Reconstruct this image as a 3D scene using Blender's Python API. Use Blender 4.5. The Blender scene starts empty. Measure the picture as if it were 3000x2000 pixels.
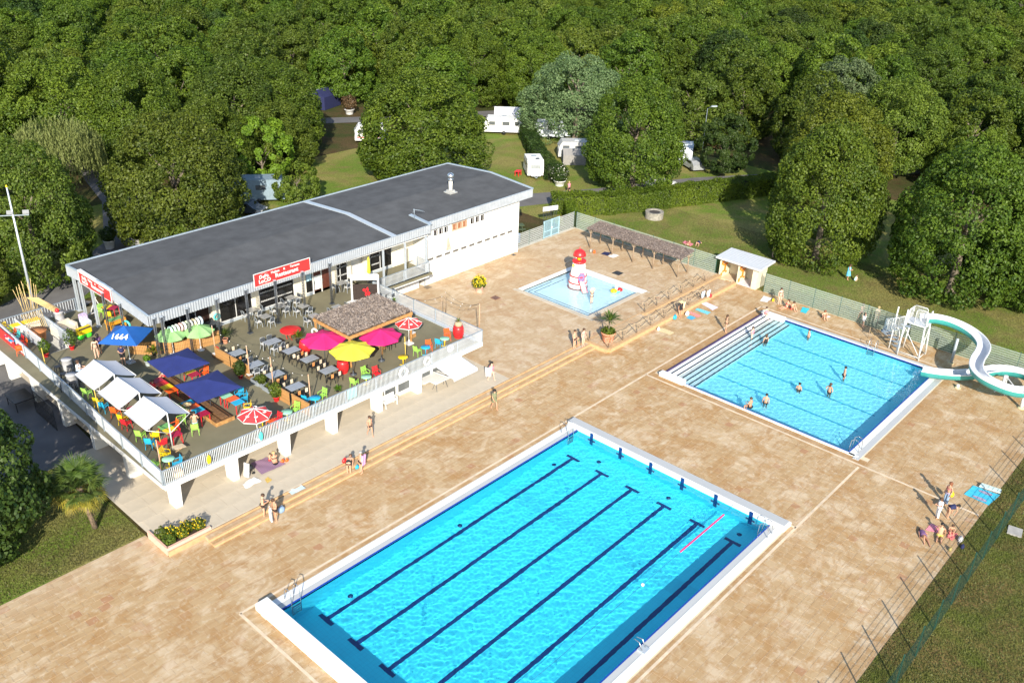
import bpy, bmesh, math, random
import numpy as np
from mathutils import Matrix, Vector, Euler
random.seed(7)
SC = bpy.context.scene
COL = SC.collection
R = math.radians
# ------------------------------------------------------------------ camera
CF, CA, CB, CR = 2653.0, R(41.59), R(26.94), R(2.02)
CP = np.array([-18.98, -17.50, 34.57])
_f = np.array([math.cos(CA)*math.cos(CB), math.sin(CA)*math.cos(CB), -math.sin(CB)])
_r0 = np.array([math.sin(CA), -math.cos(CA), 0.0]); _u0 = np.cross(_r0, _f)
_r = _r0*math.cos(CR)+_u0*math.sin(CR); _u = -_r0*math.sin(CR)+_u0*math.cos(CR)
cam = bpy.data.cameras.new('camera'); cam_o = bpy.data.objects.new('camera', cam); COL.objects.link(cam_o)
SC.camera = cam_o
cam.sensor_width = 36; cam.lens = CF*36/3000; cam.clip_start = .5; cam.clip_end = 3000
cam_o.matrix_world = Matrix(((_r[0], _u[0], -_f[0], CP[0]), (_r[1], _u[1], -_f[1], CP[1]), (_r[2], _u[2], -_f[2], CP[2]), (0, 0, 0, 1)))
# ------------------------------------------------------------------ light
SUN_AZ, SUN_EL = 226.0, 27.0
world = bpy.data.worlds.new('World'); SC.world = world; world.use_nodes = True
_n = world.node_tree; _s = _n.nodes.new('ShaderNodeTexSky'); _s.sky_type = 'NISHITA'; _s.sun_disc = False
_s.sun_elevation = R(SUN_EL); _s.sun_rotation = R(90-SUN_AZ); _s.air_density = 1; _s.dust_density = .6
_n.links.new(_s.outputs[0], _n.nodes['Background'].inputs[0]); _n.nodes['Background'].inputs[1].default_value = .145
sun = bpy.data.lights.new('sun', 'SUN'); sun.energy = 5.0; sun.angle = R(.5); sun.color = (1, .92, .78)
sun_o = bpy.data.objects.new('sun', sun); COL.objects.link(sun_o)
_L = Vector((math.cos(R(SUN_AZ))*math.cos(R(SUN_EL)), math.sin(R(SUN_AZ))*math.cos(R(SUN_EL)), math.sin(R(SUN_EL))))
sun_o.rotation_euler = _L.to_track_quat('Z', 'Y').to_euler()
sun.cycles.is_caustics_light = True
SC.view_settings.view_transform = 'Standard'; SC.view_settings.look = 'None'
SC.view_settings.exposure = .74; SC.view_settings.gamma = 1
SC.cycles.use_denoising = True
SC.cycles.max_bounces = 10; SC.cycles.diffuse_bounces = 4; SC.cycles.glossy_bounces = 3
SC.cycles.transmission_bounces = 6; SC.cycles.transparent_max_bounces = 8
SC.cycles.sample_clamp_indirect = 10

# ------------------------------------------------------------------ points on planes of the place
def _ray(px, py):
    s = 3000/2352
    return _f+_r*((px*s-1500)/CF)-_u*((py*s-1000)/CF)
def at(q, z=0.0):
    d = _ray(*q); t = (z-CP[2])/d[2]; return tuple(CP+d*t)
def onY(q, Y):
    d = _ray(*q); t = (Y-CP[1])/d[1]; return tuple(CP+d*t)
def onX(q, X):
    d = _ray(*q); t = (X-CP[0])/d[0]; return tuple(CP+d*t)
def _mk(x0, y0, s): return lambda x, y: (x0+s*x, y0+s*y)
P0 = _mk(0, 0, 1)
R1 = _mk(0, 588, .25); R2 = _mk(548.8, 588, .25); R3 = _mk(0, 823.2, .25); R4 = _mk(470.4, 901.6, .25); R5 = _mk(1058.4, 431.2, .25)
R6 = _mk(1568, 470.4, .25); R7 = _mk(1881.6, 627.2, .2); R8 = _mk(1881.6, 1019.2, .2)
Z3 = _mk(470.4, 705.6, .15); Z4 = _mk(823.2, 666.4, .15); Z5 = _mk(0, 666.4, .15); ZQ = _mk(705.6, 431.2, .2333)
DK = 2.55      # terrace floor
UP = .35       # upper patio

# ------------------------------------------------------------------ materials
MATS = {}
def NN(m): return m.node_tree.nodes, m.node_tree.links
def mat(name, col, rough=.6, metal=0.0, var=.12, scale=4.0, bump=0.0, alpha=1.0, spec=.5, trans=0.0, coord='Object', col2=None, detail=4):
    """procedural: base colour varied by noise (weathering), optional bump"""
    if name in MATS: return MATS[name]
    m = bpy.data.materials.new(name); m.use_nodes = True; n, l = NN(m)
    b = n['Principled BSDF']; b.inputs['Roughness'].default_value = rough; b.inputs['Metallic'].default_value = metal
    b.inputs['Specular IOR Level'].default_value = spec
    tc = n.new('ShaderNodeTexCoord'); nz = n.new('ShaderNodeTexNoise'); nz.inputs['Scale'].default_value = scale; nz.inputs['Detail'].default_value = detail
    l.new(tc.outputs[coord], nz.inputs['Vector'])
    mx = n.new('ShaderNodeMix'); mx.data_type = 'RGBA'
    c = Vector(col)
    mx.inputs['A'].default_value = (*(c*(1-var)), 1)
    c2 = Vector(col2) if col2 else c*(1+var)
    mx.inputs['B'].default_value = (*[min(1, v) for v in c2], 1)
    rp = n.new('ShaderNodeMapRange'); rp.inputs['From Min'].default_value = .3; rp.inputs['From Max'].default_value = .7
    l.new(nz.outputs['Fac'], rp.inputs['Value']); l.new(rp.outputs[0], mx.inputs['Factor']); l.new(mx.outputs['Result'], b.inputs['Base Color'])
    if trans:
        b.inputs['Transmission Weight'].default_value = trans
    if bump:
        bp = n.new('ShaderNodeBump'); bp.inputs['Strength'].default_value = bump; bp.inputs['Distance'].default_value = .02
        n2 = n.new('ShaderNodeTexNoise'); n2.inputs['Scale'].default_value = scale*6; n2.inputs['Detail'].default_value = 5
        l.new(tc.outputs[coord], n2.inputs['Vector']); l.new(n2.outputs['Fac'], bp.inputs['Height']); l.new(bp.outputs[0], b.inputs['Normal'])
    m.diffuse_color = (*col, 1)
    MATS[name] = m
    return m

WHITE = mat('white_paint', (.66, .66, .65), .5, var=.04, scale=1.5)
WALLW = mat('white_render', (.66, .655, .63), .85, var=.05, scale=.8, bump=.15)
CREAM = mat('cream_render', (.72, .66, .52), .8, var=.05)
GALV = mat('galvanised_steel', (.33, .39, .45), .42, .3, var=.1, scale=6)
PALEM = mat('pale_grey_metal', (.44, .49, .54), .4, .2, var=.06, scale=5)
FASC = mat('corrugated_sheet', (.33, .36, .40), .45, .1, var=.07, scale=2)
BLACKM = mat('black_metal', (.025, .027, .03), .4, .3, var=.2)
DGREYM = mat('dark_grey_metal', (.07, .08, .095), .45, .2, var=.15)
CHROME = mat('polished_steel', (.62, .64, .66), .22, .9, var=.05)
WOOD = mat('orange_timber', (.42, .22, .075), .7, var=.3, scale=5, bump=.3)
WOODD = mat('dark_timber', (.17, .085, .035), .75, var=.35, scale=6, bump=.4)
WOODP = mat('pale_timber', (.50, .34, .19), .75, var=.2, scale=6, bump=.2)
BAMBOO = mat('bamboo', (.62, .45, .19), .6, var=.25, scale=9)
LOG = mat('weathered_log', (.30, .22, .15), .85, var=.3, scale=8, bump=.4)
THATCH = mat('grey_heather_thatch', (.31, .25, .235), .95, var=.55, scale=9, bump=1.0, detail=8)
THATCH2 = mat('brown_heather_thatch', (.24, .185, .16), .95, var=.4, scale=7, bump=1.0, detail=8)
BITU = mat('roof_bitumen', (.090, .092, .096), .95, var=.17, scale=.8, bump=.5, detail=10, spec=.15)
CANVASW = mat('white_canvas', (.58, .58, .61), .8, var=.03)
BLUEP = mat('blue_canvas', (.008, .095, .36), .75, var=.08, scale=2)
NAVY = mat('navy_canvas', (.014, .024, .135), .8, var=.12, scale=1.5)
MAGEN = mat('magenta_canvas', (.62, .012, .14), .75, var=.07, scale=2)
YELC = mat('yellow_canvas', (.66, .60, .045), .75, var=.05, scale=2)
GREENC = mat('green_canvas', (.25, .46, .18), .75, var=.15, scale=2)
REDC = mat('red_canvas', (.72, .035, .04), .7, var=.07, scale=2)
REDP = mat('red_plastic', (.68, .022, .025), .35, var=.08)
SIGNR = mat('red_sign_panel', (.80, .035, .035), .5, var=.04)
TERRA = mat('terracotta', (.60, .26, .15), .8, var=.12, scale=6)
TERRAP = mat('pale_pink_terracotta', (.68, .42, .33), .8, var=.1, scale=6)
SOIL = mat('soil', (.045, .03, .018), .95, var=.4, scale=12, bump=.6)
GREYT = mat('grey_table_top', (.27, .30, .33), .45, var=.12, scale=4)
CONC = mat('grey_concrete', (.34, .33, .31), .9, var=.15, scale=3, bump=.25)
BIN = mat('whitewashed_concrete', (.40, .40, .41), .85, var=.12, scale=3)
PALET = {k: mat('lacquer_'+k, v, .42, .0, var=.07) for k, v in dict(
    red=(.62, .02, .03), orange=(.82, .12, .015), yellow=(.80, .56, .012), lime=(.33, .62, .10), green=(.16, .42, .13), mint=(.30, .62, .42),
    sky=(.02, .38, .62), blue=(.015, .22, .42), plum=(.35, .01, .05), turquoise=(.08, .58, .55)).items()}

def glassy(name, col, rough=.04):
    m = bpy.data.materials.new(name); m.use_nodes = True; b = m.node_tree.nodes['Principled BSDF']
    b.inputs['Base Color'].default_value = (*col, 1); b.inputs['Roughness'].default_value = rough; b.inputs['Specular IOR Level'].default_value = .6
    MATS[name] = m; return m
DGLASS = glassy('dark_window_glass', (.012, .012, .013))
PGLASS = glassy('grey_window_glass', (.10, .11, .115))

# ------------------------------------------------------------------ mesh building
def hashn(s): return [0, 0, 0]
class MB:
    def __init__(s): s.v = []; s.f = []; s.mi = []; s.cur = 0; s.sm = []
    def add(s, vs, fs, smooth=False):
        k = len(s.v); s.v += [tuple(a) for a in vs]
        for f in fs: s.f.append(tuple(i+k for i in f)); s.mi.append(s.cur); s.sm.append(smooth)
        return s
    def box(s, c, d, rz=0.0, rx=0.0, ry=0.0):
        x, y, z = d[0]/2, d[1]/2, d[2]/2
        vs = [Vector((sx*x, sy*y, sz*z)) for sz in (-1, 1) for sy in (-1, 1) for sx in (-1, 1)]
        if rz or rx or ry:
            M = Euler((rx, ry, rz)).to_matrix(); vs = [M @ v for v in vs]
        vs = [(v.x+c[0], v.y+c[1], v.z+c[2]) for v in vs]
        return s.add(vs, [(0, 2, 3, 1), (4, 5, 7, 6), (0, 1, 5, 4), (2, 6, 7, 3), (0, 4, 6, 2), (1, 3, 7, 5)])
    def bar(s, p, q, w, h=None):
        """square bar from p to q"""
        p, q = Vector(p), Vector(q); h = h or w; d = (q-p)
        if d.length < 1e-6: return s
        d.normalize(); up = Vector((0, 0, 1)) if abs(d.z) < .95 else Vector((1, 0, 0))
        a = d.cross(up).normalized()*w/2; b = a.cross(d).normalized()*h/2
        vs = [p-a-b, p+a-b, p+a+b, p-a+b, q-a-b, q+a-b, q+a+b, q-a+b]
        return s.add(vs, [(0, 1, 2, 3), (7, 6, 5, 4), (0, 4, 5, 1), (1, 5, 6, 2), (2, 6, 7, 3), (3, 7, 4, 0)])
    def tube(s, pts, r, n=6, caps=True, smooth=True):
        pts = [Vector(p) for p in pts]; rs = r if isinstance(r, (list, tuple)) else [r]*len(pts); rings = []; vs = []
        for i, p in enumerate(pts):
            d = (pts[min(i+1, len(pts)-1)]-pts[max(i-1, 0)])
            d = d.normalized() if d.length > 1e-9 else Vector((0, 0, 1))
            up = Vector((0, 0, 1)) if abs(d.z) < .9 else Vector((1, 0, 0))
            a = d.cross(up).normalized(); b = a.cross(d).normalized()
            for k in range(n):
                t = 2*math.pi*k/n; vs.append(p+(a*math.cos(t)+b*math.sin(t))*rs[i])
        fs = []
        for i in range(len(pts)-1):
            for k in range(n):
                fs.append((i*n+k, i*n+(k+1) % n, (i+1)*n+(k+1) % n, (i+1)*n+k))
        if caps: fs.append(tuple(range(n-1, -1, -1))); fs.append(tuple(range((len(pts)-1)*n, len(pts)*n)))
        return s.add(vs, fs, smooth)
    def lathe(s, prof, n=16, c=(0, 0, 0), smooth=True, cap=True, sx=1, sy=1):
        vs = []
        for (r, z) in prof:
            for k in range(n):
                t = 2*math.pi*k/n; vs.append((c[0]+r*sx*math.cos(t), c[1]+r*sy*math.sin(t), c[2]+z))
        fs = []
        for i in range(len(prof)-1):
            for k in range(n): fs.append((i*n+k, i*n+(k+1) % n, (i+1)*n+(k+1) % n, (i+1)*n+k))
        if cap: fs.append(tuple(range(n-1, -1, -1))); fs.append(tuple(range((len(prof)-1)*n, len(prof)*n)))
        return s.add(vs, fs, smooth)
    def prism(s, poly, z0, z1):
        n = len(poly); vs = [(x, y, z0) for x, y in poly]+[(x, y, z1) for x, y in poly]
        fs = [tuple(range(n-1, -1, -1)), tuple(range(n, 2*n))]+[(i, (i+1) % n, n+(i+1) % n, n+i) for i in range(n)]
        return s.add(vs, fs)
    def quad(s, a, b, c, d, th=0):
        if not th: return s.add([a, b, c, d], [(0, 1, 2, 3)])
        A, B, C_, D_ = map(Vector, (a, b, c, d)); n = (B-A).cross(D_-A).normalized()*th
        return s.add([A, B, C_, D_, A-n, B-n, C_-n, D_-n], [(0, 1, 2, 3), (7, 6, 5, 4), (0, 4, 5, 1), (1, 5, 6, 2), (2, 6, 7, 3), (3, 7, 4, 0)])
    def torus(s, c, R_, r, n=16, m=6, M=None):
        vs = []
        for i in range(n):
            for j in range(m):
                a, b = 2*math.pi*i/n, 2*math.pi*j/m
                v = Vector(((R_+r*math.cos(b))*math.cos(a), (R_+r*math.cos(b))*math.sin(a), r*math.sin(b)))
                if M: v = M @ v
                vs.append(v+Vector(c))
        return s.add(vs, [(i*m+j, ((i+1) % n)*m+j, ((i+1) % n)*m+(j+1) % m, i*m+(j+1) % m) for i in range(n) for j in range(m)], True)
    def mesh(s, name, mats):
        me = bpy.data.meshes.new(name); me.from_pydata(s.v, [], s.f)
        mats = mats if isinstance(mats, (list, tuple)) else [mats]
        for m in mats: me.materials.append(m)
        me.polygons.foreach_set('use_smooth', s.sm)
        if len(mats) > 1: me.polygons.foreach_set('material_index', s.mi)
        me.update(); return me
    def build(s, name, mats, parent=None, loc=(0, 0, 0), rz=0.0):
        return put(name, s.mesh(name, mats), parent, loc, rz)
def put(name, me, parent=None, loc=(0, 0, 0), rz=0.0):
    o = bpy.data.objects.new(name, me); COL.objects.link(o); o.location = loc; o.rotation_euler = (0, 0, rz)
    if parent: o.parent = parent
    return o
def tag(o, label=None, cat=None, group=None, kind=None):
    if label: o['label'] = label
    if cat: o['category'] = cat
    if group: o['group'] = group
    if kind: o['kind'] = kind
    return o
def thing(name, label, cat, loc=(0, 0, 0), rz=0.0, group=None):
    o = bpy.data.objects.new(name, None); COL.objects.link(o); o.location = loc; o.rotation_euler = (0, 0, rz); o.empty_display_size = .2
    return tag(o, label, cat, group)
def struct(o): o['kind'] = 'structure'; return o
def copy_tree(o, parent=None):
    c = o.copy(); COL.objects.link(c); c.parent = parent
    for ch in KIDS.get(o, None) or list(o.children): copy_tree(ch, c)
    return c
KIDS = {}
USED = {}
def inst(key, maker, label, loc, rz=0.0, scale=1.0, group=None):
    """first call moves the prototype itself, later calls copy it with its parts"""
    if key not in USED: USED[key] = maker(); o = USED[key]
    else: o = copy_tree(USED[key])
    o.location = loc; o.rotation_euler = (0, 0, rz); o.scale = (scale,)*3 if not isinstance(scale, tuple) else scale
    o['label'] = label
    if group: o['group'] = group
    return o
def text_mesh(txt, size=1.0, ext=.01, align='CENTER', spacing=1.0, shear=0.0, bold=.0):
    cu = bpy.data.curves.new('lettering', 'FONT'); cu.body = txt; cu.size = size; cu.extrude = ext; cu.align_x = align; cu.align_y = 'CENTER'
    cu.space_character = spacing; cu.shear = shear; cu.offset = bold; cu.resolution_u = 2
    o = bpy.data.objects.new('lettering', cu); COL.objects.link(o); dg = bpy.context.evaluated_depsgraph_get(); dg.update()
    me = bpy.data.meshes.new_from_object(o.evaluated_get(dg)); COL.objects.unlink(o); bpy.data.objects.remove(o); me.materials.clear()
    return me
def text_on(txt, origin, xdir, ydir, size, m, parent, **kw):
    me = text_mesh(txt, size, **kw); me.materials.append(m)
    x = Vector(xdir).normalized(); y = Vector(ydir).normalized(); z = x.cross(y).normalized()
    o = put('lettering', me, parent); M = Matrix((x, y, z)).transposed().to_4x4(); M.translation = Vector(origin)
    o.matrix_basis = M; return o
# ================================================================== setting materials
TX, TY = .56, .5
def stone_material():
    m = bpy.data.materials.new('sandstone_paving'); m.use_nodes = True; n, l = NN(m); b = n['Principled BSDF']; b.inputs['Roughness'].default_value = .8
    b.inputs['Specular IOR Level'].default_value = .3
    g = n.new('ShaderNodeNewGeometry'); sx = n.new('ShaderNodeSeparateXYZ'); l.new(g.outputs['Position'], sx.inputs[0])
    def mt(op, a, b_=None, c=None):
        k = n.new('ShaderNodeMath'); k.operation = op
        for i, v in enumerate((a, b_, c)):
            if v is None: continue
            if isinstance(v, (int, float)): k.inputs[i].default_value = v
            else: l.new(v, k.inputs[i])
        return k.outputs[0]
    row = mt('FLOOR', mt('DIVIDE', sx.outputs[1], TY))
    off = mt('MULTIPLY', mt('FRACT', mt('MULTIPLY', row, .382)), TX)
    colm = mt('FLOOR', mt('DIVIDE', mt('ADD', sx.outputs[0], off), TX))
    cv = n.new('ShaderNodeCombineXYZ'); l.new(row, cv.inputs[0]); l.new(colm, cv.inputs[1])
    wn = n.new('ShaderNodeTexWhiteNoise'); wn.noise_dimensions = '2D'; l.new(cv.outputs[0], wn.inputs['Vector'])
    cr = n.new('ShaderNodeValToRGB'); cr.color_ramp.elements[0].color = (.40, .265, .135, 1); cr.color_ramp.elements[1].color = (.46, .335, .195, 1)
    for p_, c_ in ((.12, (.415, .28, .146)), (.38, (.43, .295, .158)), (.64, (.445, .315, .175)), (.88, (.46, .33, .19)), (.965, (.415, .265, .15)), (.985, (.385, .215, .115))):
        e = cr.color_ramp.elements.new(p_); e.color = (*c_, 1)
    cr.color_ramp.interpolation = 'CONSTANT'
    l.new(wn.outputs['Value'], cr.inputs[0])
    def noise(sc, det, dist=0.0, rough=.55, stretch=None):
        z = n.new('ShaderNodeTexNoise'); z.inputs['Scale'].default_value = sc; z.inputs['Detail'].default_value = det; z.inputs['Distortion'].default_value = dist; z.inputs['Roughness'].default_value = rough
        if stretch:
            mp = n.new('ShaderNodeMapping'); mp.inputs['Scale'].default_value = stretch; mp.inputs['Rotation'].default_value = (0, 0, R(12)); l.new(g.outputs['Position'], mp.inputs['Vector']); l.new(mp.outputs[0], z.inputs['Vector'])
        else: l.new(g.outputs['Position'], z.inputs['Vector'])
        return z.outputs['Fac']
    def rng(v, a, b_, c=0.0, d=1.0):
        k = n.new('ShaderNodeMapRange'); k.inputs['From Min'].default_value = a; k.inputs['From Max'].default_value = b_; k.inputs['To Min'].default_value = c; k.inputs['To Max'].default_value = d
        l.new(v, k.inputs['Value']); return k.outputs[0]
    def mix(f, a, c2, blend='MIX'):
        k = n.new('ShaderNodeMix'); k.data_type = 'RGBA'; k.blend_type = blend
        if isinstance(f, float): k.inputs['Factor'].default_value = f
        else: l.new(f, k.inputs['Factor'])
        l.new(a, k.inputs['A'])
        if isinstance(c2, tuple): k.inputs['B'].default_value = (*c2, 1)
        else: l.new(c2, k.inputs['B'])
        return k.outputs['Result']
    c = cr.outputs[0]
    c = mix(rng(noise(.42, 8, 1.1, .62), .49, .62, 0, .75), c, (.57, .455, .315))          # bleached, dried patches
    c = mix(rng(noise(.33, 9, 1.5, .65), .52, .63, 0, .75), c, (.375, .215, .085))
    c = mix(rng(noise(.21, 8, 2.0, .7), .55, .62, 0, .5), c, (.34, .185, .07))     # ochre stains
    c = mix(rng(noise(2.2, 9, .6, .65, (.3, 1.5, 1)), .50, .64, 0, .6), c, (.33, .19, .08))  # streaks along the courses
    c = mix(rng(noise(3.0, 8, .3, .6), .56, .68, 0, .4), c, (.62, .55, .42))
    # damp strip round the pools (wear with a shape of its own)
    def damp(x0, x1, y0, y1, w):
        dx = mt('MAXIMUM', mt('SUBTRACT', x0, sx.outputs[0]), mt('SUBTRACT', sx.outputs[0], x1)); dy = mt('MAXIMUM', mt('SUBTRACT', y0, sx.outputs[1]), mt('SUBTRACT', sx.outputs[1], y1))
        d = mt('MAXIMUM', dx, dy); return rng(mt('ADD', d, mt('MULTIPLY', noise(1.3, 4), 1.4)), w+.75, w+.1)
    dm = mt('MAXIMUM', damp(-.6, 25.6, -.9, 15.9, .5), damp(36, 53, -.9, 15.6, 1.1))
    c = mix(mt('MULTIPLY', dm, .5), c, (.33, .175, .065))
    far = rng(sx.outputs[1], 23, 27, 0, .38)
    pale = mt('MULTIPLY', far, rng(sx.outputs[0], 27, 24, 0, 1))
    c = mix(mt('MAXIMUM', pale, mt('MULTIPLY', mt('GREATER_THAN', sx.outputs[2], .2), .18)), c, (.56, .49, .40))
    l.new(c, b.inputs['Base Color'])
    bp = n.new('ShaderNodeBump'); bp.inputs['Strength'].default_value = .35; bp.inputs['Distance'].default_value = .015; l.new(noise(14, 7), bp.inputs['Height']); l.new(bp.outputs[0], b.inputs['Normal'])
    return m
STONE = stone_material()
MORTAR = mat('pale_mortar', (.60, .49, .34), .9, var=.12, scale=1.2)
KERB = mat('orange_sandstone', (.50, .32, .165), .85, var=.18, scale=2.5, bump=.2, coord='Object')
SLABP = mat('pale_slab', (.50, .435, .34), .9, var=.13, scale=.7, bump=.15, detail=8)
def grass_material(name, a, b2, c3, sc=1.0):
    m = bpy.data.materials.new(name); m.use_nodes = True; n, l = NN(m); b = n['Principled BSDF']; b.inputs['Roughness'].default_value = .95; b.inputs['Specular IOR Level'].default_value = .1
    g = n.new('ShaderNodeNewGeometry')
    def noise(s, d, dist=.3):
        z = n.new('ShaderNodeTexNoise'); z.inputs['Scale'].default_value = s*sc; z.inputs['Detail'].default_value = d; z.inputs['Distortion'].default_value = dist; z.inputs['Roughness'].default_value = .6; l.new(g.outputs['Position'], z.inputs['Vector']); return z.outputs['Fac']
    def rr(v, lo, hi, t=1.0):
        k = n.new('ShaderNodeMapRange'); k.inputs['From Min'].default_value = lo; k.inputs['From Max'].default_value = hi; k.inputs['To Max'].default_value = t; l.new(v, k.inputs['Value']); return k.outputs[0]
    m1 = n.new('ShaderNodeMix'); m1.data_type = 'RGBA'; m1.inputs['A'].default_value = (*a, 1); m1.inputs['B'].default_value = (*b2, 1); l.new(rr(noise(.16, 5, .8), .42, .6), m1.inputs['Factor'])
    m2 = n.new('ShaderNodeMix'); m2.data_type = 'RGBA'; l.new(m1.outputs['Result'], m2.inputs['A']); m2.inputs['B'].default_value = (*c3, 1); l.new(rr(noise(.5, 7), .5, .68, .8), m2.inputs['Factor'])
    m3 = n.new('ShaderNodeMix'); m3.data_type = 'RGBA'; m3.blend_type = 'MULTIPLY'; m3.inputs['Factor'].default_value = 1; l.new(m2.outputs['Result'], m3.inputs['A'])
    cr = n.new('ShaderNodeMapRange'); cr.inputs['From Min'].default_value = .3; cr.inputs['From Max'].default_value = .7; cr.inputs['To Min'].default_value = .55; cr.inputs['To Max'].default_value = 1.45; l.new(noise(6, 8), cr.inputs['Value']); l.new(cr.outputs[0], m3.inputs['B'])
    l.new(m3.outputs['Result'], b.inputs['Base Color'])
    bp = n.new('ShaderNodeBump'); bp.inputs['Strength'].default_value = 1; bp.inputs['Distance'].default_value = .06; l.new(noise(9, 8), bp.inputs['Height']); l.new(bp.outputs[0], b.inputs['Normal'])
    return m
GRASS = grass_material('dry_lawn', (.125, .185, .028), (.225, .205, .065), (.19, .155, .06))
GRASSB = grass_material('brown_green_verge', (.115, .14, .026), (.20, .145, .055), (.16, .105, .045), 1.6)
FORESTF = grass_material('forest_floor', (.05, .06, .018), (.09, .065, .03), (.07, .045, .022))
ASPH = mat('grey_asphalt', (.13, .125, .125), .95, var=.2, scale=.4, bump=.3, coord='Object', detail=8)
DECKF = mat('olive_grey_deck_coating', (.175, .158, .098), .9, var=.13, scale=.7, bump=.2, detail=8)

def sheet(name, x0, x1, y0, y1, z, m, holes=()):
    xs = sorted({x0, x1, *[h[0] for h in holes], *[h[1] for h in holes]}); ys = sorted({y0, y1, *[h[2] for h in holes], *[h[3] for h in holes]})
    b = MB()
    for i in range(len(xs)-1):
        for j in range(len(ys)-1):
            cx, cy = (xs[i]+xs[i+1])/2, (ys[j]+ys[j+1])/2
            if any(h[0] < cx < h[1] and h[2] < cy < h[3] for h in holes): continue
            b.quad((xs[i], ys[j], z), (xs[i+1], ys[j], z), (xs[i+1], ys[j+1], z), (xs[i], ys[j+1], z))
    return b.build(name, m)
POOLS = [(-.02, 25.02, -.02, 15.02), (36.3, 52.72, -.02, 15.32)]
KID = (39.9, 47.5, 25.9, 33.7)
# ------------------------------------------------------------------ ground
gnd = struct(sheet('ground', -400, 700, -400, 700, -.03, FORESTF, POOLS+[KID]))
lawn = struct(sheet('lawn', -60, 96, -60, 84, -.012, GRASS, POOLS+[KID, (-60, 57.3, -9.1, 25.7), (-1.8, 57.3, 25.7, 60)]))
verge = struct(sheet('grass_verge', -30, 80, -30, -9.1, .0, GRASSB))
deckbase = struct(sheet('pool_deck', -34, 57.2, -9.1, 22.0, .0, MORTAR, POOLS))
deck2 = sheet('paving_bed', -34, -1.8, 22.0, 25.7, .0, MORTAR); deck2.parent = deckbase
# campsite roads
def road(name, pts, w, z):
    b = MB(); P = [Vector((x, y, 0)) for x, y in pts]; vs = []
    for i, p in enumerate(P):
        d = (P[min(i+1, len(P)-1)]-P[max(i-1, 0)]).normalized(); nrm = Vector((-d.y, d.x, 0)); vs += [p-nrm*w/2+Vector((0, 0, z)), p+nrm*w/2+Vector((0, 0, z))]
    b.add(vs, [(2*i, 2*i+2, 2*i+3, 2*i+1) for i in range(len(P)-1)]); return struct(b.build(name, ASPH))
road('campsite_road', [(48, 60), (58, 53.5), (62, 51.8), (70, 47.5), (84, 41.5), (96, 34), (120, 20), (150, 8)], 4.2, .0)
road('campsite_lane', [(52, 112), (60, 105), (67, 100), (75, 95), (96, 84), (125, 70)], 3.6, .0)
road('service_road', [(4, 54), (9, 62), (14.5, 66.5), (20, 71), (26, 84), (30, 100)], 4.4, .004)
road('service_path_and_shade', [(-3, 36), (-2.6, 44), (-1.5, 52), (2, 58), (9, 62)], 6.9, .008)  # path, widened beside the terrace: dark asphalt stands in for the tree's shadow
# ------------------------------------------------------------------ paving tiles
def tile_cells():
    regions = [(-34, 57.2, -9.1, 22.0, 0.0), (-1.8, .4, 22.0, 23.0, 0.0), (-34, -1.8, 22.0, 25.7, 0.0), (26.6, 56.9, 23.05, 41.0, UP)]
    out = []
    for (x0, x1, y0, y1, z) in regions:
        for row in range(math.floor(y0/TY), math.ceil(y1/TY)):
            off = ((row*.382) % 1.0)*TX
            a, b = max(y0, row*TY), min(y1, row*TY+TY)
            if b-a < .06: continue
            c0 = math.floor((x0+off)/TX)
            for c in range(c0, math.ceil((x1+off)/TX)):
                p, q = max(x0, c*TX-off), min(x1, c*TX-off+TX)
                if q-p < .06: continue
                for h in ((-.75, 25.75, -1.0, 16.0), (36.02, 53.1, -1.05, 15.6), (39.35, 48.4, 25.35, 34.25)):
                    if p < h[1] and q > h[0] and a < h[3] and b > h[2]:
                        # clip against the hole by shrinking on one side where possible
                        if p < h[0] and h[0]-p > .08: q = min(q, h[0])
                        elif q > h[1] and q-h[1] > .08: p = max(p, h[1])
                        elif a < h[2] and h[2]-a > .08: b = min(b, h[2])
                        elif b > h[3] and b-h[3] > .08: a = max(a, h[3])
                        else: q = p
                        break
                if q-p > .06 and b-a > .06: out.append((p, q, a, b, z))
                a, b = max(y0, row*TY), min(y1, row*TY+TY)
    return out
cells = tile_cells()
def dist_key(c): return ((c[0]+c[1])/2-CP[0])**2+((c[2]+c[3])/2-CP[1])**2
def inframe(x, y, z, pad=0):
    d = np.array([x, y, z])-CP; w = d@_f
    if w < 1: return False
    X = 1500+CF*(d@_r)/w; Y = 1000-CF*(d@_u)/w
    return -pad < X < 3000+pad and -pad < Y < 2000+pad
full = [c for c in cells if abs(c[1]-c[0]-TX) < .01 and abs(c[3]-c[2]-TY) < .01 and inframe((c[0]+c[1])/2, (c[2]+c[3])/2, 0, -15)]
full.sort(key=dist_key); near = set(full[:300])
tb = MB(); G_ = .011
rr_ = random.Random(3)
tverts = []; tfaces = []
for c in cells:
    if c in near: continue
    x0, x1, y0, y1, z = c[0]+G_, c[1]-G_, c[2]+G_, c[3]-G_, c[4]; h = z+.012+rr_.uniform(-.003, .003); k = len(tverts)
    tverts += [(x0, y0, z), (x1, y0, z), (x1, y1, z), (x0, y1, z), (x0, y0, h), (x1, y0, h), (x1, y1, h), (x0, y1, h)]
    tfaces += [(k+4, k+5, k+6, k+7), (k, k+1, k+5, k+4), (k+1, k+2, k+6, k+5), (k+2, k+3, k+7, k+6), (k+3, k, k+4, k+7)]
me = bpy.data.meshes.new('tiles'); me.from_pydata(tverts, [], tfaces); me.materials.append(STONE)
o = put('tiles', me, deckbase); o['kind'] = 'stuff'
tm = MB(); tm.box((TX/2, TY/2, .006), (TX-2*G_, TY-2*G_, .012)); tme = tm.mesh('tile', STONE)
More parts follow.
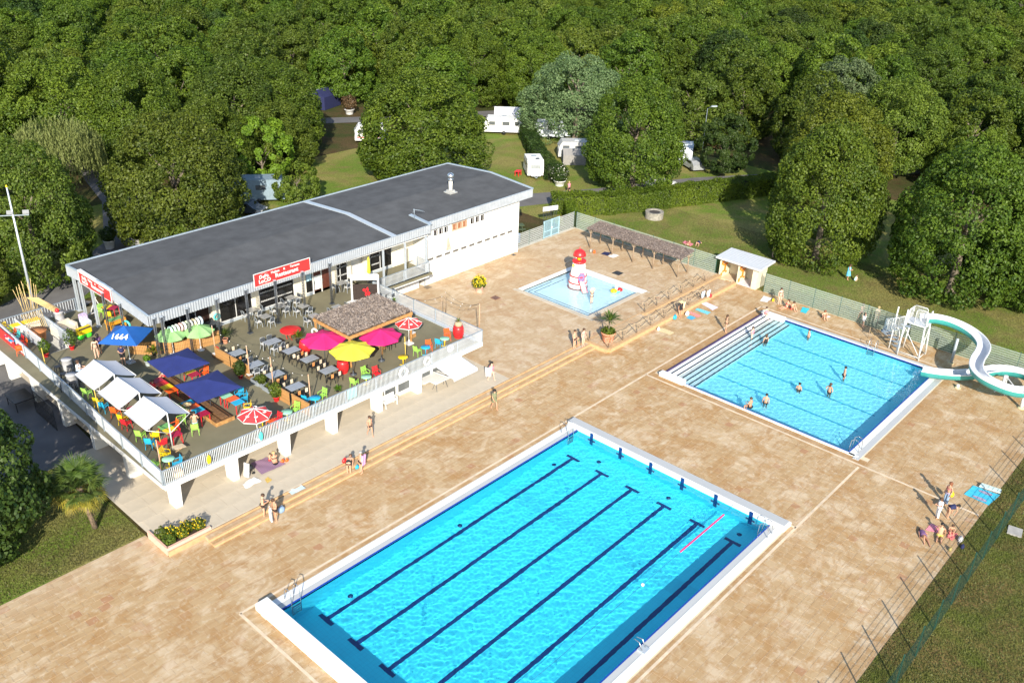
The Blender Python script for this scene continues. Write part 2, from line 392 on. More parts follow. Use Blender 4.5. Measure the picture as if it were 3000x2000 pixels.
for c in near:
    put('tile', tme, deckbase, (c[0], c[2], c[4]+rr_.uniform(-.003, .003)))
# pale expansion joints across the paving
jb = [((-1.5, 16.35, 0), (25.9, 16.35, 0)), ((-1.5, -1.3, 0), (35.0, -1.3, 0)), ((-1.5, -9, 0), (-1.5, 16.35, 0)), ((35.3, -9, 0), (35.3, 16.35, 0)),
      ((25.9, 16.35, 0), (54, 16.35, 0)), ((25.9, -1.3, 0), (25.9, 16.35, 0)), ((53.9, 16.35, 0), (53.9, -9, 0))]
for a, b in jb:
    m_ = MB(); m_.box(((a[0]+b[0])/2, (a[1]+b[1])/2, .009), (max(.16, b[0]-a[0]), max(.16, abs(b[1]-a[1])), .018))
    m_.build('joint_strip', mat('pale_joint_stone', (.62, .50, .36), .9, var=.15, scale=2), deckbase)
# ------------------------------------------------------------------ upper patio (concrete) and steps
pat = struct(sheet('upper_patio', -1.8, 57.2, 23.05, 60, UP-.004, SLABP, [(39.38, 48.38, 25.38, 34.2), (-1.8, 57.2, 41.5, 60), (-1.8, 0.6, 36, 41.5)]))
q_ = sheet('step_bed', -1.8, 57.2, 22.0, 23.05, .0, MORTAR, []); q_.parent = deckbase
m_ = MB(); m_.box((27.7, 23.02, UP/2-.01), (59, .06, UP-.02)); m_.build('patio_edge', KERB, pat)
pat2 = struct(sheet('upper_patio', .6, 34, 41.5, 53, UP-.008, SLABP, []))
# large pale slabs in front of the restaurant terrace
sl = MB()
rnd = random.Random(5); y = 23.1; k = 0
slab_meshes = {}
while y < 30:
    x = -1.75+rnd.random()*.3
    while x < 26.4:
        wdt = 1.15; x1 = min(26.5, x+wdt); cell = MB(); cell.box(((x1-x)/2, .575, .006), (x1-x-.02, 1.13, .012))
        key = round(x1-x, 2)
        if key not in slab_meshes: slab_meshes[key] = cell.mesh('paving_slab', SLABP)
        if k < 290: put('paving_slab', slab_meshes[key], pat, (x, y, UP-.004+rnd.uniform(-.002, .002))); k += 1
        x = x1
    y += 1.15
stw = struct(thing('patio_steps', None, None)); del_ = 0
for yk, z0, hh in ((22.02, 0, .13), (22.52, .0, .25)):
    x = .4; n_ = 0
    while x < 36.2:
        L_ = 1.2; b = MB(); b.box((L_/2, -.16, hh/2), (L_-.012, .17, hh)); key = 'kerb%s' % hh
        if key not in USED: USED[key] = b.mesh('kerb_stone', KERB)
        put('kerb_stone', USED[key], stw, (x, yk+.12, rnd.uniform(-.003, .003)))
        if key+'t' not in USED: b = MB(); b.box((L_/2, .10, hh/2-.004), (L_-.012, .34, hh-.008)); USED[key+'t'] = b.mesh('step_slab', STONE)
        put('step_slab', USED[key+'t'], stw, (x, yk+.12, 0)); x += L_
# low wall along the paddling-pool terrace (over the lower deck)
lw = struct(thing('retaining_kerb', None, None))
x = 36.2
while x < 55.8:
    b = MB(); b.box((.6, 0, .17), (1.19, .35, .34))
    if 'rk' not in USED: USED['rk'] = b.mesh('kerb_stone', KERB)
    put('kerb_stone', USED['rk'], lw, (x, 20.75, rnd.uniform(0, .004))); x += 1.2
x = 43.8
while x < 56:
    if 'rk2' not in USED: b = MB(); b.box((.6, 0, .21), (1.19, .3, .42)); USED['rk2'] = b.mesh('kerb_stone', KERB)
    put('kerb_stone', USED['rk2'], lw, (x, 22.62, rnd.uniform(0, .004))); x += 1.2
b = MB(); b.box((36.05, 21.9, .17), (.35, 2.3, .34)); b.build('kerb_stone', KERB, lw)
rp = struct(sheet('ramp', 36.2, 56.2, 20.92, 23.05, .30, MORTAR))
tv = MB(); r_ = random.Random(8)
for i in range(36):
    for j in range(4):
        x0, y0 = 36.22+i*.555, 20.93+j*.53; tv.box((x0+.27, y0+.26, .306), (.53, .505, .012+r_.uniform(0, .004)))
o = tv.build('tiles', STONE, rp); o['kind'] = 'stuff'

# ================================================================== pools
def pool_tile(name, col, line=(.02, .10, .22), sc=1.0, var=.1):
    """small square mosaic: grout grid + per-tile variation, real surface colour of the lining"""
    m = bpy.data.materials.new(name); m.use_nodes = True; n, l = NN(m); b = n['Principled BSDF']; b.inputs['Roughness'].default_value = .35
    g = n.new('ShaderNodeNewGeometry'); br = n.new('ShaderNodeTexVoronoi'); nz = n.new('ShaderNodeTexNoise'); nz.inputs['Scale'].default_value = 1.2; nz.inputs['Detail'].default_value = 4
    l.new(g.outputs['Position'], nz.inputs['Vector'])
    mx = n.new('ShaderNodeMix'); mx.data_type = 'RGBA'; c = Vector(col); mx.inputs['A'].default_value = (*(c*(1-var)), 1); mx.inputs['B'].default_value = (*[min(1, v) for v in c*(1+var)], 1)
    l.new(nz.outputs['Fac'], mx.inputs['Factor'])
    # tile joints
    sp = n.new('ShaderNodeSeparateXYZ'); l.new(g.outputs['Position'], sp.inputs[0]); res = None
    for i in range(3):
        a = n.new('ShaderNodeMath'); a.operation = 'DIVIDE'; l.new(sp.outputs[i], a.inputs[0]); a.inputs[1].default_value = .25*sc
        f = n.new('ShaderNodeMath'); f.operation = 'FRACT'; l.new(a.outputs[0], f.inputs[0])
        q = n.new('ShaderNodeMath'); q.operation = 'LESS_THAN'; l.new(f.outputs[0], q.inputs[0]); q.inputs[1].default_value = .06
        if res is None: res = q.outputs[0]
        else:
            w = n.new('ShaderNodeMath'); w.operation = 'MAXIMUM'; l.new(res, w.inputs[0]); l.new(q.outputs[0], w.inputs[1]); res = w.outputs[0]
    ml = n.new('ShaderNodeMath'); ml.operation = 'MULTIPLY'; l.new(res, ml.inputs[0]); ml.inputs[1].default_value = .14
    m2 = n.new('ShaderNodeMix'); m2.data_type = 'RGBA'; l.new(ml.outputs[0], m2.inputs['Factor']); l.new(mx.outputs['Result'], m2.inputs['A']); m2.inputs['B'].default_value = (*line, 1)
    l.new(m2.outputs['Result'], b.inputs['Base Color']); return m
LIN1 = pool_tile('cyan_pool_lining', (.055, .76, .97))
LIN2 = pool_tile('light_blue_pool_lining', (.26, .78, .93))
LIN3 = pool_tile('pale_paddling_lining', (.70, .86, .88))
WTILE = pool_tile('white_pool_tile', (.72, .73, .72), (.35, .36, .37), .5, .04)
GTILE = pool_tile('grey_nosing_tile', (.46, .47, .47), (.25, .26, .27), .5, .05)
LINEM = mat('navy_lane_tile', (.004, .032, .16), .4, var=.15, scale=3)
BLTILE = mat('blue_edge_tile', (.01, .06, .36), .35, var=.15, scale=4)
BLKT = mat('black_step_nosing', (.012, .018, .035), .4, var=.2)
def water_material(name, col):
    m = bpy.data.materials.new(name); m.use_nodes = True; n, l = NN(m); n.clear(); o = n.new('ShaderNodeOutputMaterial'); g = n.new('ShaderNodeBsdfGlass')
    g.inputs['IOR'].default_value = 1.33; g.inputs['Roughness'].default_value = 0; g.inputs['Color'].default_value = (*col, 1); l.new(g.outputs[0], o.inputs[0]); return m
def water(name, x0, x1, y0, y1, z, d, amp, lam, col, seed):
    nx = int((x1-x0)/d)+1; ny = int((y1-y0)/d)+1; xs, ys = np.meshgrid(np.linspace(x0, x1, nx), np.linspace(y0, y1, ny)); rng = np.random.default_rng(seed); h = np.zeros_like(xs)
    for k in range(70):
        L = lam[0]*(lam[1]/lam[0])**rng.random(); th = rng.normal(.9, .9) if rng.random() < .7 else rng.uniform(0, 6.28); ph = rng.uniform(0, 6.28)
        wx, wy = rng.uniform(.0, .25), rng.uniform(0, .25)
        h += amp*L*np.sin(2*np.pi/L*((xs+wx*np.sin(ys*.9+ph))*np.cos(th)+(ys+wy*np.sin(xs*.8+ph))*np.sin(th))+ph)
    v = np.stack([xs, ys, h+z], -1).reshape(-1, 3); idx = np.arange(nx*ny).reshape(ny, nx); fa = np.stack([idx[:-1, :-1], idx[:-1, 1:], idx[1:, 1:], idx[1:, :-1]], -1).reshape(-1, 4)
    me = bpy.data.meshes.new(name); me.from_pydata(v.tolist(), [], fa.tolist()); me.materials.append(water_material(name, col)); me.polygons.foreach_set('use_smooth', [True]*len(me.polygons))
    o = put(name, me); struct(o); o.cycles.is_caustics_caster = True; return o
def recv(o): o.cycles.is_caustics_receiver = True; return o
# --- big pool: 25 x 15 m, sloping floor, lane lines, raised end walls
ZF, ZN = -1.40, -1.70
def fz(x): return ZN+(ZF-ZN)*min(1, max(0, x/25))
bp_ = struct(thing('swimming_pool', None, None))
b = MB(); b.add([(0, 0, ZN), (25, 0, ZF), (25, 15, ZF), (0, 15, ZN)], [(0, 1, 2, 3)]); recv(b.build('pool_floor', LIN1, bp_))
for nm, a, c in (('pool_side', (0, 0), (25, 0)), ('pool_side', (25, 0), (25, 15)), ('pool_side', (25, 15), (0, 15)), ('pool_side', (0, 15), (0, 0))):
    b = MB(); b.quad((*a, fz(a[0])), (*c, fz(c[0])), (*c, .0), (*a, .0)); recv(b.build(nm, LIN1, bp_))
for i in range(6):
    y = 13.75-2.5*i; b = MB()
    b.add([(2, y-.13, fz(2)+.006), (23, y-.13, fz(23)+.006), (23, y+.13, fz(23)+.006), (2, y+.13, fz(2)+.006)], [(0, 1, 2, 3)])
    for xx in (2, 23):
        s = .13 if xx == 2 else -.13
        b.add([(xx-.13, y-.55, fz(xx)+.01), (xx+.13, y-.55, fz(xx)+.01), (xx+.13, y+.55, fz(xx)+.01), (xx-.13, y+.55, fz(xx)+.01)], [(0, 1, 2, 3)])
    recv(b.build('lane_line', LINEM, bp_))
    b = MB(); b.box((24.985, y, -.35), (.03, .24, 1.35)); b.box((24.98, y, -.45), (.03, .62, .2)); recv(b.build('wall_target', LINEM, bp_))
    b = MB(); b.box((.015, y, -.6), (.03, .24, 1.0)); recv(b.build('wall_target', LINEM, bp_))
for x_, y_ in ((4, 14.2), (12.5, 14.2), (21.5, 14.2), (23.9, 12.2), (23.9, 6.5), (23.9, 1.3)):
    b = MB(); b.lathe([(.16, 0), (.16, .02)], 12, (x_, y_, fz(x_)+.01)); recv(b.build('inlet_cover', LINEM, bp_))
# overflow edges: white inner strip, grey outer gutter
for y0, s in ((15.0, 1), (0.0, -1)):
    b = MB(); b.box((12.5, y0+s*.045, -.03), (25.0, .09, .14)); b.build('edge_tile', BLTILE, bp_)
    b = MB(); b.box((12.5, y0+s*.27, -.02), (25.5, .35, .14)); b.build('overflow_grating', GTILE, bp_)
    b = MB(); b.box((12.5, y0+s*.67, -.0), (26.2, .44, .14)); b.build('coping', WTILE, bp_)
b = MB(); b.box((25.38, 7.5, .15), (.72, 16.9, .44)); b.box((25.8, 7.5, .12), (.12, 17.0, .34)); b.build('end_wall', WTILE, bp_)
b = MB(); b.box((25.40, 7.5, .375), (.64, 16.8, .012)); b.build('wall_top', GTILE, bp_)
b = MB(); b.box((25.013, 7.5, .17), (.02, 15, .05)); b.build('grip_rail', PALEM, bp_)
b = MB(); b.box((-.40, 7.5, .15), (.75, 17.0, .54)); b.build('end_wall', WTILE, bp_)
water('pool_water', 0.0, 25.0, 0.0, 15.0, -.06, .07, .00078, (.2, 1.1), (.96, 1.0, 1.0), 11)
# --- leisure pool 16 x 15, broad white steps
bq = struct(thing('leisure_pool', None, None)); X0, X1, Y0, Y1 = 36.3, 52.7, 0.0, 13.6; ZB = -.88
b = MB(); b.quad((X0, Y0, ZB), (X1, Y0, ZB), (X1, Y1, ZB), (X0, Y1, ZB)); recv(b.build('pool_floor', LIN2, bq))
for a, c in (((X0, Y0), (X1, Y0)), ((X1, Y0), (X1, 15.3)), ((X1, 15.3), (X0, 15.3)), ((X0, 15.3), (X0, Y0))):
    b = MB(); b.quad((*a, ZB), (*c, ZB), (*c, .0), (*a, .0)); recv(b.build('pool_side', LIN2, bq))
for k in range(6):     # steps descend towards -y
    y1 = 15.3-k*.42; zt = .08-k*.115
    b = MB(); b.box(((X0+X1)/2, y1-.21, (zt+ZB)/2), (X1-X0-.02, .42, zt-ZB)); recv(b.build('step', WTILE if k < 3 else LIN3, bq))
    b = MB(); b.box(((X0+X1)/2, y1-.42+.05, zt+.006), (X1-X0-.03, .13, .014)); recv(b.build('step_nosing', BLKT, bq))
for i in range(4):
    x_ = 49.35-3.08*i
    b = MB(); b.quad((x_-.1, .9, ZB+.006), (x_+.1, .9, ZB+.006), (x_+.1, 12.6, ZB+.006), (x_-.1, 12.6, ZB+.006)); recv(b.build('lane_line', mat('mid_blue_tile', (.05, .42, .60), .4), bq))
b = MB(); b.box(((X0+X1)/2, 15.36, .06), (X1-X0+.3, .12, .2)); b.build('edge_tile', mat('plum_edge_tile', (.06, .03, .10), .5), bq)
for xx, s in ((X0, -1), (X1, 1)):
    b = MB(); b.box((xx+s*.05, 6.8, -.02), (.10, 13.6, .13)); b.build('edge_tile', BLTILE, bq)
    b = MB(); b.box((xx+s*.2+s*.02, 6.4, .0), (.22, 14.4, .13)); b.build('coping', WTILE, bq)
b = MB(); b.box((X1+.5, 6.4, -.0), (.34, 14.5, .11)); b.build('overflow_grating', GTILE, bq)
b = MB(); b.box(((X0+X1)/2, -.06, -.02), (X1-X0, .1, .13)); b.build('edge_tile', BLTILE, bq)
b = MB(); b.box(((X0+X1)/2, -.33, .0), (X1-X0+.6, .42, .13)); b.build('coping', WTILE, bq)
b = MB(); b.box(((X0+X1)/2, -.76, -.0), (X1-X0+1.2, .42, .11)); b.build('overflow_grating', GTILE, bq)
for xx in (36.1, 52.55):
    b = MB(); b.box((xx, 14.4, .14), (.5, 2.2, .42)); b.build('step_cheek', WTILE, bq)
water('leisure_pool_water', X0, X1, Y0, 14.60, -.09, .06, .0011, (.17, .75), (.95, 1.0, 1.0), 23)
# --- paddling pool 8 x 8
bk = struct(thing('paddling_pool', None, None)); kx0, kx1, ky0, ky1 = KID; zk = -.02
b = MB(); b.quad((kx0, ky0, zk), (kx1, ky0, zk), (kx1, ky1, zk), (kx0, ky1, zk)); recv(b.build('pool_floor', LIN3, bk))
for a, c in (((kx0, ky0), (kx1, ky0)), ((kx1, ky0), (kx1, ky1)), ((kx1, ky1), (kx0, ky1)), ((kx0, ky1), (kx0, ky0))):
    b = MB(); b.quad((*a, zk), (*c, zk), (*c, .30), (*a, .30)); recv(b.build('pool_side', LIN3, bk))
for k in range(2):
    o_ = .42*(2-k); zz = .05+.07*k
    b = MB(); b.box((kx0+o_/2, (ky0+ky1)/2, (zz+zk)/2), (o_, ky1-ky0-.04*k, zz-zk)); recv(b.build('step', LIN3, bk))
    b = MB(); b.box((kx0+o_+2.2-.5*k, ky1-o_/2, (zz+zk)/2), (4.4-k, o_-.004, zz-zk)); recv(b.build('step', LIN3, bk))
    b = MB(); b.box((kx0+o_-.03, (ky0+ky1)/2-o_/2, zz+.006), (.07, ky1-ky0-o_, .012)); b.box((kx0+o_+2.2-.5*k, ky1-o_+.03, zz+.006), (4.4-k, .07, .012)); recv(b.build('step_nosing', LINEM, bk))
b = MB(); b.box((kx0-.02, (ky0+ky1)/2, .31), (.05, ky1-ky0, .06)); b.box(((kx0+kx1)/2, ky0-.02, .31), (kx1-kx0, .05, .06)); b.build('edge_tile', BLTILE, bk)
for (cx, cy, dx, dy) in ((kx0-.28, (ky0+ky1)/2, .48, ky1-ky0+1.0), (kx1+.46, (ky0+ky1)/2, .9, ky1-ky0+1.0), ((kx0+kx1)/2, ky0-.28, kx1-kx0, .48), ((kx0+kx1)/2, ky1+.25, kx1-kx0+.02, .5)):
    b = MB(); b.box((cx, cy, .17), (dx, dy, .40)); b.build('coping', WTILE if cy > 33 or cx > 47 else SLABP, bk)
water('paddling_water', kx0, kx1, ky0, ky1, .27, .06, .0011, (.2, .8), (.95, .99, 1.0), 5)
# ================================================================== restaurant terrace (raised deck)
TX0, TX1, TY0, TY1 = -.15, 26.4, 25.85, 52.5
ter = thing('raised_terrace', 'raised restaurant terrace on white concrete pillars with olive grey floor', 'terrace', (0, 0, 0))
STAIR = (2.05, 3.75, 46.6, 51.9)
fl = sheet('deck_floor', TX0, TX1, TY0, 42.3, DK, DECKF); fl.parent = ter
fl2 = sheet('deck_floor', TX0, 33.0, 42.3, 52.6, DK, DECKF, [STAIR]); fl2.parent = ter
b = MB(); b.box((30.0, 40.55, DK-.1), (6.3, 3.6, .2)); b.build('deck_floor', DECKF, ter)
b = MB(); b.box(((TX0+TX1)/2, (TY0+42.3)/2+.3, DK-.14), (TX1-TX0-.3, 42.3-TY0-.8, .24)); b.build('slab', WHITE, ter)
b = MB(); b.box(((TX0+TX1)/2, TY0+.06, DK-.16), (TX1-TX0, .22, .33)); b.build('edge_beam', WHITE, ter)
b = MB(); b.box((TX0+.06, (TY0+.17+TY1)/2, DK-.16), (.22, TY1-TY0-.17, .26)); b.build('edge_beam', WHITE, ter)
b = MB(); b.box((TX1-.06, (TY0+.17+39)/2, DK-.2), (.22, 39-TY0-.17, .42)); b.build('edge_beam', WHITE, ter)
b = MB(); b.box((TX1-.28, (TY0+39)/2+.2, DK+.05), (.24, 39-TY0-.6, .10)); b.build('kerb_upstand', PALEM, ter)
pm = MB(); pm.add([(-.22, -.38, 0), (.22, -.38, 0), (.22, .42, 0), (-.22, .42, 0), (-.26, -.42, 1.99), (.26, -.42, 1.99), (.26, .46, 1.99), (-.26, .46, 1.99)], [(0, 1, 2, 3), (7, 6, 5, 4), (0, 4, 5, 1), (1, 5, 6, 2), (2, 6, 7, 3), (3, 7, 4, 0)])
pme = pm.mesh('pillar', WALLW)
for x in (.72, 4.62, 8.5, 12.35, 16.35, 20.15): put('pillar', pme, ter, (x, 26.62, UP))
for y in (31.2, 35.8, 40.4, 45.0, 49.6): put('pillar', pme, ter, (.45, y, UP-.3), R(90))
b = MB(); b.box((12.0, 41.0, 1.2), (22, .2, 2.2)); b.build('basement_wall', CREAM, ter)
b = MB(); b.box((14.5, 52.3, 1.2), (36.5, .2, 2.2)); b.build('basement_wall', WALLW, ter)
b = MB(); b.box((29.7, 39.0, DK-.2), (6.3, .25, .4)); b.box((32.9, 39.9, DK-.2), (.25, 1.6, .4)); b.build('edge_beam', WHITE, ter)
b = MB(); b.box((29.75, 40.85, 1.2), (7.0, .25, 2.25)); b.build('basement_wall', WALLW, ter)
# stairwell: flight of steps going down, lined with walls
for k in range(12):
    b = MB(); zt = DK-.02-.18*(k+1); b.box((2.9, 46.9+k*.36, zt/2), (1.66, .36, zt)); b.build('stair_step', CONC, ter)
for xx in (2.0, 3.8): b = MB(); b.box((xx, 49.2, 1.27), (.1, 5.4, 2.54)); b.build('stair_wall', WALLW, ter)
# kiosk under the terrace
ks = thing('snack_kiosk', 'glazed kiosk under the terrace corner with counter window and white frames', 'kiosk')
b = MB(); b.box((21.3, 29.6, 1.24), (8.0, 5.2, 1.78)); b.build('wall', CREAM, ks)
for i, (x, w) in enumerate(((17.9, 1.1), (19.2, 1.2), (21.35, 1.1), (22.65, 1.2), (24.0, 1.2))):
    b = MB(); b.box((x, 26.96, 1.35), (w, .05, 1.25)); b.build('window_pane', PGLASS, ks)
    b = MB()
    for sx in (-1, 1): b.box((x+sx*w/2, 26.93, 1.35), (.07, .09, 1.3))
    b.box((x, 26.93, 2.02), (w, .09, .06)); b.box((x, 26.93, .70), (w, .12, .08)); b.build('window_frame', WHITE, ks)
b = MB(); b.box((21.6, 26.5, 1.05), (2.1, .8, .05)); b.build('counter', WHITE, ks)
aw = thing('awning', 'white canvas awning with scalloped edge over the kiosk counter', 'awning')
b = MB(); xa, xb = 21.5, 24.0; N_ = 20
for i in range(N_):
    a0, a1 = xa+(xb-xa)*i/N_, xa+(xb-xa)*(i+1)/N_; dz = .03 if i % 2 else 0
    b.quad((a0, 24.0, 1.88+dz), (a1, 24.0, 1.88+dz), (a1, 26.35, 2.28+dz*.3), (a0, 26.35, 2.28+dz*.3), .015)
b.build('canvas', CANVASW, aw)
b = MB()
for i in range(N_):
    a0 = xa+(xb-xa)*i/N_; w = (xb-xa)/N_; b.add([(a0, 24.0, 1.9), (a0+w, 24.0, 1.9), (a0+w, 23.99, 1.72), (a0+w*.5, 23.985, 1.66), (a0, 23.99, 1.72)], [(0, 1, 2, 3, 4)])
b.build('valance', CANVASW, aw)
b = MB(); b.bar((xa+.1, 26.3, 1.6), (xa+.1, 24.1, 1.86), .04); b.bar((xb-.1, 26.3, 1.6), (xb-.1, 24.1, 1.86), .04); b.tube([(xa, 24.02, 1.87), (xb, 24.02, 1.87)], .03); b.build('folding_arm', WHITE, aw)

# ------------------------------------------------------------------ railings
bal = MB(); bal.box((0, 0, .5), (.035, .022, .95)); balm = bal.mesh('baluster', mat('white_baluster_paint', (.60, .64, .68), .45))
bal2 = MB(); bal2.box((0, 0, .5), (.022, .05, .95)); balm2 = bal2.mesh('baluster', PALEM)
rpost = MB(); rpost.box((0, 0, .5), (.06, .06, 1.04)); rpm = rpost.mesh('post', GALV)
def railing(label, p0, p1, z, sp=.115, h=1.05, m=GALV, group=None, cat='railing', posts=2.6, bm=None):
    t = thing('railing', label, cat, (p0[0], p0[1], z), math.atan2(p1[1]-p0[1], p1[0]-p0[0]), group)
    L_ = math.hypot(p1[0]-p0[0], p1[1]-p0[1])
    b = MB(); b.box((L_/2, 0, h), (L_, .07, .045)); b.build('top_rail', m, t)
    b = MB(); b.box((L_/2, 0, .10), (L_, .03, .03)); b.build('bottom_rail', m, t)
    n = int(L_/sp)
    for i in range(1, n): put('baluster', bm or balm, t, (i*L_/n, 0, .03))
    k = max(1, round(L_/posts))
    for i in range(k+1): put('post', rpm, t, (min(max(i*L_/k, .03), L_-.03), .03, 0))
    return t
FR = railing('grey steel railing along the front of the terrace, over the white pillars', (TX0, TY0-.02), (TX1, TY0-.02), DK)
LR = railing('grey steel railing down the left side of the terrace, facing the dark tree', (TX0-.02, TY0+.05), (.95, 52.4), DK, .115)
RR = railing('grey steel railing on the right side of the terrace beside the thatched pergola', (TX1, TY0+.05), (TX1, 39.0), DK)
railing('pale railing at the back of the terrace behind the bamboo screen', (1.0, 52.45), (6.9, 52.55), DK, .2)
railing('pale railing of the balcony at the white end of the restaurant', (26.9, 38.95), (32.95, 38.95), DK, .13)
railing('short return railing at the outer end of the restaurant balcony', (32.95, 39.0), (32.95, 40.6), DK, .13)
railing('short railing between balcony and terrace beside the black board', (26.45, 38.95), (26.9, 38.95), DK, .15)
railing('white panelled railing on the left side of the stairwell', (2.0, 46.7), (2.0, 52.0), DK, .15, m=WHITE)
railing('grey panelled railing on the right side of the stairwell', (3.8, 46.6), (3.8, 52.0), DK, .09)
b = MB(); b.box((0, 0, .5), (.03, 5.3, .85)); b.build('infill_panel', PALEM, [o for o in bpy.data.objects if o.get('label', '').startswith('grey panelled')][0], (2.65, 0.03, 0), R(90))
# ------------------------------------------------------------------ restaurant building
rs = thing('restaurant_building', 'long flat roofed restaurant with dark grey roof, corrugated fascia and white end block', 'building')
ZR, ZL = 6.78, 6.42
RX0, RX1, RXM = 6.8, 48.5, 33.9
def roofz(x, y):
    e = ZL+(ZR-ZL)*(x-RX0)/(RX1-RX0); return e+.42*(1-abs(y-46.2)/6.4)
rv = []; 
def rquad(x0, x1, y0, y1, name='roof_deck'):
    b = MB(); b.quad((x0, y0, roofz(x0, y0)), (x1, y0, roofz(x1, y0)), (x1, y1, roofz(x1, y1)), (x0, y1, roofz(x0, y1)), .12); return b.build(name, BITU, rs)
YF, YF2, YB = 39.75, 40.3, 52.7
rquad(RX0, 29.4, YF, 46.2); rquad(RX0, 29.4, 46.2, YB); rquad(29.85, RXM, YF, 46.2); rquad(29.85, RXM, 46.2, YB)
rquad(RXM, RX1, YF2, 46.2); rquad(RXM, RX1, 46.2, YB)
for y0, y1 in ((YF, 46.2), (46.2, YB)):
    b = MB(); b.quad((29.38, y0, roofz(29.4, y0)+.07), (29.87, y0, roofz(29.8, y0)+.07), (29.87, y1, roofz(29.8, y1)+.07), (29.38, y1, roofz(29.4, y1)+.07), .14); b.build('expansion_joint_cap', PALEM, rs)
TRIM = mat('light_blue_grey_trim', (.36, .43, .50), .45, .2, var=.08, scale=3)
def strip(p, q, w=.13, h=.10): b = MB(); b.bar(p, q, w, h); return b.build('edge_trim', TRIM, rs)
zf = lambda x, y: roofz(x, y)+.04
strip((RX0, YF, zf(RX0, YF)), (RX0, 46.2, zf(RX0, 46.2))); strip((RX0, 46.2, zf(RX0, 46.2)), (RX0, YB, zf(RX0, YB)))
strip((RX1, YF2, zf(RX1, YF2)), (RX1, 46.2, zf(RX1, 46.2)), .22); strip((RX1, 46.2, zf(RX1, 46.2)), (RX1, YB, zf(RX1, YB)), .22)
strip((RX0, YB, zf(RX0, YB)), (RX1, YB, zf(RX1, YB))); strip((RXM, YF, zf(RXM, YF)+.02), (RXM, YF2+2.2, zf(RXM, YF2+2.2)+.05), .35)
strip((RX0, YF, zf(RX0, YF)-.02), (RXM, YF, zf(RXM, YF)-.02), .06, .06); strip((RXM, YF2, zf(RXM, YF2)-.02), (RX1, YF2, zf(RX1, YF2)-.02), .06, .06)
def fascia(p0, p1, zt0, zt1, h, name='fascia_panel', pitch=.21, out=(0, -1)):
    """corrugated sheet: vertical ribs as real folds; one panel every 1.05 m"""
    L_ = math.hypot(p1[0]-p0[0], p1[1]-p0[1]); dx, dy = (p1[0]-p0[0])/L_, (p1[1]-p0[1])/L_; ox, oy = out
    n = max(1, round(L_/1.05))
    for i in range(n):
        b = MB(); vs = []; s0, s1 = L_*i/n, L_*(i+1)/n; m_ = 5
        for k in range(m_*4+1):
            s = s0+(s1-s0)*k/(m_*4); ph = k % 4; o_ = .06 if ph in (1, 2) else 0
            zt = zt0+(zt1-zt0)*s/L_; x, y = p0[0]+dx*s+ox*o_, p0[1]+dy*s+oy*o_; vs += [(x, y, zt), (x, y, zt-h)]
        b.add(vs, [(2*k, 2*k+2, 2*k+3, 2*k+1) for k in range(m_*4)]); b.build(name, FASC, rs)
fascia((RX0, YF-.03), (RXM, YF-.03), roofz(RX0, YF)+.02, roofz(RXM, YF)+.02, .76)
fascia((RXM, YF2-.03), (RX1, YF2-.03), roofz(RXM, YF2)+.02, roofz(RX1, YF2)+.02, .82)
fascia((RX0-.03, YB), (RX0-.03, 46.2), roofz(RX0, YB), roofz(RX0, 46.2), .80, out=(-1, 0)); fascia((RX0-.03, 46.2), (RX0-.03, YF), roofz(RX0, 46.2), roofz(RX0, YF), .80, out=(-1, 0))
fascia((RX1+.03, YF2), (RX1+.03, 46.2), roofz(RX1, YF2), roofz(RX1, 46.2), .82, out=(1, 0)); fascia((RX1+.03, 46.2), (RX1+.03, YB), roofz(RX1, 46.2), roofz(RX1, YB), .82, out=(1, 0))
fascia((RXM, YF-.03), (RXM, YF2), roofz(RXM, YF)+.02, roofz(RXM, YF2)+.02, .78, out=(1, 0))
b = MB(); b.box((20.3, 45.7, 5.68), (26.8, 11.6, .08)); b.build('soffit', WHITE, rs)
# glazed front: walls and windows
WY = 42.2
wl = [(7.6, 9.0, 'o'), (13.0, 13.6, 'w'), (16.55, 17.2, 'w'), (20.6, 21.5, 'w'), (21.5, 21.75, 'w'), (24.4, 25.0, 'w'), (26.2, 26.6, 'w'), (28.0, 28.7, 'w'), (31.3, 33.9, 'w')]
for x0, x1, k in wl:
    if k == 'w':
        b = MB(); b.box(((x0+x1)/2, WY+.05, (DK+5.7)/2), (x1-x0, .22, 5.7-DK)); b.build('wall_pier', CREAM, rs)
b = MB(); b.box((20.5, WY+.1, DK+.12), (26.8, .3, .24)); b.build('plinth', PALEM, rs)
def window(x0, x1, z0, z1, y, m=DGLASS, fw=.05, mull=()):
    f = MB(); f.box(((x0+x1)/2, y, z0), (x1-x0, .09, fw)); f.box(((x0+x1)/2, y, z1), (x1-x0, .09, fw)); f.box((x0+fw/2, y, (z0+z1)/2), (fw, .085, z1-z0)); f.box((x1-fw/2, y, (z0+z1)/2), (fw, .085, z1-z0))
    for q in mull: f.box((q, y, (z0+z1)/2), (fw*.8, .08, z1-z0))
    o = f.build('window', WHITE if m is DGLASS else PALEM, rs)
    g = MB(); g.box(((x0+x1)/2, y+.02, (z0+z1)/2), (x1-x0, .02, z1-z0)); g.build('pane', m, o); return o
for x0, x1, mu in ((9.0, 11.6, (10.3,)), (13.6, 16.55, (15.05,)), (17.2, 20.6, (18.9,)), (21.75, 22.5, ()), (25.0, 26.2, (25.4,)), (28.7, 31.3, (29.9,))):
    window(x0, x1, DK+.26, 5.6, WY, DGLASS, .05, mu)
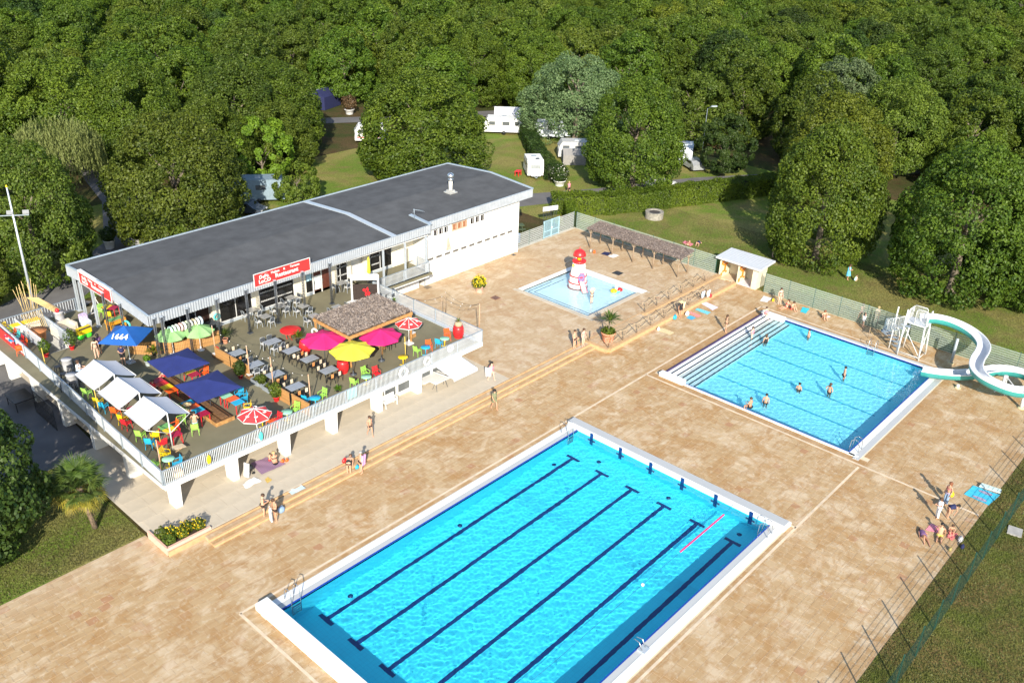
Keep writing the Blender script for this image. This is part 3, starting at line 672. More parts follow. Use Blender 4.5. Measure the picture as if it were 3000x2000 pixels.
for x0, x1 in ((22.5, 23.35), (23.35, 24.4)): 
    b = MB(); b.box(((x0+x1)/2, WY-.02, 4.0), (x1-x0-.04, .06, 2.9)); d_ = b.build('door', mat('brown_red_door', (.10, .03, .02), .4), rs)
    b = MB(); b.box((x0+.12, WY-.08, 3.6), (.04, .06, .3)); b.build('handle', CHROME, d_)
b = MB(); b.box((22.95, WY-.06, 3.45), (.62, .03, 1.1)); b.build('notice', mat('white_blue_notice', (.6, .72, .78), .5, var=.35, scale=7), rs)
b = MB(); b.box((22.1, WY-.06, 4.3), (.5, .03, .8)); b.build('notice', mat('menu_board', (.35, .55, .66), .5, var=.5, scale=9), rs)
b = MB(); b.box((22.5, WY-.05, 4.0), (.1, .08, 3.0)); b.box((23.36, WY-.05, 4.0), (.1, .08, 3.0)); b.box((22.93, WY-.05, 4.1), (.8, .08, .1)); b.build('door_frame', WHITE, rs)
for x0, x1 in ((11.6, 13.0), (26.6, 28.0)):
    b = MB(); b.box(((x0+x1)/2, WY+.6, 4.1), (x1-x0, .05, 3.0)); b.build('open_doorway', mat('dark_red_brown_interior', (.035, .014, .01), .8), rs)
# hanging garlands of white rings on the glass
for x0, x1 in ((17.3, 20.5), (25.45, 26.15), (28.8, 29.85), (25.05, 25.4)):
    for z in (3.45, 4.2, 4.95):
        g = MB(); n = int((x1-x0)/.16)
        for i in range(n): g.torus((x0+.08+i*.16, WY-.09, z), .055, .018, 8, 4, Euler((R(90), 0, 0)).to_matrix())
        o = g.build('ring_garland', WHITE, rs)
# building body
b = MB(); b.box((23.3, 47.4, (DK+5.66)/2), (20.4, 9.6, 5.66-DK-.01)); b.build('rear_volume', WALLW, rs)
b = MB(); b.box((40.3, 46.6, 3.25), (12.8, 11.8, 6.1)); b.build('end_block', WALLW, rs)
for (x0, x1, z0, z1, mm, fm) in ((35.0, 37.0, 4.92, 5.65, DGLASS, WHITE), (37.45, 39.45, 4.90, 5.63, mat('brown_shutter', (.28, .11, .05), .6), mat('tan_frame', (.50, .36, .26), .6)), (39.8, 41.9, 4.92, 5.68, DGLASS, WHITE)):
    n = 3; W_ = x1-x0
    f = MB(); f.box(((x0+x1)/2, 40.66, (z0+z1)/2), (W_, .06, z1-z0)); fo = f.build('window', fm, rs)
    for i in range(n):
        g = MB(); g.box((x0+W_*(i+.5)/n, 40.62, z0+(z1-z0)*.55), (W_/n*.62, .03, (z1-z0)*.72)); g.build('pane', mm, fo)
        g = MB(); g.box((x0+W_*(i+.5)/n+.06, 40.60, z0+(z1-z0)*.55), (.05, .03, (z1-z0)*.6)); g.build('glazing_bar', fm, fo)
for i in range(11):
    x = 34.7+i*1.095
    b = MB(); b.box((x, 40.69, 2.83), (.66, .08, .16)); b.box((x, 40.66, 2.92), (.7, .06, .03)); b.build('vent_slot', mat('vent_grey', (.12, .11, .10), .8), rs)
b = MB(); b.box((46.78, 40.62, 3.1), (.10, .10, 5.6)); b.build('downpipe', WHITE, rs)
b = MB(); b.box((33.85, 40.55, 1.5), (.07, .07, 2.2)); b.build('downpipe', GALV, rs)
# rust stain flag like tear of old paint
b = MB(); b.add([(36.95, 40.675, 4.75), (36.72, 40.675, 3.15), (37.42, 40.675, 3.12)], [(0, 1, 2)]); b.build('peeling_paint_patch', mat('pinkish_bare_render', (.58, .38, .30), .9, var=.2), rs)
# eave columns (pale) at the balcony and the left end
for (x, y) in ((27.9, 39.3), (30.4, 39.3), (32.85, 39.25)):
    b = MB(); b.box((x, y, (DK+5.9)/2), (.16, .12, 5.9-DK)); b.build('eave_column', PALEM, rs)
for (x, y) in ((7.0, 52.3), (6.75, 50.6), (6.75, 48.5)):
    b = MB(); b.box((x-.06, y, (DK+5.7)/2), (.09, .16, 5.7-DK)); b.box((x+.06, y, (DK+5.7)/2), (.09, .16, 5.7-DK)); b.box((x, y, DK+.04), (.34, .34, .07)); b.build('eave_column', PALEM, rs)
# chimney
ch = thing('roof_chimney', 'steel chimney with round cowl standing on the dark restaurant roof', 'chimney', (41.0, 44.5, roofz(41, 44.5)))
b = MB(); b.box((0, 0, .06), (.95, .95, .12)); b.box((0, 0, .2), (.6, .6, .2)); b.build('base', mat('galvanised_plate', (.5, .5, .48), .5, .4), ch)
b = MB(); b.lathe([(.20, .2), (.20, 1.25)], 14); b.build('flue', mat('cream_flue', (.66, .64, .58), .5), ch)
b = MB(); b.lathe([(.26, 1.25), (.26, 1.42)], 14); b.lathe([(.21, 1.42), (.32, 1.55), (.36, 1.7), (.30, 1.87), (.16, 1.98), (.02, 2.02)], 16); b.build('cowl', CHROME, ch)
an = thing('roof_antenna', 'small metal aerial at the edge of the restaurant roof', 'antenna', (33.6, 41.6, roofz(33.6, 41.6)))
b = MB(); b.tube([(0, 0, 0), (0, 0, 1.0)], .025); b.build('mast', GALV, an)
b = MB(); b.tube([(-.1, 0, .95), (1.2, .1, .55)], .02); b.tube([(-.4, -.25, .8), (.3, .3, .8)], .012)
for k in range(5): b.tube([(.1+.24*k, -.22, .9-.09*k), (.1+.24*k, .24, .9-.09*k)], .012)
b.tube([(0, 0, .5), (.6, .1, .0)], .015); b.build('elements', GALV, an)
# signs
def sign(label, o, xd, w, h, flip=1):
    t = thing('roof_sign', label, 'sign', o)
    x = Vector(xd); n = x.cross(Vector((0, 0, 1))); 
    def pt(u, v, d=0): return tuple(x*u+Vector((0, 0, 1))*v+n*d)
    b = MB(); b.quad(pt(-w/2, -h/2), pt(w/2, -h/2), pt(w/2, h/2), pt(-w/2, h/2), .06); b.build('panel', SIGNR, t)
    b = MB()
    for (p, q) in ((pt(-w/2, h/2, .0), pt(w/2, h/2, .0)), (pt(-w/2, -h/2, .0), pt(w/2, -h/2, .0)), (pt(-w/2, -h/2), pt(-w/2, h/2)), (pt(w/2, -h/2), pt(w/2, h/2))): b.bar(p, q, .05, .05)
    b.build('frame', WHITE, t)
    up = (0, 0, 1)
    text_on('Mojitos', pt(-w*.13, h*.25, .012), xd, up, h*.24, WHITE, t, bold=.008); text_on('&', pt(w*.03, h*.26, .012), xd, up, h*.24, WHITE, t, bold=.008)
    text_on('Terrasse', pt(w*.22, h*.27, .012), xd, up, h*.24, WHITE, t, bold=.008); text_on('Restaurant', pt(w*.07, -h*.09, .012), xd, up, h*.46, WHITE, t, bold=.014)
    text_on('DePa', pt(-w*.33, h*.14, .012), xd, up, h*.36, WHITE, t, bold=.012); text_on('LoCO', pt(-w*.32, -h*.2, .012), xd, up, h*.40, WHITE, t, bold=.012)
    g = MB(); g.torus(pt(-w*.325, 0, .008), h*.42, h*.012, 24, 4, Matrix((x, Vector((0, 0, 1)), -n)).transposed()); g.build('emblem_ring', SIGNR if False else mat('pale_pink_print', (.85, .45, .42)), t)
    b = MB(); b.bar(pt(w/2-.2, h/2-.05, -.06), pt(w/2-.2, -h/2+.1, -.7), .05); b.bar(pt(-w/2+.2, h/2-.05, -.06), pt(-w/2+.2, -h/2+.1, -.7), .05); b.build('stay', DGREYM, t)
    return t
sign('red restaurant sign with white lettering on the front edge of the roof', (17.98, 39.62, 6.62), (1, 0, 0), 5.2, 1.06)
sg = sign('red restaurant sign with white lettering on the left gable edge of the roof', (6.66, 47.6, 6.25), (0, -1, 0), 5.2, .95)
b = MB(); b.box((.1, 0, .56), (.3, 5.3, .08)); b.build('cover_strip', WHITE, sg)
bn = thing('railing_banner', 'red banner hanging outside the left terrace railing at the edge of the photo', 'banner', (.72, 49.9, DK+.45))
b = MB(); b.quad((-.05, 2.2, -.5), (-.06, -1.0, -.5), (-.06, -1.0, .48), (-.05, 2.2, .48), .02); b.build('cloth', SIGNR, bn)
text_on('DePa', (-.085, .0, .1), (0, -1, 0), (0, 0, 1), .5, WHITE, bn, bold=.012)
# ================================================================== vegetation
def leaf_material(name, dark, light, transl=.35):
    m = bpy.data.materials.new(name); m.use_nodes = True; n, l = NN(m); n.clear(); out = n.new('ShaderNodeOutputMaterial')
    a = n.new('ShaderNodeAttribute'); a.attribute_name = 'tint'; oi = n.new('ShaderNodeObjectInfo')
    mx = n.new('ShaderNodeMix'); mx.data_type = 'RGBA'; mx.inputs['A'].default_value = (*dark, 1); mx.inputs['B'].default_value = (*light, 1); l.new(a.outputs['Fac'], mx.inputs['Factor'])
    hs = n.new('ShaderNodeHueSaturation'); l.new(mx.outputs['Result'], hs.inputs['Color'])
    r1 = n.new('ShaderNodeMapRange'); r1.inputs['To Min'].default_value = .488; r1.inputs['To Max'].default_value = .512; l.new(oi.outputs['Random'], r1.inputs['Value']); l.new(r1.outputs[0], hs.inputs['Hue'])
    w = n.new('ShaderNodeMath'); w.operation = 'MULTIPLY_ADD'; l.new(oi.outputs['Random'], w.inputs[0]); w.inputs[1].default_value = 7.31; w.inputs[2].default_value = 0
    fr = n.new('ShaderNodeMath'); fr.operation = 'FRACT'; l.new(w.outputs[0], fr.inputs[0])
    r2 = n.new('ShaderNodeMapRange'); r2.inputs['To Min'].default_value = .78; r2.inputs['To Max'].default_value = 1.2; l.new(fr.outputs[0], r2.inputs['Value']); l.new(r2.outputs[0], hs.inputs['Value'])
    d = n.new('ShaderNodeBsdfPrincipled'); d.inputs['Roughness'].default_value = .55; d.inputs['Specular IOR Level'].default_value = .35; l.new(hs.outputs[0], d.inputs['Base Color'])
    t = n.new('ShaderNodeBsdfTranslucent'); h2 = n.new('ShaderNodeHueSaturation'); h2.inputs['Hue'].default_value = .49; h2.inputs['Value'].default_value = 1.25; l.new(hs.outputs[0], h2.inputs['Color']); l.new(h2.outputs[0], t.inputs['Color'])
    ms = n.new('ShaderNodeMixShader'); ms.inputs[0].default_value = transl; l.new(d.outputs[0], ms.inputs[1]); l.new(t.outputs[0], ms.inputs[2]); l.new(ms.outputs[0], out.inputs[0]); return m
LEAF = leaf_material('broadleaf_foliage', (.036, .080, .008), (.155, .225, .018), .38)
LEAFD = leaf_material('dark_foliage', (.017, .046, .008), (.075, .120, .018))
LEAFB = leaf_material('bright_green_foliage', (.08, .17, .012), (.20, .33, .025))
LEAFS = leaf_material('silvery_foliage', (.065, .115, .04), (.21, .28, .12))
LEAFY = leaf_material('yellow_green_foliage', (.06, .10, .010), (.20, .25, .02), .38)
LEAFO = leaf_material('olive_foliage', (.040, .078, .009), (.170, .225, .024), .38)
LEAFH = leaf_material('hedge_foliage', (.06, .12, .008), (.21, .30, .02), .4)
LEAFW = leaf_material('weeping_foliage', (.10, .13, .03), (.25, .28, .09), .35)
BARK = mat('mottled_bark', (.15, .125, .09), .9, var=.35, scale=3, bump=.6)
def leaves_mesh(name, P, N, size, tint, mats, rng, asp=.7, droop=0.0):
    n = len(P); T = rng.normal(size=(n, 3)); T -= (T*N).sum(1, keepdims=True)*N; T /= np.linalg.norm(T, axis=1, keepdims=True)+1e-9
    if droop: T = T*(1-droop)+np.array([0, 0, -1.0])*droop; T /= np.linalg.norm(T, axis=1, keepdims=True)
    B = np.cross(N, T); B /= np.linalg.norm(B, axis=1, keepdims=True)+1e-9
    s = size*rng.uniform(.6, 1.35, (n, 1)); fold = N*s*.18
    V = np.stack([P-T*s*.5, P+B*s*.5*asp+fold, P+T*s*.55, P-B*s*.5*asp+fold], 1).reshape(-1, 3)
    me = bpy.data.meshes.new(name); me.vertices.add(4*n); me.vertices.foreach_set('co', V.astype(np.float32).ravel())
    me.loops.add(4*n); me.loops.foreach_set('vertex_index', np.arange(4*n, dtype=np.int32)); me.polygons.add(n)
    me.polygons.foreach_set('loop_start', np.arange(0, 4*n, 4, dtype=np.int32)); me.polygons.foreach_set('loop_total', np.full(n, 4, dtype=np.int32))
    me.materials.append(mats); me.update(calc_edges=True)
    at_ = me.attributes.new('tint', 'FLOAT', 'FACE'); at_.data.foreach_set('value', np.clip(tint, 0, 1).astype(np.float32)); return me
def crown_mesh(name, seed, H, Rr, n, leaf, m, base=.14, shape='dome', clumps=70, droop=0.0):
    rng = np.random.default_rng(seed)
    def prof(t):
        if shape == 'dome': return np.clip(1-(np.maximum(t-.30, 0)/(.71))**2, 0, 1)**.62*np.clip(1-((.30-np.minimum(t, .3))/.6)**2, 0, 1)
        if shape == 'cone': return np.clip((1-t)**.62*1.08, 0, 1)*np.clip(t*7+.5, 0, 1)
        return np.sqrt(np.clip(1-((t-.5)/.52)**2, 0, 1))
    C = []; r_ = []
    # lobes on the envelope, different sizes, so that the outline is uneven
    ph = rng.uniform(0, 6.28, 5)
    while len(C) < clumps:
        t = rng.beta(1.1, 1.4); a = rng.uniform(0, 2*np.pi); lump = 1+.07*np.sin(2*a+ph[0])+.05*np.sin(3*a+ph[1]+4*t)+.04*np.sin(5*a+ph[2]-6*t)
        rad = prof(t)*Rr*lump*(rng.uniform(.84, .97) if rng.random() < .85 else rng.uniform(.45, .8)); z = H*(base+(1-base)*t*.95); C.append((rad*np.cos(a), rad*np.sin(a), z)); r_.append(Rr*rng.uniform(.08, .19))
    C = np.array(C); r_ = np.array(r_); w = r_**2; w /= w.sum(); k = rng.choice(len(C), n, p=w)
    D = rng.normal(size=(n, 3)); D /= np.linalg.norm(D, axis=1, keepdims=True); rad = r_[k][:, None]*rng.uniform(.72, 1.05, (n, 1))**.5
    P = C[k]+D*rad*np.array([1, 1, .8])
    ax = np.stack([np.zeros(n), np.zeros(n), np.full(n, H*(base+.42*(1-base)))], 1); O = P-ax; On = O/np.linalg.norm(O, axis=1, keepdims=True)
    keep = ((D*On).sum(1) > -.25) & (P[:, 2] > .3); P, D, On, k = P[keep], D[keep], On[keep], k[keep]; n = len(P)
    N = D*.55+On*.35+rng.normal(size=(n, 3))*.55+np.array([0, 0, .25]); N /= np.linalg.norm(N, axis=1, keepdims=True)
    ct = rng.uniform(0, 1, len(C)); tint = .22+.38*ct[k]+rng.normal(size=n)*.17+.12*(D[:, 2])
    return leaves_mesh(name, P, N, leaf, tint, m, rng, droop=droop)
def trunk_mesh(name, H, r, m=None, limbs=5, seed=0):
    rng = random.Random(seed); b = MB(); top = H*.6
    b.tube([(0, 0, 0), (.02, 0, .25), (.0, .05, top*.3), (.1, 0, top*.65), (0, 0, top)], [r*1.7, r*1.15, r, r*.7, r*.2], 9)
    for i in range(limbs):
        a = 6.28*i/limbs+rng.uniform(-.4, .4); z0 = H*rng.uniform(.3, .5); L_ = H*rng.uniform(.12, .2); p = (0, 0, z0); q = (math.cos(a)*L_*.55, math.sin(a)*L_*.55, z0+L_*.5); e = (math.cos(a)*L_, math.sin(a)*L_, z0+L_*1.1)
        b.tube([p, q, e], [r*.5, r*.33, r*.1], 6)
    return b.mesh(name, m or BARK)
CR = {}
def crowns():
    for i in range(5): CR['big%d' % i] = crown_mesh('crown', 100+i, 13.5, 6.4, 78000, .235, LEAF, .05, 'dome', 380)
    for i in range(4): CR['far%d' % i] = crown_mesh('crown', 200+i, 13.5, 5.7, 36000, .31, LEAF, .04, 'dome', 280)
    CR['small'] = crown_mesh('crown', 300, 7.5, 3.6, 30000, .2, LEAF, .06, 'ball', 130)
    CR['bush'] = crown_mesh('crown', 301, 4.0, 2.6, 12000, .2, LEAF, .0, 'ball', 90)
    CR['silver'] = crown_mesh('crown', 302, 11.5, 6.6, 52000, .22, LEAFS, .05, 'dome', 280, droop=.25)
    CR['dark'] = crown_mesh('crown', 303, 8.6, 5.2, 62000, .22, LEAFD, .02, 'ball', 230)
    CR['bright'] = crown_mesh('crown', 304, 8.2, 4.0, 30000, .24, LEAFB, .08, 'ball', 130)
crowns()
TRK = {'t': trunk_mesh('trunk', 13.5, .34, seed=3), 's': trunk_mesh('trunk', 7.5, .15, seed=4), 'b': trunk_mesh('trunk', 4, .08, seed=5)}
rt = random.Random(17)
def tree(name, label, kind, x, y, s=1.0, sz=None, m=None, trunk='t', group=None, rz=None, cat='tree'):
    t = thing(name, label, cat, (x, y, 0), rt.uniform(0, 6.28) if rz is None else rz, group); t.scale = (s, s, sz or s)
    c = put('crown', CR[kind], t)
    if m: c.material_slots[0].link = 'OBJECT'; c.material_slots[0].material = m
    put('trunk', TRK[trunk], t); return t
N_ = tree
N_('plane_tree', 'tall tree with dense green crown at the left edge, behind the tall lamp mast', 'big0', 9.6, 66.6, .80, 1.0, LEAFO)
N_('plane_tree', 'large pale topped tree left of centre, right behind the restaurant roof', 'big1', 24.2, 67.5, .98, 1.02, LEAFO)
N_('shrub', 'low leafy bush directly behind the left half of the restaurant roof', 'bush', 23.5, 63.2, 1.1, 1.15, LEAFO, 'b', cat='shrub')
N_('bright_green_tree', 'bright light green tree above the parked motorhome', 'bright', 41.0, 77.5, 1.0, 1.05, None, 's')
N_('small_tree', 'small round bush tree just behind the middle of the roof, right of the motorhome', 'bush', 40.2, 69.5, 1.05, 1.2, LEAFO, 'b')
N_('plane_tree', 'big spreading tree in the middle behind the restaurant, right of the motorhome clearing', 'big2', 57.0, 66.2, 1.18, 1.06, LEAF)
N_('silver_willow', 'silvery grey green willow in the centre behind the white caravans', 'silver', 88.3, 66.5, 1.12, 1.10)
N_('plane_tree', 'big round tree right of centre, behind the clipped hedge', 'big3', 75.4, 46.6, .96, 1.06, LEAF)
N_('small_tree', 'small dark tree beside the street lamp, right of the big round tree', 'small', 89.0, 41.5, 1.0, 1.08, LEAFD, 's')
N_('plane_tree', 'big tree with a visible grey trunk on the lawn right of the shower block', 'big4', 69.2, 18.4, .92, 1.08, LEAF)
N_('plane_tree', 'yellowish green tree behind the big lawn tree on the right', 'big0', 88, 26.0, .98, 1.05, LEAFY)
N_('plane_tree', 'broad tree behind the right hand lawn trees, yellow green on its right side', 'big1', 106, 25.5, 1.0, 1.0, LEAFO)
N_('plane_tree', 'largest tree at the right edge, its crown hanging low above the lawn and slide', 'big2', 70.6, 5.0, 1.02, 1.12, LEAF)
N_('plane_tree', 'right hand tree partly cut off by the photo edge, right of the slide', 'big3', 74.5, -2.5, 1.0, 1.04, LEAF)
N_('small_tree', 'mid sized tree between the big lawn trees and the tents on the right', 'small', 104, 14.5, 1.15, 1.25, LEAF, 's')
N_('plane_tree', 'dull brown green tree far right beneath the canopy edge', 'far1', 135, 22.5, .95, .92, LEAFO)
N_('dark_tree', 'dark leafy tree in the lower left corner beside the fan palm', 'dark', -10.6, 31.0, 1.0, 1.17, None, 's')
N_('dark_tree', 'dark tree at the lower left edge, left of the terrace and nearer the path', 'dark', -9.5, 38.0, .8, .78, None, 's', rz=2.0)
N_('small_tree', 'low green tree at the left edge beside the foot of the lamp mast', 'small', 3.2, 64.0, .75, .85, LEAFO, 's')
# weeping willow on the left
wl_ = thing('weeping_willow', 'weeping willow with pale hanging twigs behind the left edge tree', 'tree', (18.5, 80.5, 0))
rng = np.random.default_rng(9); nst = 900; P = []; T_ = []
for i in range(nst):
    a = rng.uniform(0, 6.28); r0 = 4.6*rng.uniform(.2, 1)**.5; z0 = 11.5-.14*r0**2+rng.uniform(-.6, .4); L_ = rng.uniform(1.2, 4.5) if r0 > 2.5 else rng.uniform(.4, 1.2)
    for k in range(int(L_/.14)): P.append((r0*math.cos(a)+rng.normal()*.05+k*.012*math.cos(a), r0*math.sin(a)+rng.normal()*.05+k*.012*math.sin(a), z0-k*.14)); T_.append(.35+.5*rng.random())
P = np.array(P); Nn = rng.normal(size=P.shape)*.5+np.stack([P[:, 0], P[:, 1], np.full(len(P), 2)], 1)*.15; Nn /= np.linalg.norm(Nn, axis=1, keepdims=True)
put('crown', leaves_mesh('crown', P, Nn, .3, np.array(T_), LEAFW, rng, .35, .8), wl_); put('trunk', TRK['t'], wl_)
# more trees one can tell apart behind the clearing
CL = ['behind the left roof end, third row back', 'behind the bright green tree, slightly left', 'right behind the bright green tree', 'left of the dark gap behind the roof', 'touching the top of the pale topped tree on its right', 'standing over the left side of the bright green tree', 'left of the dark blue tent in the shade', 'behind the big spreading middle tree', 'just behind the silver willow, left side', 'behind the long white caravan', 'behind the silver willow, right side', 'behind the street lamp', 'right behind the small dark tree', 'between silver willow and street lamp', 'of greyish silver tint behind the yellowish tree']
for x, y, s, k, m in ((33, 92, 1.0, 'big3', LEAF), (44, 88, 1.0, 'big4', LEAFO), (51.5, 90, 1.0, 'big0', LEAF), (27, 99, 1.05, 'big1', LEAF), (36, 80.5, .8, 'big2', LEAF), (46.5, 82.5, .72, 'big3', LEAFO), (77.5, 108, .9, 'far0', LEAF), (88, 103, .9, 'far1', LEAFO), (98.5, 83, .95, 'big0', LEAF), (94, 93.5, .9, 'big4', LEAF),
                      (106, 70, 1.0, 'far2', LEAF), (118, 57, 1.05, 'far3', LEAFO), (108, 50, .95, 'far0', LEAF), (100, 53.5, .9, 'far1', LEAFO), (120, 40, 1.0, 'far2', LEAFS)):
    tree('campsite_tree', 'full green tree of the campsite just beyond the clearings, its crown touching its neighbours', k, x, y, s*rt.uniform(.95, 1.05), s*rt.uniform(.9, 1.05), m, group='campsite trees round the clearings')['label'] = 'full green campsite tree '+CL.pop(0)
# the unbroken wood beyond
clear = [(62, 84, 7), (84, 77, 8), (69, 58, 10), (59, 80, 7), (64, 92, 7), (70, 98, 6), (151, 24, 7), (140, 10, 8), (78, 70, 9), (92, 76, 3), (38, 71, 6), (20, 76, 6), (10, 60, 8), (128, 58, 0)]
taken = [(o.location.x, o.location.y) for o in bpy.data.objects if o.get('category') == 'tree']
def okk(x, y):
    if any((x-a)**2+(y-b)**2 < r*r for a, b, r in clear): return False
    if any((x-a)**2+(y-b)**2 < 8.6**2 for a, b in taken): return False
    if x < 62+0 and y < 84 and x > -30 and y < 84: return y > 84 or False
    if x < 96 and y < 62: return False
    if 90 < x < 130 and y < 34 and y > -20: return x > 112
    if x > 84 and y < -2 and x < 110: return True
    return True
cnt = 0; EXTRA = []
g_ = 10.4
CAND = []
for i in range(-6, 40):
    for j in range(-6, 40):
        x = 5+i*g_+(j % 2)*g_/2+rt.uniform(-1.7, 1.7); y = -30+j*g_*.92+rt.uniform(-1.7, 1.7)
        dx, dy = x-CP[0], y-CP[1]; dd = math.hypot(dx, dy)
        if dd < 88 or dd > 300 or not inframe(x, y, 9, 260): continue
        CAND.append((dd, x, y))
for dd, x, y in sorted(CAND):
        if not okk(x, y): continue
        if cnt >= 285: EXTRA.append((x, y)); continue
        sp = rt.random(); m = LEAF if sp < .55 else LEAFO if sp < .85 else LEAFY if sp < .96 else LEAFD
        s = rt.uniform(.8, 1.08)
        tree('wood_tree', 'leafy tree in the unbroken wood filling the top of the photo, one crown among many', 'far%d' % rt.randrange(4), x, y, s, s*rt.uniform(.86, 1.1), m, group='trees of the wood beyond the campsite'); cnt += 1
if EXTRA:
    fm = crown_mesh('crown', 777, 13, 6.6, 5200, .8, LEAF, .04, 'dome', 70); V = np.empty(len(fm.vertices)*3, np.float32); fm.vertices.foreach_get('co', V); V = V.reshape(-1, 3); T0 = np.empty(len(fm.polygons), np.float32); fm.attributes['tint'].data.foreach_get('value', T0)
    VS = []; TS = []
    for x, y in EXTRA[:110]:
        a = rt.uniform(0, 6.28); s = rt.uniform(.85, 1.05); c_, s_ = math.cos(a)*s, math.sin(a)*s; W = np.stack([V[:, 0]*c_-V[:, 1]*s_+x, V[:, 0]*s_+V[:, 1]*c_+y, V[:, 2]*s], 1); VS.append(W); TS.append(T0+rt.uniform(-.12, .12))
    VS = np.concatenate(VS); TS = np.concatenate(TS); n = len(TS); me = bpy.data.meshes.new('far_wood'); me.vertices.add(4*n); me.vertices.foreach_set('co', VS.astype(np.float32).ravel()); me.loops.add(4*n); me.loops.foreach_set('vertex_index', np.arange(4*n, dtype=np.int32)); me.polygons.add(n)
    me.polygons.foreach_set('loop_start', np.arange(0, 4*n, 4, dtype=np.int32)); me.polygons.foreach_set('loop_total', np.full(n, 4, dtype=np.int32)); me.materials.append(LEAF); me.update(calc_edges=True); k_ = me.attributes.new('tint', 'FLOAT', 'FACE'); k_.data.foreach_set('value', np.clip(TS, 0, 1))
    tag(put('far_wood', me), 'farthest strip of the wood at the top edge of the photo', 'wood', None, 'stuff')
# ------------------------------------------------------------------ hedges
def hedge(label, pts, w, h, n, m, leaf=.16):
    rng = np.random.default_rng(len(label)); P = []; N = []
    seg = [(Vector((*a, 0)), Vector((*b, 0))) for a, b in zip(pts[:-1], pts[1:])]; tot = sum((b-a).length for a, b in seg)
    t = thing('hedge', label, 'hedge', (*pts[0], 0)); o0 = np.array([*pts[0], 0])
    core = MB()
    for a, b in seg:
        d = (b-a); L_ = d.length; d.normalize(); nr = Vector((-d.y, d.x, 0)); k = int(n*L_/tot)
        core.bar((a.x-o0[0], a.y-o0[1], h*.47), (b.x-o0[0], b.y-o0[1], h*.47), w*.8, h*.88)
        for _ in range(k):
            s = rng.uniform(-.3, L_+.3); f = rng.random(); A = h*2/(2*h+w)
            wob = 1+.10*math.sin(s*1.3+a.x)+.06*math.sin(s*3.1)
            if f < A: sd = 1 if rng.random() < .5 else -1; z = rng.uniform(0, h); u = sd*w/2*wob; nn = (nr.x*sd, nr.y*sd, .2)
            else: u = rng.uniform(-w/2, w/2); z = h*(wob*.5+.5); nn = (0, 0, 1)
            p = a+d*s+nr*(u+rng.normal()*.06); P.append((p.x-o0[0], p.y-o0[1], z+rng.normal()*.06)); N.append(nn)
    P = np.array(P); N = np.array(N)+rng.normal(size=P.shape)*.55; N /= np.linalg.norm(N, axis=1, keepdims=True)
    tint = .35+.25*np.sin(P[:, 0]*.8)*np.sin(P[:, 0]*.31+1)+rng.normal(size=len(P))*.18
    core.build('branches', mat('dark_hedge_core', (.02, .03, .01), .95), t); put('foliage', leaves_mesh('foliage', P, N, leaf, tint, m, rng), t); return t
hedge('long clipped yellow green hedge between the lawn and the campsite road', [(60.2, 47.0), (64.5, 42.8), (71.5, 39.6), (80, 36.0), (88, 32.5)], 2.2, 2.2, 42000, LEAFH, .17)
hedge('narrow green hedge strip between gate panel and paddling pool fence', [(57.2, 41.6), (60.0, 44.5)], 1.1, 1.9, 5000, LEAFH, .15)
hedge('dark diagonal hedge between the caravan lawn and the silver willow', [(69.8, 55.0), (76, 63.5), (83.5, 72.0)], 1.9, 1.9, 16000, LEAFD, .17)
# ------------------------------------------------------------------ grass blades stay material; leaf litter and tufts near the camera
def tufts(name, label, x0, x1, y0, y1, n, m, z=0.0, h=.09):
    rng = np.random.default_rng(n); P = np.stack([rng.uniform(x0, x1, n), rng.uniform(y0, y1, n), rng.uniform(z, z+h*.5, n)], 1); N = rng.normal(size=(n, 3)); N[:, 2] *= .35; N /= np.linalg.norm(N, axis=1, keepdims=True)
    tint = .35+.3*np.sin(P[:, 0]*.9+np.sin(P[:, 1]*.7))*np.cos(P[:, 1]*.6)+rng.normal(size=n)*.2
    o = put(name, leaves_mesh(name, P, N, h*1.2, tint, m, rng, .35)); return tag(o, label, 'grass', None, 'stuff')
GTU = leaf_material('dry_grass_blades', (.085, .078, .03), (.16, .165, .045), .2); GTB = leaf_material('brown_verge_blades', (.075, .085, .025), (.16, .175, .045), .2)
tufts('grass', 'short dry grass at the foot of the dark tree and palm', -22, -1.9, 25.8, 36, 60000, GTU, -.01)
tufts('grass', 'brown green grass of the verge outside the deck', 12, 46, -17, -9.15, 90000, GTB, 0)
tufts('grass', 'lawn grass beyond the fence beside the shower block and slide', 57.5, 72, -8, 41, 90000, GTU, -.01, .08)
# ------------------------------------------------------------------ fan palm beside the path
pl = thing('fan_palm', 'fan palm with yellowing lower fronds on the grass left of the terrace', 'palm tree', (-3.5, 28.4, 0))
b = MB(); r_ = random.Random(4); pts = [(0, 0, 0), (-.1, .05, .8), (-.25, .1, 1.8), (-.35, .2, 2.9)]
b.tube(pts, [.17, .14, .15, .19], 9)
for i in range(150):
    t = r_.random(); a = r_.uniform(0, 6.28); z = .2+2.7*t; cx = -.35*t; rr = .15
    b.add([(cx+rr*math.cos(a), rr*math.sin(a)+.15*t, z), (cx+(rr+.09)*math.cos(a+.1), (rr+.09)*math.sin(a+.1)+.15*t, z+.18), (cx+rr*math.cos(a+.35), rr*math.sin(a+.35)+.15*t, z)], [(0, 1, 2)])
b.build('trunk', mat('palm_fibre', (.16, .115, .075), .95, var=.4, scale=9, bump=.5), pl)
PG = leaf_material('palm_green', (.035, .07, .012), (.10, .15, .025), .2); PY = leaf_material('palm_yellow', (.16, .15, .02), (.34, .28, .03), .2); PB = leaf_material('palm_dead', (.24, .17, .08), (.36, .26, .13), .2)
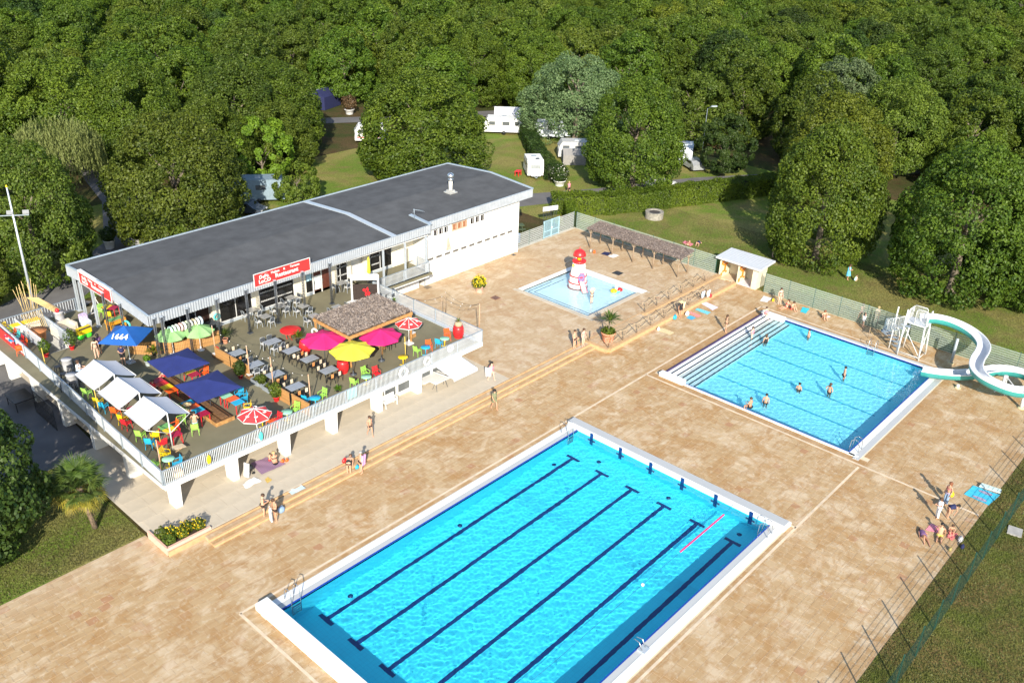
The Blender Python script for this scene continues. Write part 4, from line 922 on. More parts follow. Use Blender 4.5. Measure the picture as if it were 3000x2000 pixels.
def fan_frond(seed, m, L_=.95, n=26):
    r_ = random.Random(seed); vs = []; fs = []; pet = 1.0
    b = MB(); b.tube([(0, 0, 0), (pet*.5, 0, .06), (pet, 0, -.02)], .012, 4)
    for i in range(n):
        a = -2.2+4.4*i/(n-1)+r_.uniform(-.04, .04); l = L_*(1-.25*abs(a)/2.2)*r_.uniform(.88, 1.05); dx, dy = math.cos(a), math.sin(a); w = .035; z = -.02-.06*abs(a)
        m1 = (pet+dx*l*.5, dy*l*.5, z+.02); e = (pet+dx*l, dy*l, z-.22*l-r_.uniform(0, .1))
        b.add([(pet, 0, 0), (m1[0]-dy*w, m1[1]+dx*w, m1[2]-.01), (m1[0], m1[1], m1[2]+.015), (m1[0]+dy*w, m1[1]-dx*w, m1[2]-.01), e], [(0, 1, 2), (0, 2, 3), (1, 4, 2), (2, 4, 3)])
    me = b.mesh('frond', m); k = me.attributes.new('tint', 'FLOAT', 'FACE'); k.data.foreach_set('value', [r_.random() for _ in me.polygons]); return me
FR_ = {'g': [fan_frond(i, PG) for i in range(2)], 'y': [fan_frond(5, PY, .9)], 'b': [fan_frond(7, PB, .7, 18)]}
for i in range(46):
    t = i/45; k = 'g' if t > .42 else 'y' if t > .16 else 'b'; el = -70+145*t+r_.uniform(-8, 8); az = i*137.5
    o = put('frond', r_.choice(FR_[k]), pl, (-.35, .2, 2.85+.25*t)); o.rotation_euler = Euler((r_.uniform(-.4, .4), R(-el), R(az)), 'XYZ'); s = .88+.2*t if t > .16 else .85; o.scale = (s, s, s)
# ------------------------------------------------------------------ pots and plants
def spiky(n, L_, seed, m, w=.03, z=.0):
    r_ = random.Random(seed); b = MB()
    for i in range(n):
        a = i*2.4; el = r_.uniform(.15, 1.35); l = L_*r_.uniform(.7, 1.05); dx, dy = math.cos(a)*math.cos(el), math.sin(a)*math.cos(el); dz = math.sin(el)
        p = (0, 0, z); q = (dx*l*.5, dy*l*.5, z+dz*l*.55); e = (dx*l, dy*l, z+dz*l*.85-.12*l*math.cos(el)); sx, sy = -math.sin(a)*w, math.cos(a)*w
        b.add([p, (q[0]-sx, q[1]-sy, q[2]), (q[0]+sx, q[1]+sy, q[2]), e], [(0, 1, 2), (1, 3, 2)])
    me = b.mesh('leaves', m); k = me.attributes.new('tint', 'FLOAT', 'FACE'); k.data.foreach_set('value', [r_.random() for _ in me.polygons]); return me
def ballbush(seed, r, n, leaf, m, sz=1.0):
    rng = np.random.default_rng(seed); D = rng.normal(size=(n, 3)); D /= np.linalg.norm(D, axis=1, keepdims=True); P = D*r*rng.uniform(.5, 1, (n, 1))**.5*(1+.15*np.sin(D[:, :1]*7)); P[:, 2] = P[:, 2]*sz+r*sz
    N = D+rng.normal(size=D.shape)*.6; N /= np.linalg.norm(N, axis=1, keepdims=True); return leaves_mesh('foliage', P, N, leaf, .4+rng.normal(size=n)*.25, m, rng)
def pot(parent, r, h, m, z=0.0):
    b = MB(); b.lathe([(r*.72, 0), (r*.95, h*.86), (r*1.06, h*.88), (r*1.06, h), (r*.9, h), (r*.88, h*.9)], 14, (0, 0, z), cap=False); b.build('pot', m, parent)
    b = MB(); b.lathe([(.001, h*.88), (r*.9, h*.88)], 12, (0, 0, z), cap=False); b.build('soil', SOIL, parent)
FLOW = leaf_material('yellow_flower_petals', (.80, .50, .01), (.9, .72, .03), .2); FLOWW = leaf_material('white_flower_petals', (.7, .7, .6), (.85, .85, .8), .2)
def potted(label, q, z, r, h, pm_, plants, name='potted_plant', cat='potted plant'):
    p = at(q, z); t = thing(name, label, cat, (p[0], p[1], z)); pot(t, r, h, pm_)
    for nm, me, dz in plants: put(nm, me, t, (0, 0, h*.85+dz))
    return t
YUC = spiky(70, .85, 1, PG, .035); YUC2 = spiky(40, .45, 2, LEAFB, .02); YUS = spiky(30, .5, 3, LEAFY, .02)
potted('spiky yucca in orange pot by the corner of the timber bar fence', Z3(318, 545), DK, .22, .38, TERRA, [('leaves', YUC, .35)])
potted('dark leafy plant in dark red pot beside the navy parasol', Z3(550, 1085), DK, .20, .3, mat('dark_red_pot', (.22, .015, .02), .4), [('foliage', ballbush(1, .42, 900, .13, LEAFD, 1.3), .05)])
potted('olive like shrub in red pot at the end of the timber screens', Z3(1098, 1430), DK, .22, .34, REDP, [('foliage', ballbush(2, .42, 900, .12, LEAFO, 1.25), .05)])
potted('sparse shrub in red pot right of the stairwell', Z5(1108, 905), DK, .2, .3, REDP, [('foliage', ballbush(3, .5, 350, .13, LEAFO, 1.3), .1)])
potted('small shrub in red pot left of the stairwell opening', Z5(712, 1015), DK, .2, .3, REDP, [('foliage', ballbush(4, .42, 420, .14, LEAF, 1.3), .05)])
potted('grey pail with green plant between the dark parasols', R1(1360, 1005), DK, .2, .42, mat('pale_grey_pail', (.5, .56, .56), .5), [('foliage', ballbush(5, .24, 300, .12, LEAFB), 0)])
potted('bushy fern like plant behind the navy parasol at the timber bar', R1(1420, 905), DK, .2, .25, BLACKM, [('leaves', spiky(90, .9, 12, LEAFY, .04), .1)])
potted('feathery palm plant between the red round table and the red barrel', Z3(1430, 545), DK, .18, .3, BLACKM, [('leaves', spiky(60, .9, 14, LEAFY, .03), .2)])
potted('small bright green plant by the right hand railing behind the pergola', Z4(552, 185), DK, .16, .2, BLACKM, [('leaves', spiky(40, .6, 15, LEAFB, .04), 0)])
potted('bright green plant on the floor by the front railing', Z3(2035, 1285), DK, .15, .18, BLACKM, [('leaves', spiky(40, .5, 16, LEAFB, .045), 0)])
for lab, q, me in (('spiky variegated agave in the first grey trough', Z3(790, 1160), YUS), ('green leafy clump in the middle grey trough', Z3(880, 1200), ballbush(6, .33, 700, .12, LEAFO, 1.0)), ('pale yellow green agave in the last grey trough', Z3(960, 1265), YUS)):
    p = at(q, DK+.05); t = thing('trough_planter', lab, 'planter', (p[0], p[1], DK), R(-90)); b = MB()
    b.box((0, .17, .17), (.85, .03, .34)); b.box((0, -.17, .17), (.85, .03, .34)); b.box((.42, 0, .17), (.03, .31, .34)); b.box((-.42, 0, .17), (.03, .31, .34)); b.build('trough', mat('grey_trough', (.24, .27, .30), .6), t)
    b = MB(); b.box((0, 0, .15), (.81, .31, .24)); b.build('soil', SOIL, t); put('leaves', me, t, (0, 0, .26))
# terrace pots on the ground
potted('pink terracotta pot with yellow flowering plant on the paving near the white wall', R5(170, 955), UP, .42, .62, TERRAP, [('foliage', ballbush(7, .62, 900, .15, LEAFO, .8), -.1), ('flowers', ballbush(8, .68, 420, .13, FLOW, .85), 0)])
pt_ = potted('large terracotta tub with small palm tree behind the rope fence', R5(1350, 1405), UP, .62, .85, TERRA, [('foliage', ballbush(9, .62, 900, .13, LEAFY, .5), -.1)])
b = MB(); b.tube([(0, 0, .8), (.05, 0, 1.9)], [.08, .05], 7); b.build('trunk', BARK, pt_); put('leaves', spiky(60, 1.35, 18, PG, .06), pt_, (.05, 0, 1.8))
potted('white round tub with white flowering bush on the caravan lawn beside the road', P0(1285, 426), 0, .75, .7, WHITE, [('foliage', ballbush(10, 1.15, 1600, .2, LEAFD, 1.0), -.1), ('flowers', ballbush(11, 1.2, 160, .16, FLOWW, 1.0), -.1)])
potted('white round tub with dry reddish bush beside the campsite lane', P0(803, 262), 0, .8, .8, WHITE, [('foliage', ballbush(12, 1.3, 900, .22, leaf_material('dry_russet_foliage', (.10, .06, .03), (.2, .12, .06), .2), .9), 0)])
potted('white tub with bush beside the road behind the roof, left one', P0(253, 570), 0, .55, .9, WHITE, [('foliage', ballbush(13, .8, 800, .2, LEAFD, .9), 0)])
potted('white tub at the roof edge beside the service road, right one', P0(320, 560), 0, .65, .7, WHITE, [('foliage', ballbush(14, .8, 700, .2, LEAFO, .9), 0)])
# flower bed
fb = thing('flower_bed', 'raised corner bed of yellow flowers with a stone kerb at the patio corner', 'flower bed', (0, 0, 0))
b = MB(); b.prism([(-1.7, 23.3), (.8, 23.3), (.8, 23.9), (-1.7, 24.9)], .30, .42); b.build('soil', SOIL, fb)
b = MB(); b.box((-.4, 23.2, .25), (2.7, .16, .5)); b.build('kerb', TERRAP, fb); b = MB(); b.box((-1.76, 24.25, .25), (.12, 2.2, .5)); b.build('kerb', TERRAP, fb)
rng = random.Random(2)
for i, (x, y) in enumerate(((-1.35, 23.6), (-.95, 24.0), (-1.4, 24.4), (-.55, 23.6), (-.1, 23.85), (.5, 23.6))):
    put('foliage', USED.setdefault('fbf', ballbush(20, .38, 420, .11, LEAFO, .9)), fb, (x, y, .38)); 
    if i not in (0, 2): put('flowers', USED.setdefault('fby', ballbush(21, .42, 90, .10, FLOW, .95)), fb, (x, y, .40))
# ================================================================== terrace furniture
def mk_bistro_chair(colname):
    m = PALET[colname]
    def f():
        t = thing('bistro_chair', None, 'chair')
        b = MB()
        for i in range(5): b.box((-.18+i*.09, 0, .44), (.075, .42, .018))
        b.build('seat', m, t)
        b = MB()
        for i in range(4): b.bar((-.225-.02*i, -.2, .56+.1*i), (-.225-.02*i, .2, .56+.1*i), .018, .07)
        b.bar((-.21, -.2, .44), (-.30, -.2, .92), .025); b.bar((-.21, .2, .44), (-.30, .2, .92), .025); b.build('backrest', m, t)
        for sx in (-1, 1):
            for sy in (-1, 1): b = MB(); b.bar((sx*.2, sy*.2, .44), (sx*.235, sy*.22, 0), .026); b.build('leg', m, t)
        for sy in (-1, 1): b = MB(); b.bar((-.25, sy*.23, .66), (.17, sy*.23, .66), .03); b.bar((.17, sy*.23, .66), (.2, sy*.21, .44), .022); b.build('armrest', m, t)
        return t
    return f
def mk_dining_chair(kind):
    fr = BLACKM if kind != 'grey' else PALEM; seat = {'wood': BLACKM, 'grey': WHITE, 'ply': BLACKM}[kind]
    bk = {'wood': mat('cream_plywood', (.66, .56, .42), .5), 'ply': mat('orange_plywood', (.60, .26, .09), .5), 'grey': DGREYM}[kind]
    def f():
        t = thing('dining_chair', None, 'chair')
        b = MB(); b.box((0, 0, .45), (.40, .40, .03)); b.build('seat', seat, t)
        b = MB(); b.box((-.21, 0, .68), (.025, .20 if kind != 'grey' else .40, .30)); b.build('backrest', bk, t)
        b = MB(); b.bar((-.2, -.19, .45), (-.24, -.19, .86), .026); b.bar((-.2, .19, .45), (-.24, .19, .86), .026); b.tube([(-.24, -.19, .84), (-.24, 0, .90), (-.24, .19, .84)], .014, 5); b.build('back_frame', fr, t)
        for sx in (-1, 1):
            for sy in (-1, 1): b = MB(); b.bar((sx*.18, sy*.18, .45), (sx*.23, sy*.23, 0), .028); b.build('leg', fr, t)
        return t
    return f
def chair(kind, label, x, y, rz, z=DK, group=None):
    mkr = mk_dining_chair(kind) if kind in ('wood', 'grey', 'ply') else mk_bistro_chair(kind)
    return inst('chair_'+kind, mkr, label, (x, y, z), rz, 1.0, group)
def mk_table(w, d, top, leg, stripes=None, name='dining_table'):
    def f():
        t = thing(name, None, 'table')
        if stripes:
            n = len(stripes)
            for i, c in enumerate(stripes): b = MB(); b.box((-w/2+w*(i+.5)/n, 0, .735), (w/n-.02, d, .03)); b.build('top_panel', PALET[c], t)
        else: b = MB(); b.box((0, 0, .735), (w, d, .035)); b.build('tabletop', top, t)
        for sx in (-1, 1):
            for sy in (-1, 1): b = MB(); b.bar((sx*(w/2-.08), sy*(d/2-.07), .72), (sx*(w/2-.05), sy*(d/2-.05), 0), .045); b.build('leg', leg, t)
        b = MB(); b.box((0, 0, .69), (w-.2, d-.16, .05)); b.build('apron', leg, t); return t
    return f
# the two columns of grey tables (x along the table)
TBL = [('left row table nearest the timber bar', 11.2, 36.1, 'wood'), ('second table of the left dining row', 11.15, 33.7, 'grey'), ('left row table behind the grey plant troughs', 11.35, 31.5, 'wood'),
       ('left row table nearest the front railing', 11.35, 29.1, 'wood'), ('right row table nearest the building', 14.1, 35.85, 'grey'), ('table beside the left red barrel', 14.3, 33.7, 'wood'),
       ('table by the left magenta parasol pole', 14.45, 31.7, 'wood'), ('table beside the right red barrel', 14.4, 29.4, 'wood')]
for lab, x, y, kd in TBL:
    inst('tbl_grey', mk_table(1.15, .8, GREYT, BLACKM), 'grey topped '+lab, (x, y, DK), 0)
    for i, (dx, dy, rz, w) in enumerate(((-.3, .62, -90, 'left rear'), (.3, .66, -90, 'right rear'), (-.28, -.6, 90, 'left front'), (.32, -.63, 90, 'right front'))):
        k = kd
        if kd == 'wood' and i >= 2 and (i+int(x*3+y)) % 3: k = 'ply'
        desc = {'wood': 'cream backed black chair, ', 'ply': 'orange backed black chair, ', 'grey': 'white seated grey chair, '}[k]
        chair(k, desc+w+' at the '+lab, x+dx+rt.uniform(-.04, .04), y+dy+rt.uniform(-.05, .05), R(rz+rt.uniform(-12, 12)))
# square tables along the glass front and under the pergola
k = 0
for (q, nm) in ((R2(120, 490), 'square grey table at the glass front, far left'), (R2(240, 550), 'square grey table between the first two black posts'), (R2(375, 455), 'square grey table at the glass behind the second black post'), (R2(475, 378), 'square grey table against the glass under the red sign'),
                (R2(590, 455), 'square grey table beside the third black post'), (R2(945, 240), 'square grey table at the glass left of the black board'), (R2(905, 465), 'grey table at the upper corner of the thatched pergola'), (R2(690, 545), 'grey table at the left corner of the thatched pergola'), (R2(1350, 330), 'dark grey table behind the pergola by the side railing')):
    p = at(q, DK+.75); inst('tbl_sq', mk_table(.75, .75, mat('brushed_table_top', (.42, .42, .41), .35, .3, var=.1), DGREYM), nm, (p[0], p[1], DK), R(rt.uniform(-6, 6)))
    for dx, dy, rz, w in ((-.62, .05, 0, 'left'), (.1, -.62, 90, 'pool side'), (.62, 0, 180, 'right')):
        if k % 3 == 1 and w == 'right': continue
        chair('grey', 'grey chair %s of the ' % w.replace('pool side', 'front')+nm.replace('square ', ''), p[0]+dx, p[1]+dy, R(rz+rt.uniform(-10, 10)))
    k += 1
for i, (x, y) in enumerate(((18.2, 32.8), (18.2, 30.9), (20.6, 32.4), (20.4, 30.6), (17.5, 31.8))):
    nm = 'shaded grey table under the thatched pergola, '+('rear left', 'front left', 'rear right', 'front right', 'by the left post')[i]
    inst('tbl_grey', None, nm, (x, y, DK), 0)
    for dx, dy, rz, w in ((-.3, .66, -90, 'rear left'), (.3, .66, -90, 'rear right'), (-.3, -.63, 90, 'front left'), (.3, -.63, 90, 'front right')):
        chair('grey' if i < 3 else 'wood', 'shaded chair, '+w+' at the '+nm.replace('shaded grey ', '').replace('thatched ', ''), x+dx, y+dy, R(rz+rt.uniform(-8, 8)))
# ------------------------------------------------------------------ parasols
def parasol(label, c, Rr, h, n, m, pole=WHITE, drop=.42, vent=True, rot=0.0, base='round', stripes=None, sq=1.0, valance=.10, off=(0, 0)):
    t = thing('parasol', label, 'parasol', (c[0], c[1], DK)); ap = (off[0], off[1])
    ring = [(ap[0]+Rr*math.cos(rot+2*math.pi*i/n), ap[1]+Rr*sq*math.sin(rot+2*math.pi*i/n)) for i in range(n)]
    for i in range(n):
        a, b_ = ring[i], ring[(i+1) % n]; vs = []; fs = []; S = 5; W = 4
        for s in range(S+1):
            f = .03+(1-.03)*s/S; z = h-drop*(f**1.25)
            for w in range(W+1):
                u = w/W; x = a[0]+(b_[0]-a[0])*u; y = a[1]+(b_[1]-a[1])*u; sag = .035*f*4*u*(1-u)+(.0 if s < S else .02*4*u*(1-u))
                pull = 1-.05*4*u*(1-u)*f if n > 4 else 1-.03*4*u*(1-u)*f
                vs.append((ap[0]+(x-ap[0])*f*pull, ap[1]+(y-ap[1])*f*pull, z-sag*.9))
        for s in range(S):
            for w in range(W): k = s*(W+1)+w; fs.append((k, k+W+1, k+W+2, k+1))
        k = len(vs); e = [vs[S*(W+1)+w] for w in range(W+1)]; vs += [(p[0], p[1], p[2]-valance) for p in e]; fs += [(S*(W+1)+w, k+w, k+w+1, S*(W+1)+w+1) for w in range(W)]
        b = MB(); b.add(vs, fs); b.build('canvas_panel', m, t)
    if stripes:
        for i in range(n):
            b = MB(); a = ring[i]; b.tube([(ap[0]+(a[0]-ap[0])*f, ap[1]+(a[1]-ap[1])*f, h-drop*(f**1.25)+.012) for f in (.03, .25, .5, .75, 1)], .028, 4); b.build('seam_band', stripes, t)
            b_ = ring[(i+1) % n]; b = MB(); b.bar((a[0], a[1], h-drop-.1), (b_[0], b_[1], h-drop-.1), .02, .05); b.build('hem_band', stripes, t)
    if vent:
        b = MB(); vs = [(ap[0], ap[1], h+.06)]+[(ap[0]+(p[0]-ap[0])*.24, ap[1]+(p[1]-ap[1])*.24, h-drop*.2) for p in ring]; b.add(vs, [(0, 1+i, 1+(i+1) % n) for i in range(n)]); b.build('vent_cap', m, t)
    for i in range(n): b = MB(); a = ring[i]; b.bar((ap[0], ap[1], h-.06), (ap[0]+(a[0]-ap[0])*.97, ap[1]+(a[1]-ap[1])*.97, h-drop-.05), .018); b.build('rib', pole, t)
    b = MB(); b.tube([(0, 0, .05), (ap[0], ap[1], h+.05)], .028, 8); b.build('pole', pole, t)
    b = MB()
    if base == 'round': b.lathe([(.26, 0), (.26, .05), (.06, .09), (.05, .3)], 14)
    else: b.box((0, 0, .04), (.55, .55, .08)); b.lathe([(.05, .08), (.05, .35)], 8)
    b.build('base', pole if pole is not WHITE or base != 'round' else WHITE, t); b = None
    return t
parasol('large magenta parasol on the left, beside the thatched pergola', (15.55, 31.35), 1.62, 2.5, 8, MAGEN, DGREYM, rot=.2)
parasol('magenta parasol on the right, in front of the thatched pergola', (18.85, 28.95), 1.55, 2.5, 8, MAGEN, DGREYM, rot=.25)
parasol('bright yellow parasol over the right hand red barrel', (16.05, 28.75), 1.62, 2.42, 8, YELC, DGREYM, rot=.15)
parasol('red and white parasol at the corner of the thatched pergola', (22.15, 29.6), 1.02, 2.15, 8, REDC, WHITE, drop=.38, vent=False, rot=.1, base='sq', stripes=WHITE)
rw = parasol('red and white parasol by the front railing above the white pillars', tuple(at(R4(497, 425), DK)[:2]), 1.05, 2.15, 8, REDC, WHITE, drop=.38, vent=False, rot=.3, stripes=WHITE, off=(.0, .18))
for t_ in [o for o in bpy.data.objects if o.get('label', '').startswith('red and white parasol')]:
    for a_ in (.45, 2.1, 4.6, 5.5):
        M = Euler((R(-14), 0, 0)).to_matrix(); g = MB(); g.torus((.62*math.cos(a_-1.2), .62*math.sin(a_-1.2)+(0.18 if 'railing' in t_['label'] else 0), 1.93), .10, .03, 12, 4); g.torus((.62*math.cos(a_-1.2)+.02, .62*math.sin(a_-1.2)+(0.18 if 'railing' in t_['label'] else 0), 1.93), .04, .018, 10, 4); g.build('printed_emblem', WHITE, t_)
bl = parasol('square blue parasol with white number, left of the timber bar', (5.7, 41.35), 2.0, 2.9, 4, BLUEP, PALEM, drop=.75, rot=R(-6), base='sq', valance=.02)
x = Vector((math.cos(R(-33)), math.sin(R(-33)), 0)); _u4 = Vector((.77, .636, .62)).normalized(); x = Vector((.636, -.772, 0))
text_on('1664', (-.77*.93, -.636*.93, 2.52), x, _u4, .62, WHITE, bl, bold=.012, ext=.02)
parasol('left square navy parasol over the wooden bench platform', (6.45, 35.5), 2.15, 2.45, 4, NAVY, DGREYM, drop=.45, rot=R(43), base='sq', valance=.02, sq=1.0)
parasol('right square navy parasol over the wooden bench platform', (6.15, 31.2), 2.2, 2.45, 4, NAVY, DGREYM, drop=.45, rot=R(43), base='sq', valance=.02)
parasol('left pale green parasol behind the timber bar', tuple(at(R1(1562, 665), DK+2.1)[:2]), 1.15, 2.1, 8, GREENC, WHITE, drop=.5, vent=False, rot=.2)
parasol('right pale green parasol behind the timber bar', tuple(at(R1(1815, 630), DK+2.1)[:2]), 1.15, 2.1, 8, GREENC, WHITE, drop=.5, vent=False, rot=.3)
yp = thing('closed_parasol', 'closed yellow parasol standing by the restaurant doorway', 'parasol', (27.55, 40.9, DK)); b = MB(); b.lathe([(.03, .8), (.17, .95), (.13, 1.4), (.10, 2.2), (.02, 2.5)], 8); b.build('canvas', YELC, yp)
b = MB(); b.tube([(0, 0, 0), (0, 0, 2.5)], .02); b.lathe([(.2, 0), (.2, .05), (.04, .08)], 10); b.build('pole', DGREYM, yp)
rtb = thing('round_table', 'big round red table standing alone in the open floor', 'table', (*at(R2(473, 678), DK+.75)[:2], DK)); b = MB(); b.lathe([(.78, .72), (.80, .73), (.80, .755), (.78, .765)], 28); b.build('tabletop', REDP, rtb)
for a in range(4): b = MB(); b.bar((.55*math.cos(a*1.57+.5), .55*math.sin(a*1.57+.5), .72), (.3*math.cos(a*1.57+1.2), .3*math.sin(a*1.57+1.2), 0), .03); b.build('leg', REDP, rtb)
# ------------------------------------------------------------------ white ridge tents over the coloured tables
def mk_tent():
    t = thing('canvas_shelter', None, 'shelter'); hw, L_ = 1.42, 2.85; zr, ze = 2.6, 1.98
    for s in (-1, 1):
        vs = []; fs = []; A, B = 6, 6
        for i in range(A+1):
            for j in range(B+1):
                f = i/A; g = j/B; sag = .10*math.sin(math.pi*f)*1.0+.05*math.sin(math.pi*g)*f; scal = .05*math.sin(math.pi*g)*(f == 1); vs.append((s*hw*(f-scal*.6), -L_/2+L_*g, zr-(zr-ze)*f-sag*.5))
        for i in range(A):
            for j in range(B): k = i*(B+1)+j; fs.append((k, k+1, k+B+2, k+B+1))
        b = MB(); b.add(vs, fs); b.build('canvas_panel', CANVASW, t)
    for y in (-L_/2, L_/2):
        b = MB(); b.tube([(0, y, 0), (0, y, zr)], .04, 8); b.build('post', WHITE, t)
        b = MB(); b.tube([(0, y, 1.15), (hw, y, ze)], .022, 6); b.tube([(0, y, 1.15), (-hw, y, ze)], .022, 6); b.build('brace', WHITE, t)
    b = MB(); b.tube([(0, -L_/2, zr), (0, L_/2, zr)], .03, 6); b.tube([(hw, -L_/2, ze), (hw, L_/2, ze)], .02, 6); b.tube([(-hw, -L_/2, ze), (-hw, L_/2, ze)], .02, 6); b.build('ridge_pole', WHITE, t); return t
for lab, y in (('rearmost', 37.2), ('middle', 33.9), ('front', 30.45)):
    inst('tent', mk_tent, lab+' of the three white ridge canvas shelters along the left railing', (2.15, y, DK))
# coloured striped tables
def striped(key, stripes, label, x, y, rz=0, w=None): return inst('st_'+key, mk_table(w or .62*len(stripes), .72, None, PALET['red'], stripes, 'striped_table'), label, (x, y, DK), R(rz))
striped('a', ('plum', 'red', 'yellow', 'orange'), 'long table of plum, yellow and orange panels beside the bench platform', *at(R1(1510, 1185), DK+.74)[:2], -90)
striped('b', ('sky', 'orange', 'sky', 'plum'), 'long table of blue, orange and plum panels where the hatted guest sits', *at(R1(1795, 1395), DK+.74)[:2], -90)
striped('c', ('orange', 'sky'), 'table of one orange and one blue panel right of the bench platform', *at(R1(2160, 1325), DK+.74)[:2], -90)
striped('d', ('mint',), 'small mint table at the end of the bench platform', *at(R1(2075, 1278), DK+.74)[:2], -90)
striped('e', ('green', 'yellow', 'plum'), 'table of green, yellow and plum panels under the front white shelter', 2.6, 30.0, -90)
striped('f', ('plum', 'red', 'red'), 'plum and red table under the middle white shelter', 2.3, 33.4, -90)
striped('g', ('blue', 'plum'), 'blue and plum table under the rearmost white shelter', 2.5, 36.6, -90)
striped('h', ('yellow', 'plum'), 'yellow and plum table between the two navy parasols', *at(R1(1760, 1070), DK+.74)[:2], -90)
cs = [('sky', 2195, 1260, R1, 200, 'upright blue bistro chair behind the orange and blue table'), ('sky', 2235, 1300, R1, 160, 'blue bistro chair beside the orange and blue table'), ('yellow', 2270, 1390, R1, 150, 'yellow bistro chair beside the orange and blue table'),
      ('orange', 1875, 1065, R1, 200, 'orange bistro chair between the navy parasols'), ('lime', 800, 1245, R1, 20, 'lime bistro chair behind the rearmost white shelter'), ('yellow', 905, 1330, R1, 30, 'yellow bistro chair between the rear and middle shelters'), ('sky', 950, 1370, R1, 30, 'blue bistro chair left of the middle shelter'),
      ('lime', 1660, 1390, R1, 0, 'lime bistro chair at the head of the blue striped table'), ('orange', 1060, 475, R3, 30, 'orange bistro chair at the front of the middle shelter'), ('yellow', 1130, 545, R3, 20, 'yellow bistro chair between middle and front shelter'), ('red', 1160, 585, R3, 20, 'red bistro chair left of the front shelter'),
      ('lime', 1290, 690, R3, 30, 'lime bistro chair at the left eave of the front shelter'), ('sky', 1375, 760, R3, 40, 'blue bistro chair at the corner of the front shelter'), ('red', 1490, 770, R3, 90, 'red bistro chair in front of the front shelter table'), ('red', 1610, 690, R3, 170, 'red bistro chair right of the front shelter post'),
      ('orange', 1600, 620, R3, 180, 'orange bistro chair inside the right side of the front shelter'), ('yellow', 1420, 700, R3, 80, 'yellow bistro chair under the front shelter'), ('lime', 1660, 560, R3, 170, 'lime bistro chair by the right eave of the front shelter'),
      ('lime', 1790, 630, R3, 60, 'lime bistro chair with a shirtless guest in front'), ('yellow', 1520, 870, R3, -60, 'yellow chair at the round mint table in the terrace corner'), ('lime', 1430, 960, R3, 20, 'lime chair at the round mint table in the terrace corner'), ('sky', 1625, 955, R3, 170, 'blue chair at the round mint table in the terrace corner'),
      ('lime', 830, 145, R4, 200, 'lime chair near the timber screen end by the railing'), ('orange', 605, 250, R4, 10, 'orange chair by the railing beside the red and white parasol'), ('red', 665, 240, R4, 190, 'dark red chair by the railing beside the orange chair'),
      ('sky', 620, 1310, R2, 20, 'blue chair at the round blue table by the timber screen'), ('lime', 765, 1270, R2, 190, 'lime chair at the round blue table by the timber screen'), ('lime', 1165, 1070, R2, -90, 'lime chair behind the mint round table below the yellow parasol'), ('lime', 1060, 1150, R2, 20, 'lime chair left of the mint round table below the yellow parasol'),
      ('red', 1265, 1070, R2, -100, 'red chair by the railing right of the mint round table'), ('lime', 1640, 860, R2, 10, 'lime chair at the blue round table by the life rings'), ('orange', 1745, 825, R2, -120, 'orange chair at the blue round table by the life rings'),
      ('sky', 1838, 790, R2, 20, 'blue chair at the mint round table near the planted barrel'), ('orange', 1915, 720, R2, -120, 'orange chair at the mint round table near the planted barrel'), ('yellow', 55, 660, R1, -80, 'yellow chair at the far left edge of the terrace'), ('lime', 75, 690, R1, 180, 'pale lime chair at the left edge beside the yellow one'),
      ('orange', 110, 715, R1, 180, 'orange chair at the left edge by the white stair railing'), ('turquoise', 145, 740, R1, 180, 'turquoise chair at the left edge by the white stair railing'), ('red', 180, 780, R1, 180, 'red chair beside the coral round table left of the stairwell'), ('orange', 215, 810, R1, 170, 'coral chair beside the coral round table left of the stairwell'), ('orange', 180, 850, R1, 60, 'coral chair in front of the coral round table left of the stairwell')]
for c_, x_, y_, rg, rz, lab in cs:
    p = at(rg(x_, y_), DK+.5); chair(c_, lab, p[0], p[1], R(rz))
def mk_round(top, leg, r=.36):
    def f():
        t = thing('round_table', None, 'table'); b = MB(); b.lathe([(r, .70), (r+.01, .71), (r, .73)], 22); b.build('tabletop', PALET[top], t)
        b = MB(); b.tube([(0, 0, .03), (0, 0, .70)], .035, 8); b.build('pedestal', PALET[leg], t)
        for a in range(3): b = MB(); b.bar((0, 0, .06), (.26*math.cos(a*2.09), .26*math.sin(a*2.09), .02), .035); b.build('foot', PALET[leg], t)
        return t
    return f
for key, q, lab, r in (('mint', R3(1545, 918), 'round mint table in the front left terrace corner', .38), ('mint', R4(752, 175), 'round mint table in front of the timber screen end', .34), ('yellow', R4(525, 235), 'round yellow table under the front red and white parasol', .3),
                       ('sky', R2(700, 1300), 'round blue table between the timber screen and the railing', .36), ('mint', R2(1170, 1105), 'round mint table below the yellow parasol by the railing', .34), ('yellow', R2(1507, 925), 'round yellow table by the railing beside the big life ring', .34),
                       ('sky', R2(1715, 835), 'round blue table between lime and orange chairs near the life rings', .34), ('mint', R2(1890, 755), 'round mint table near the red barrel with the plant', .33), ('red', R1(190, 815), 'round coral red table left of the stairwell', .33), ('plum', R1(85, 725), 'round plum table at the far left edge of the terrace', .3), ('blue', R1(125, 765), 'round dark blue table at the left edge by the stair railing', .3)):
    p = at(q, DK+.72); inst('rt_'+key, mk_round(key, {'mint': 'yellow', 'sky': 'sky', 'yellow': 'yellow', 'red': 'red', 'plum': 'plum', 'blue': 'blue'}[key]), lab, (p[0], p[1], DK), 0, 1.0)
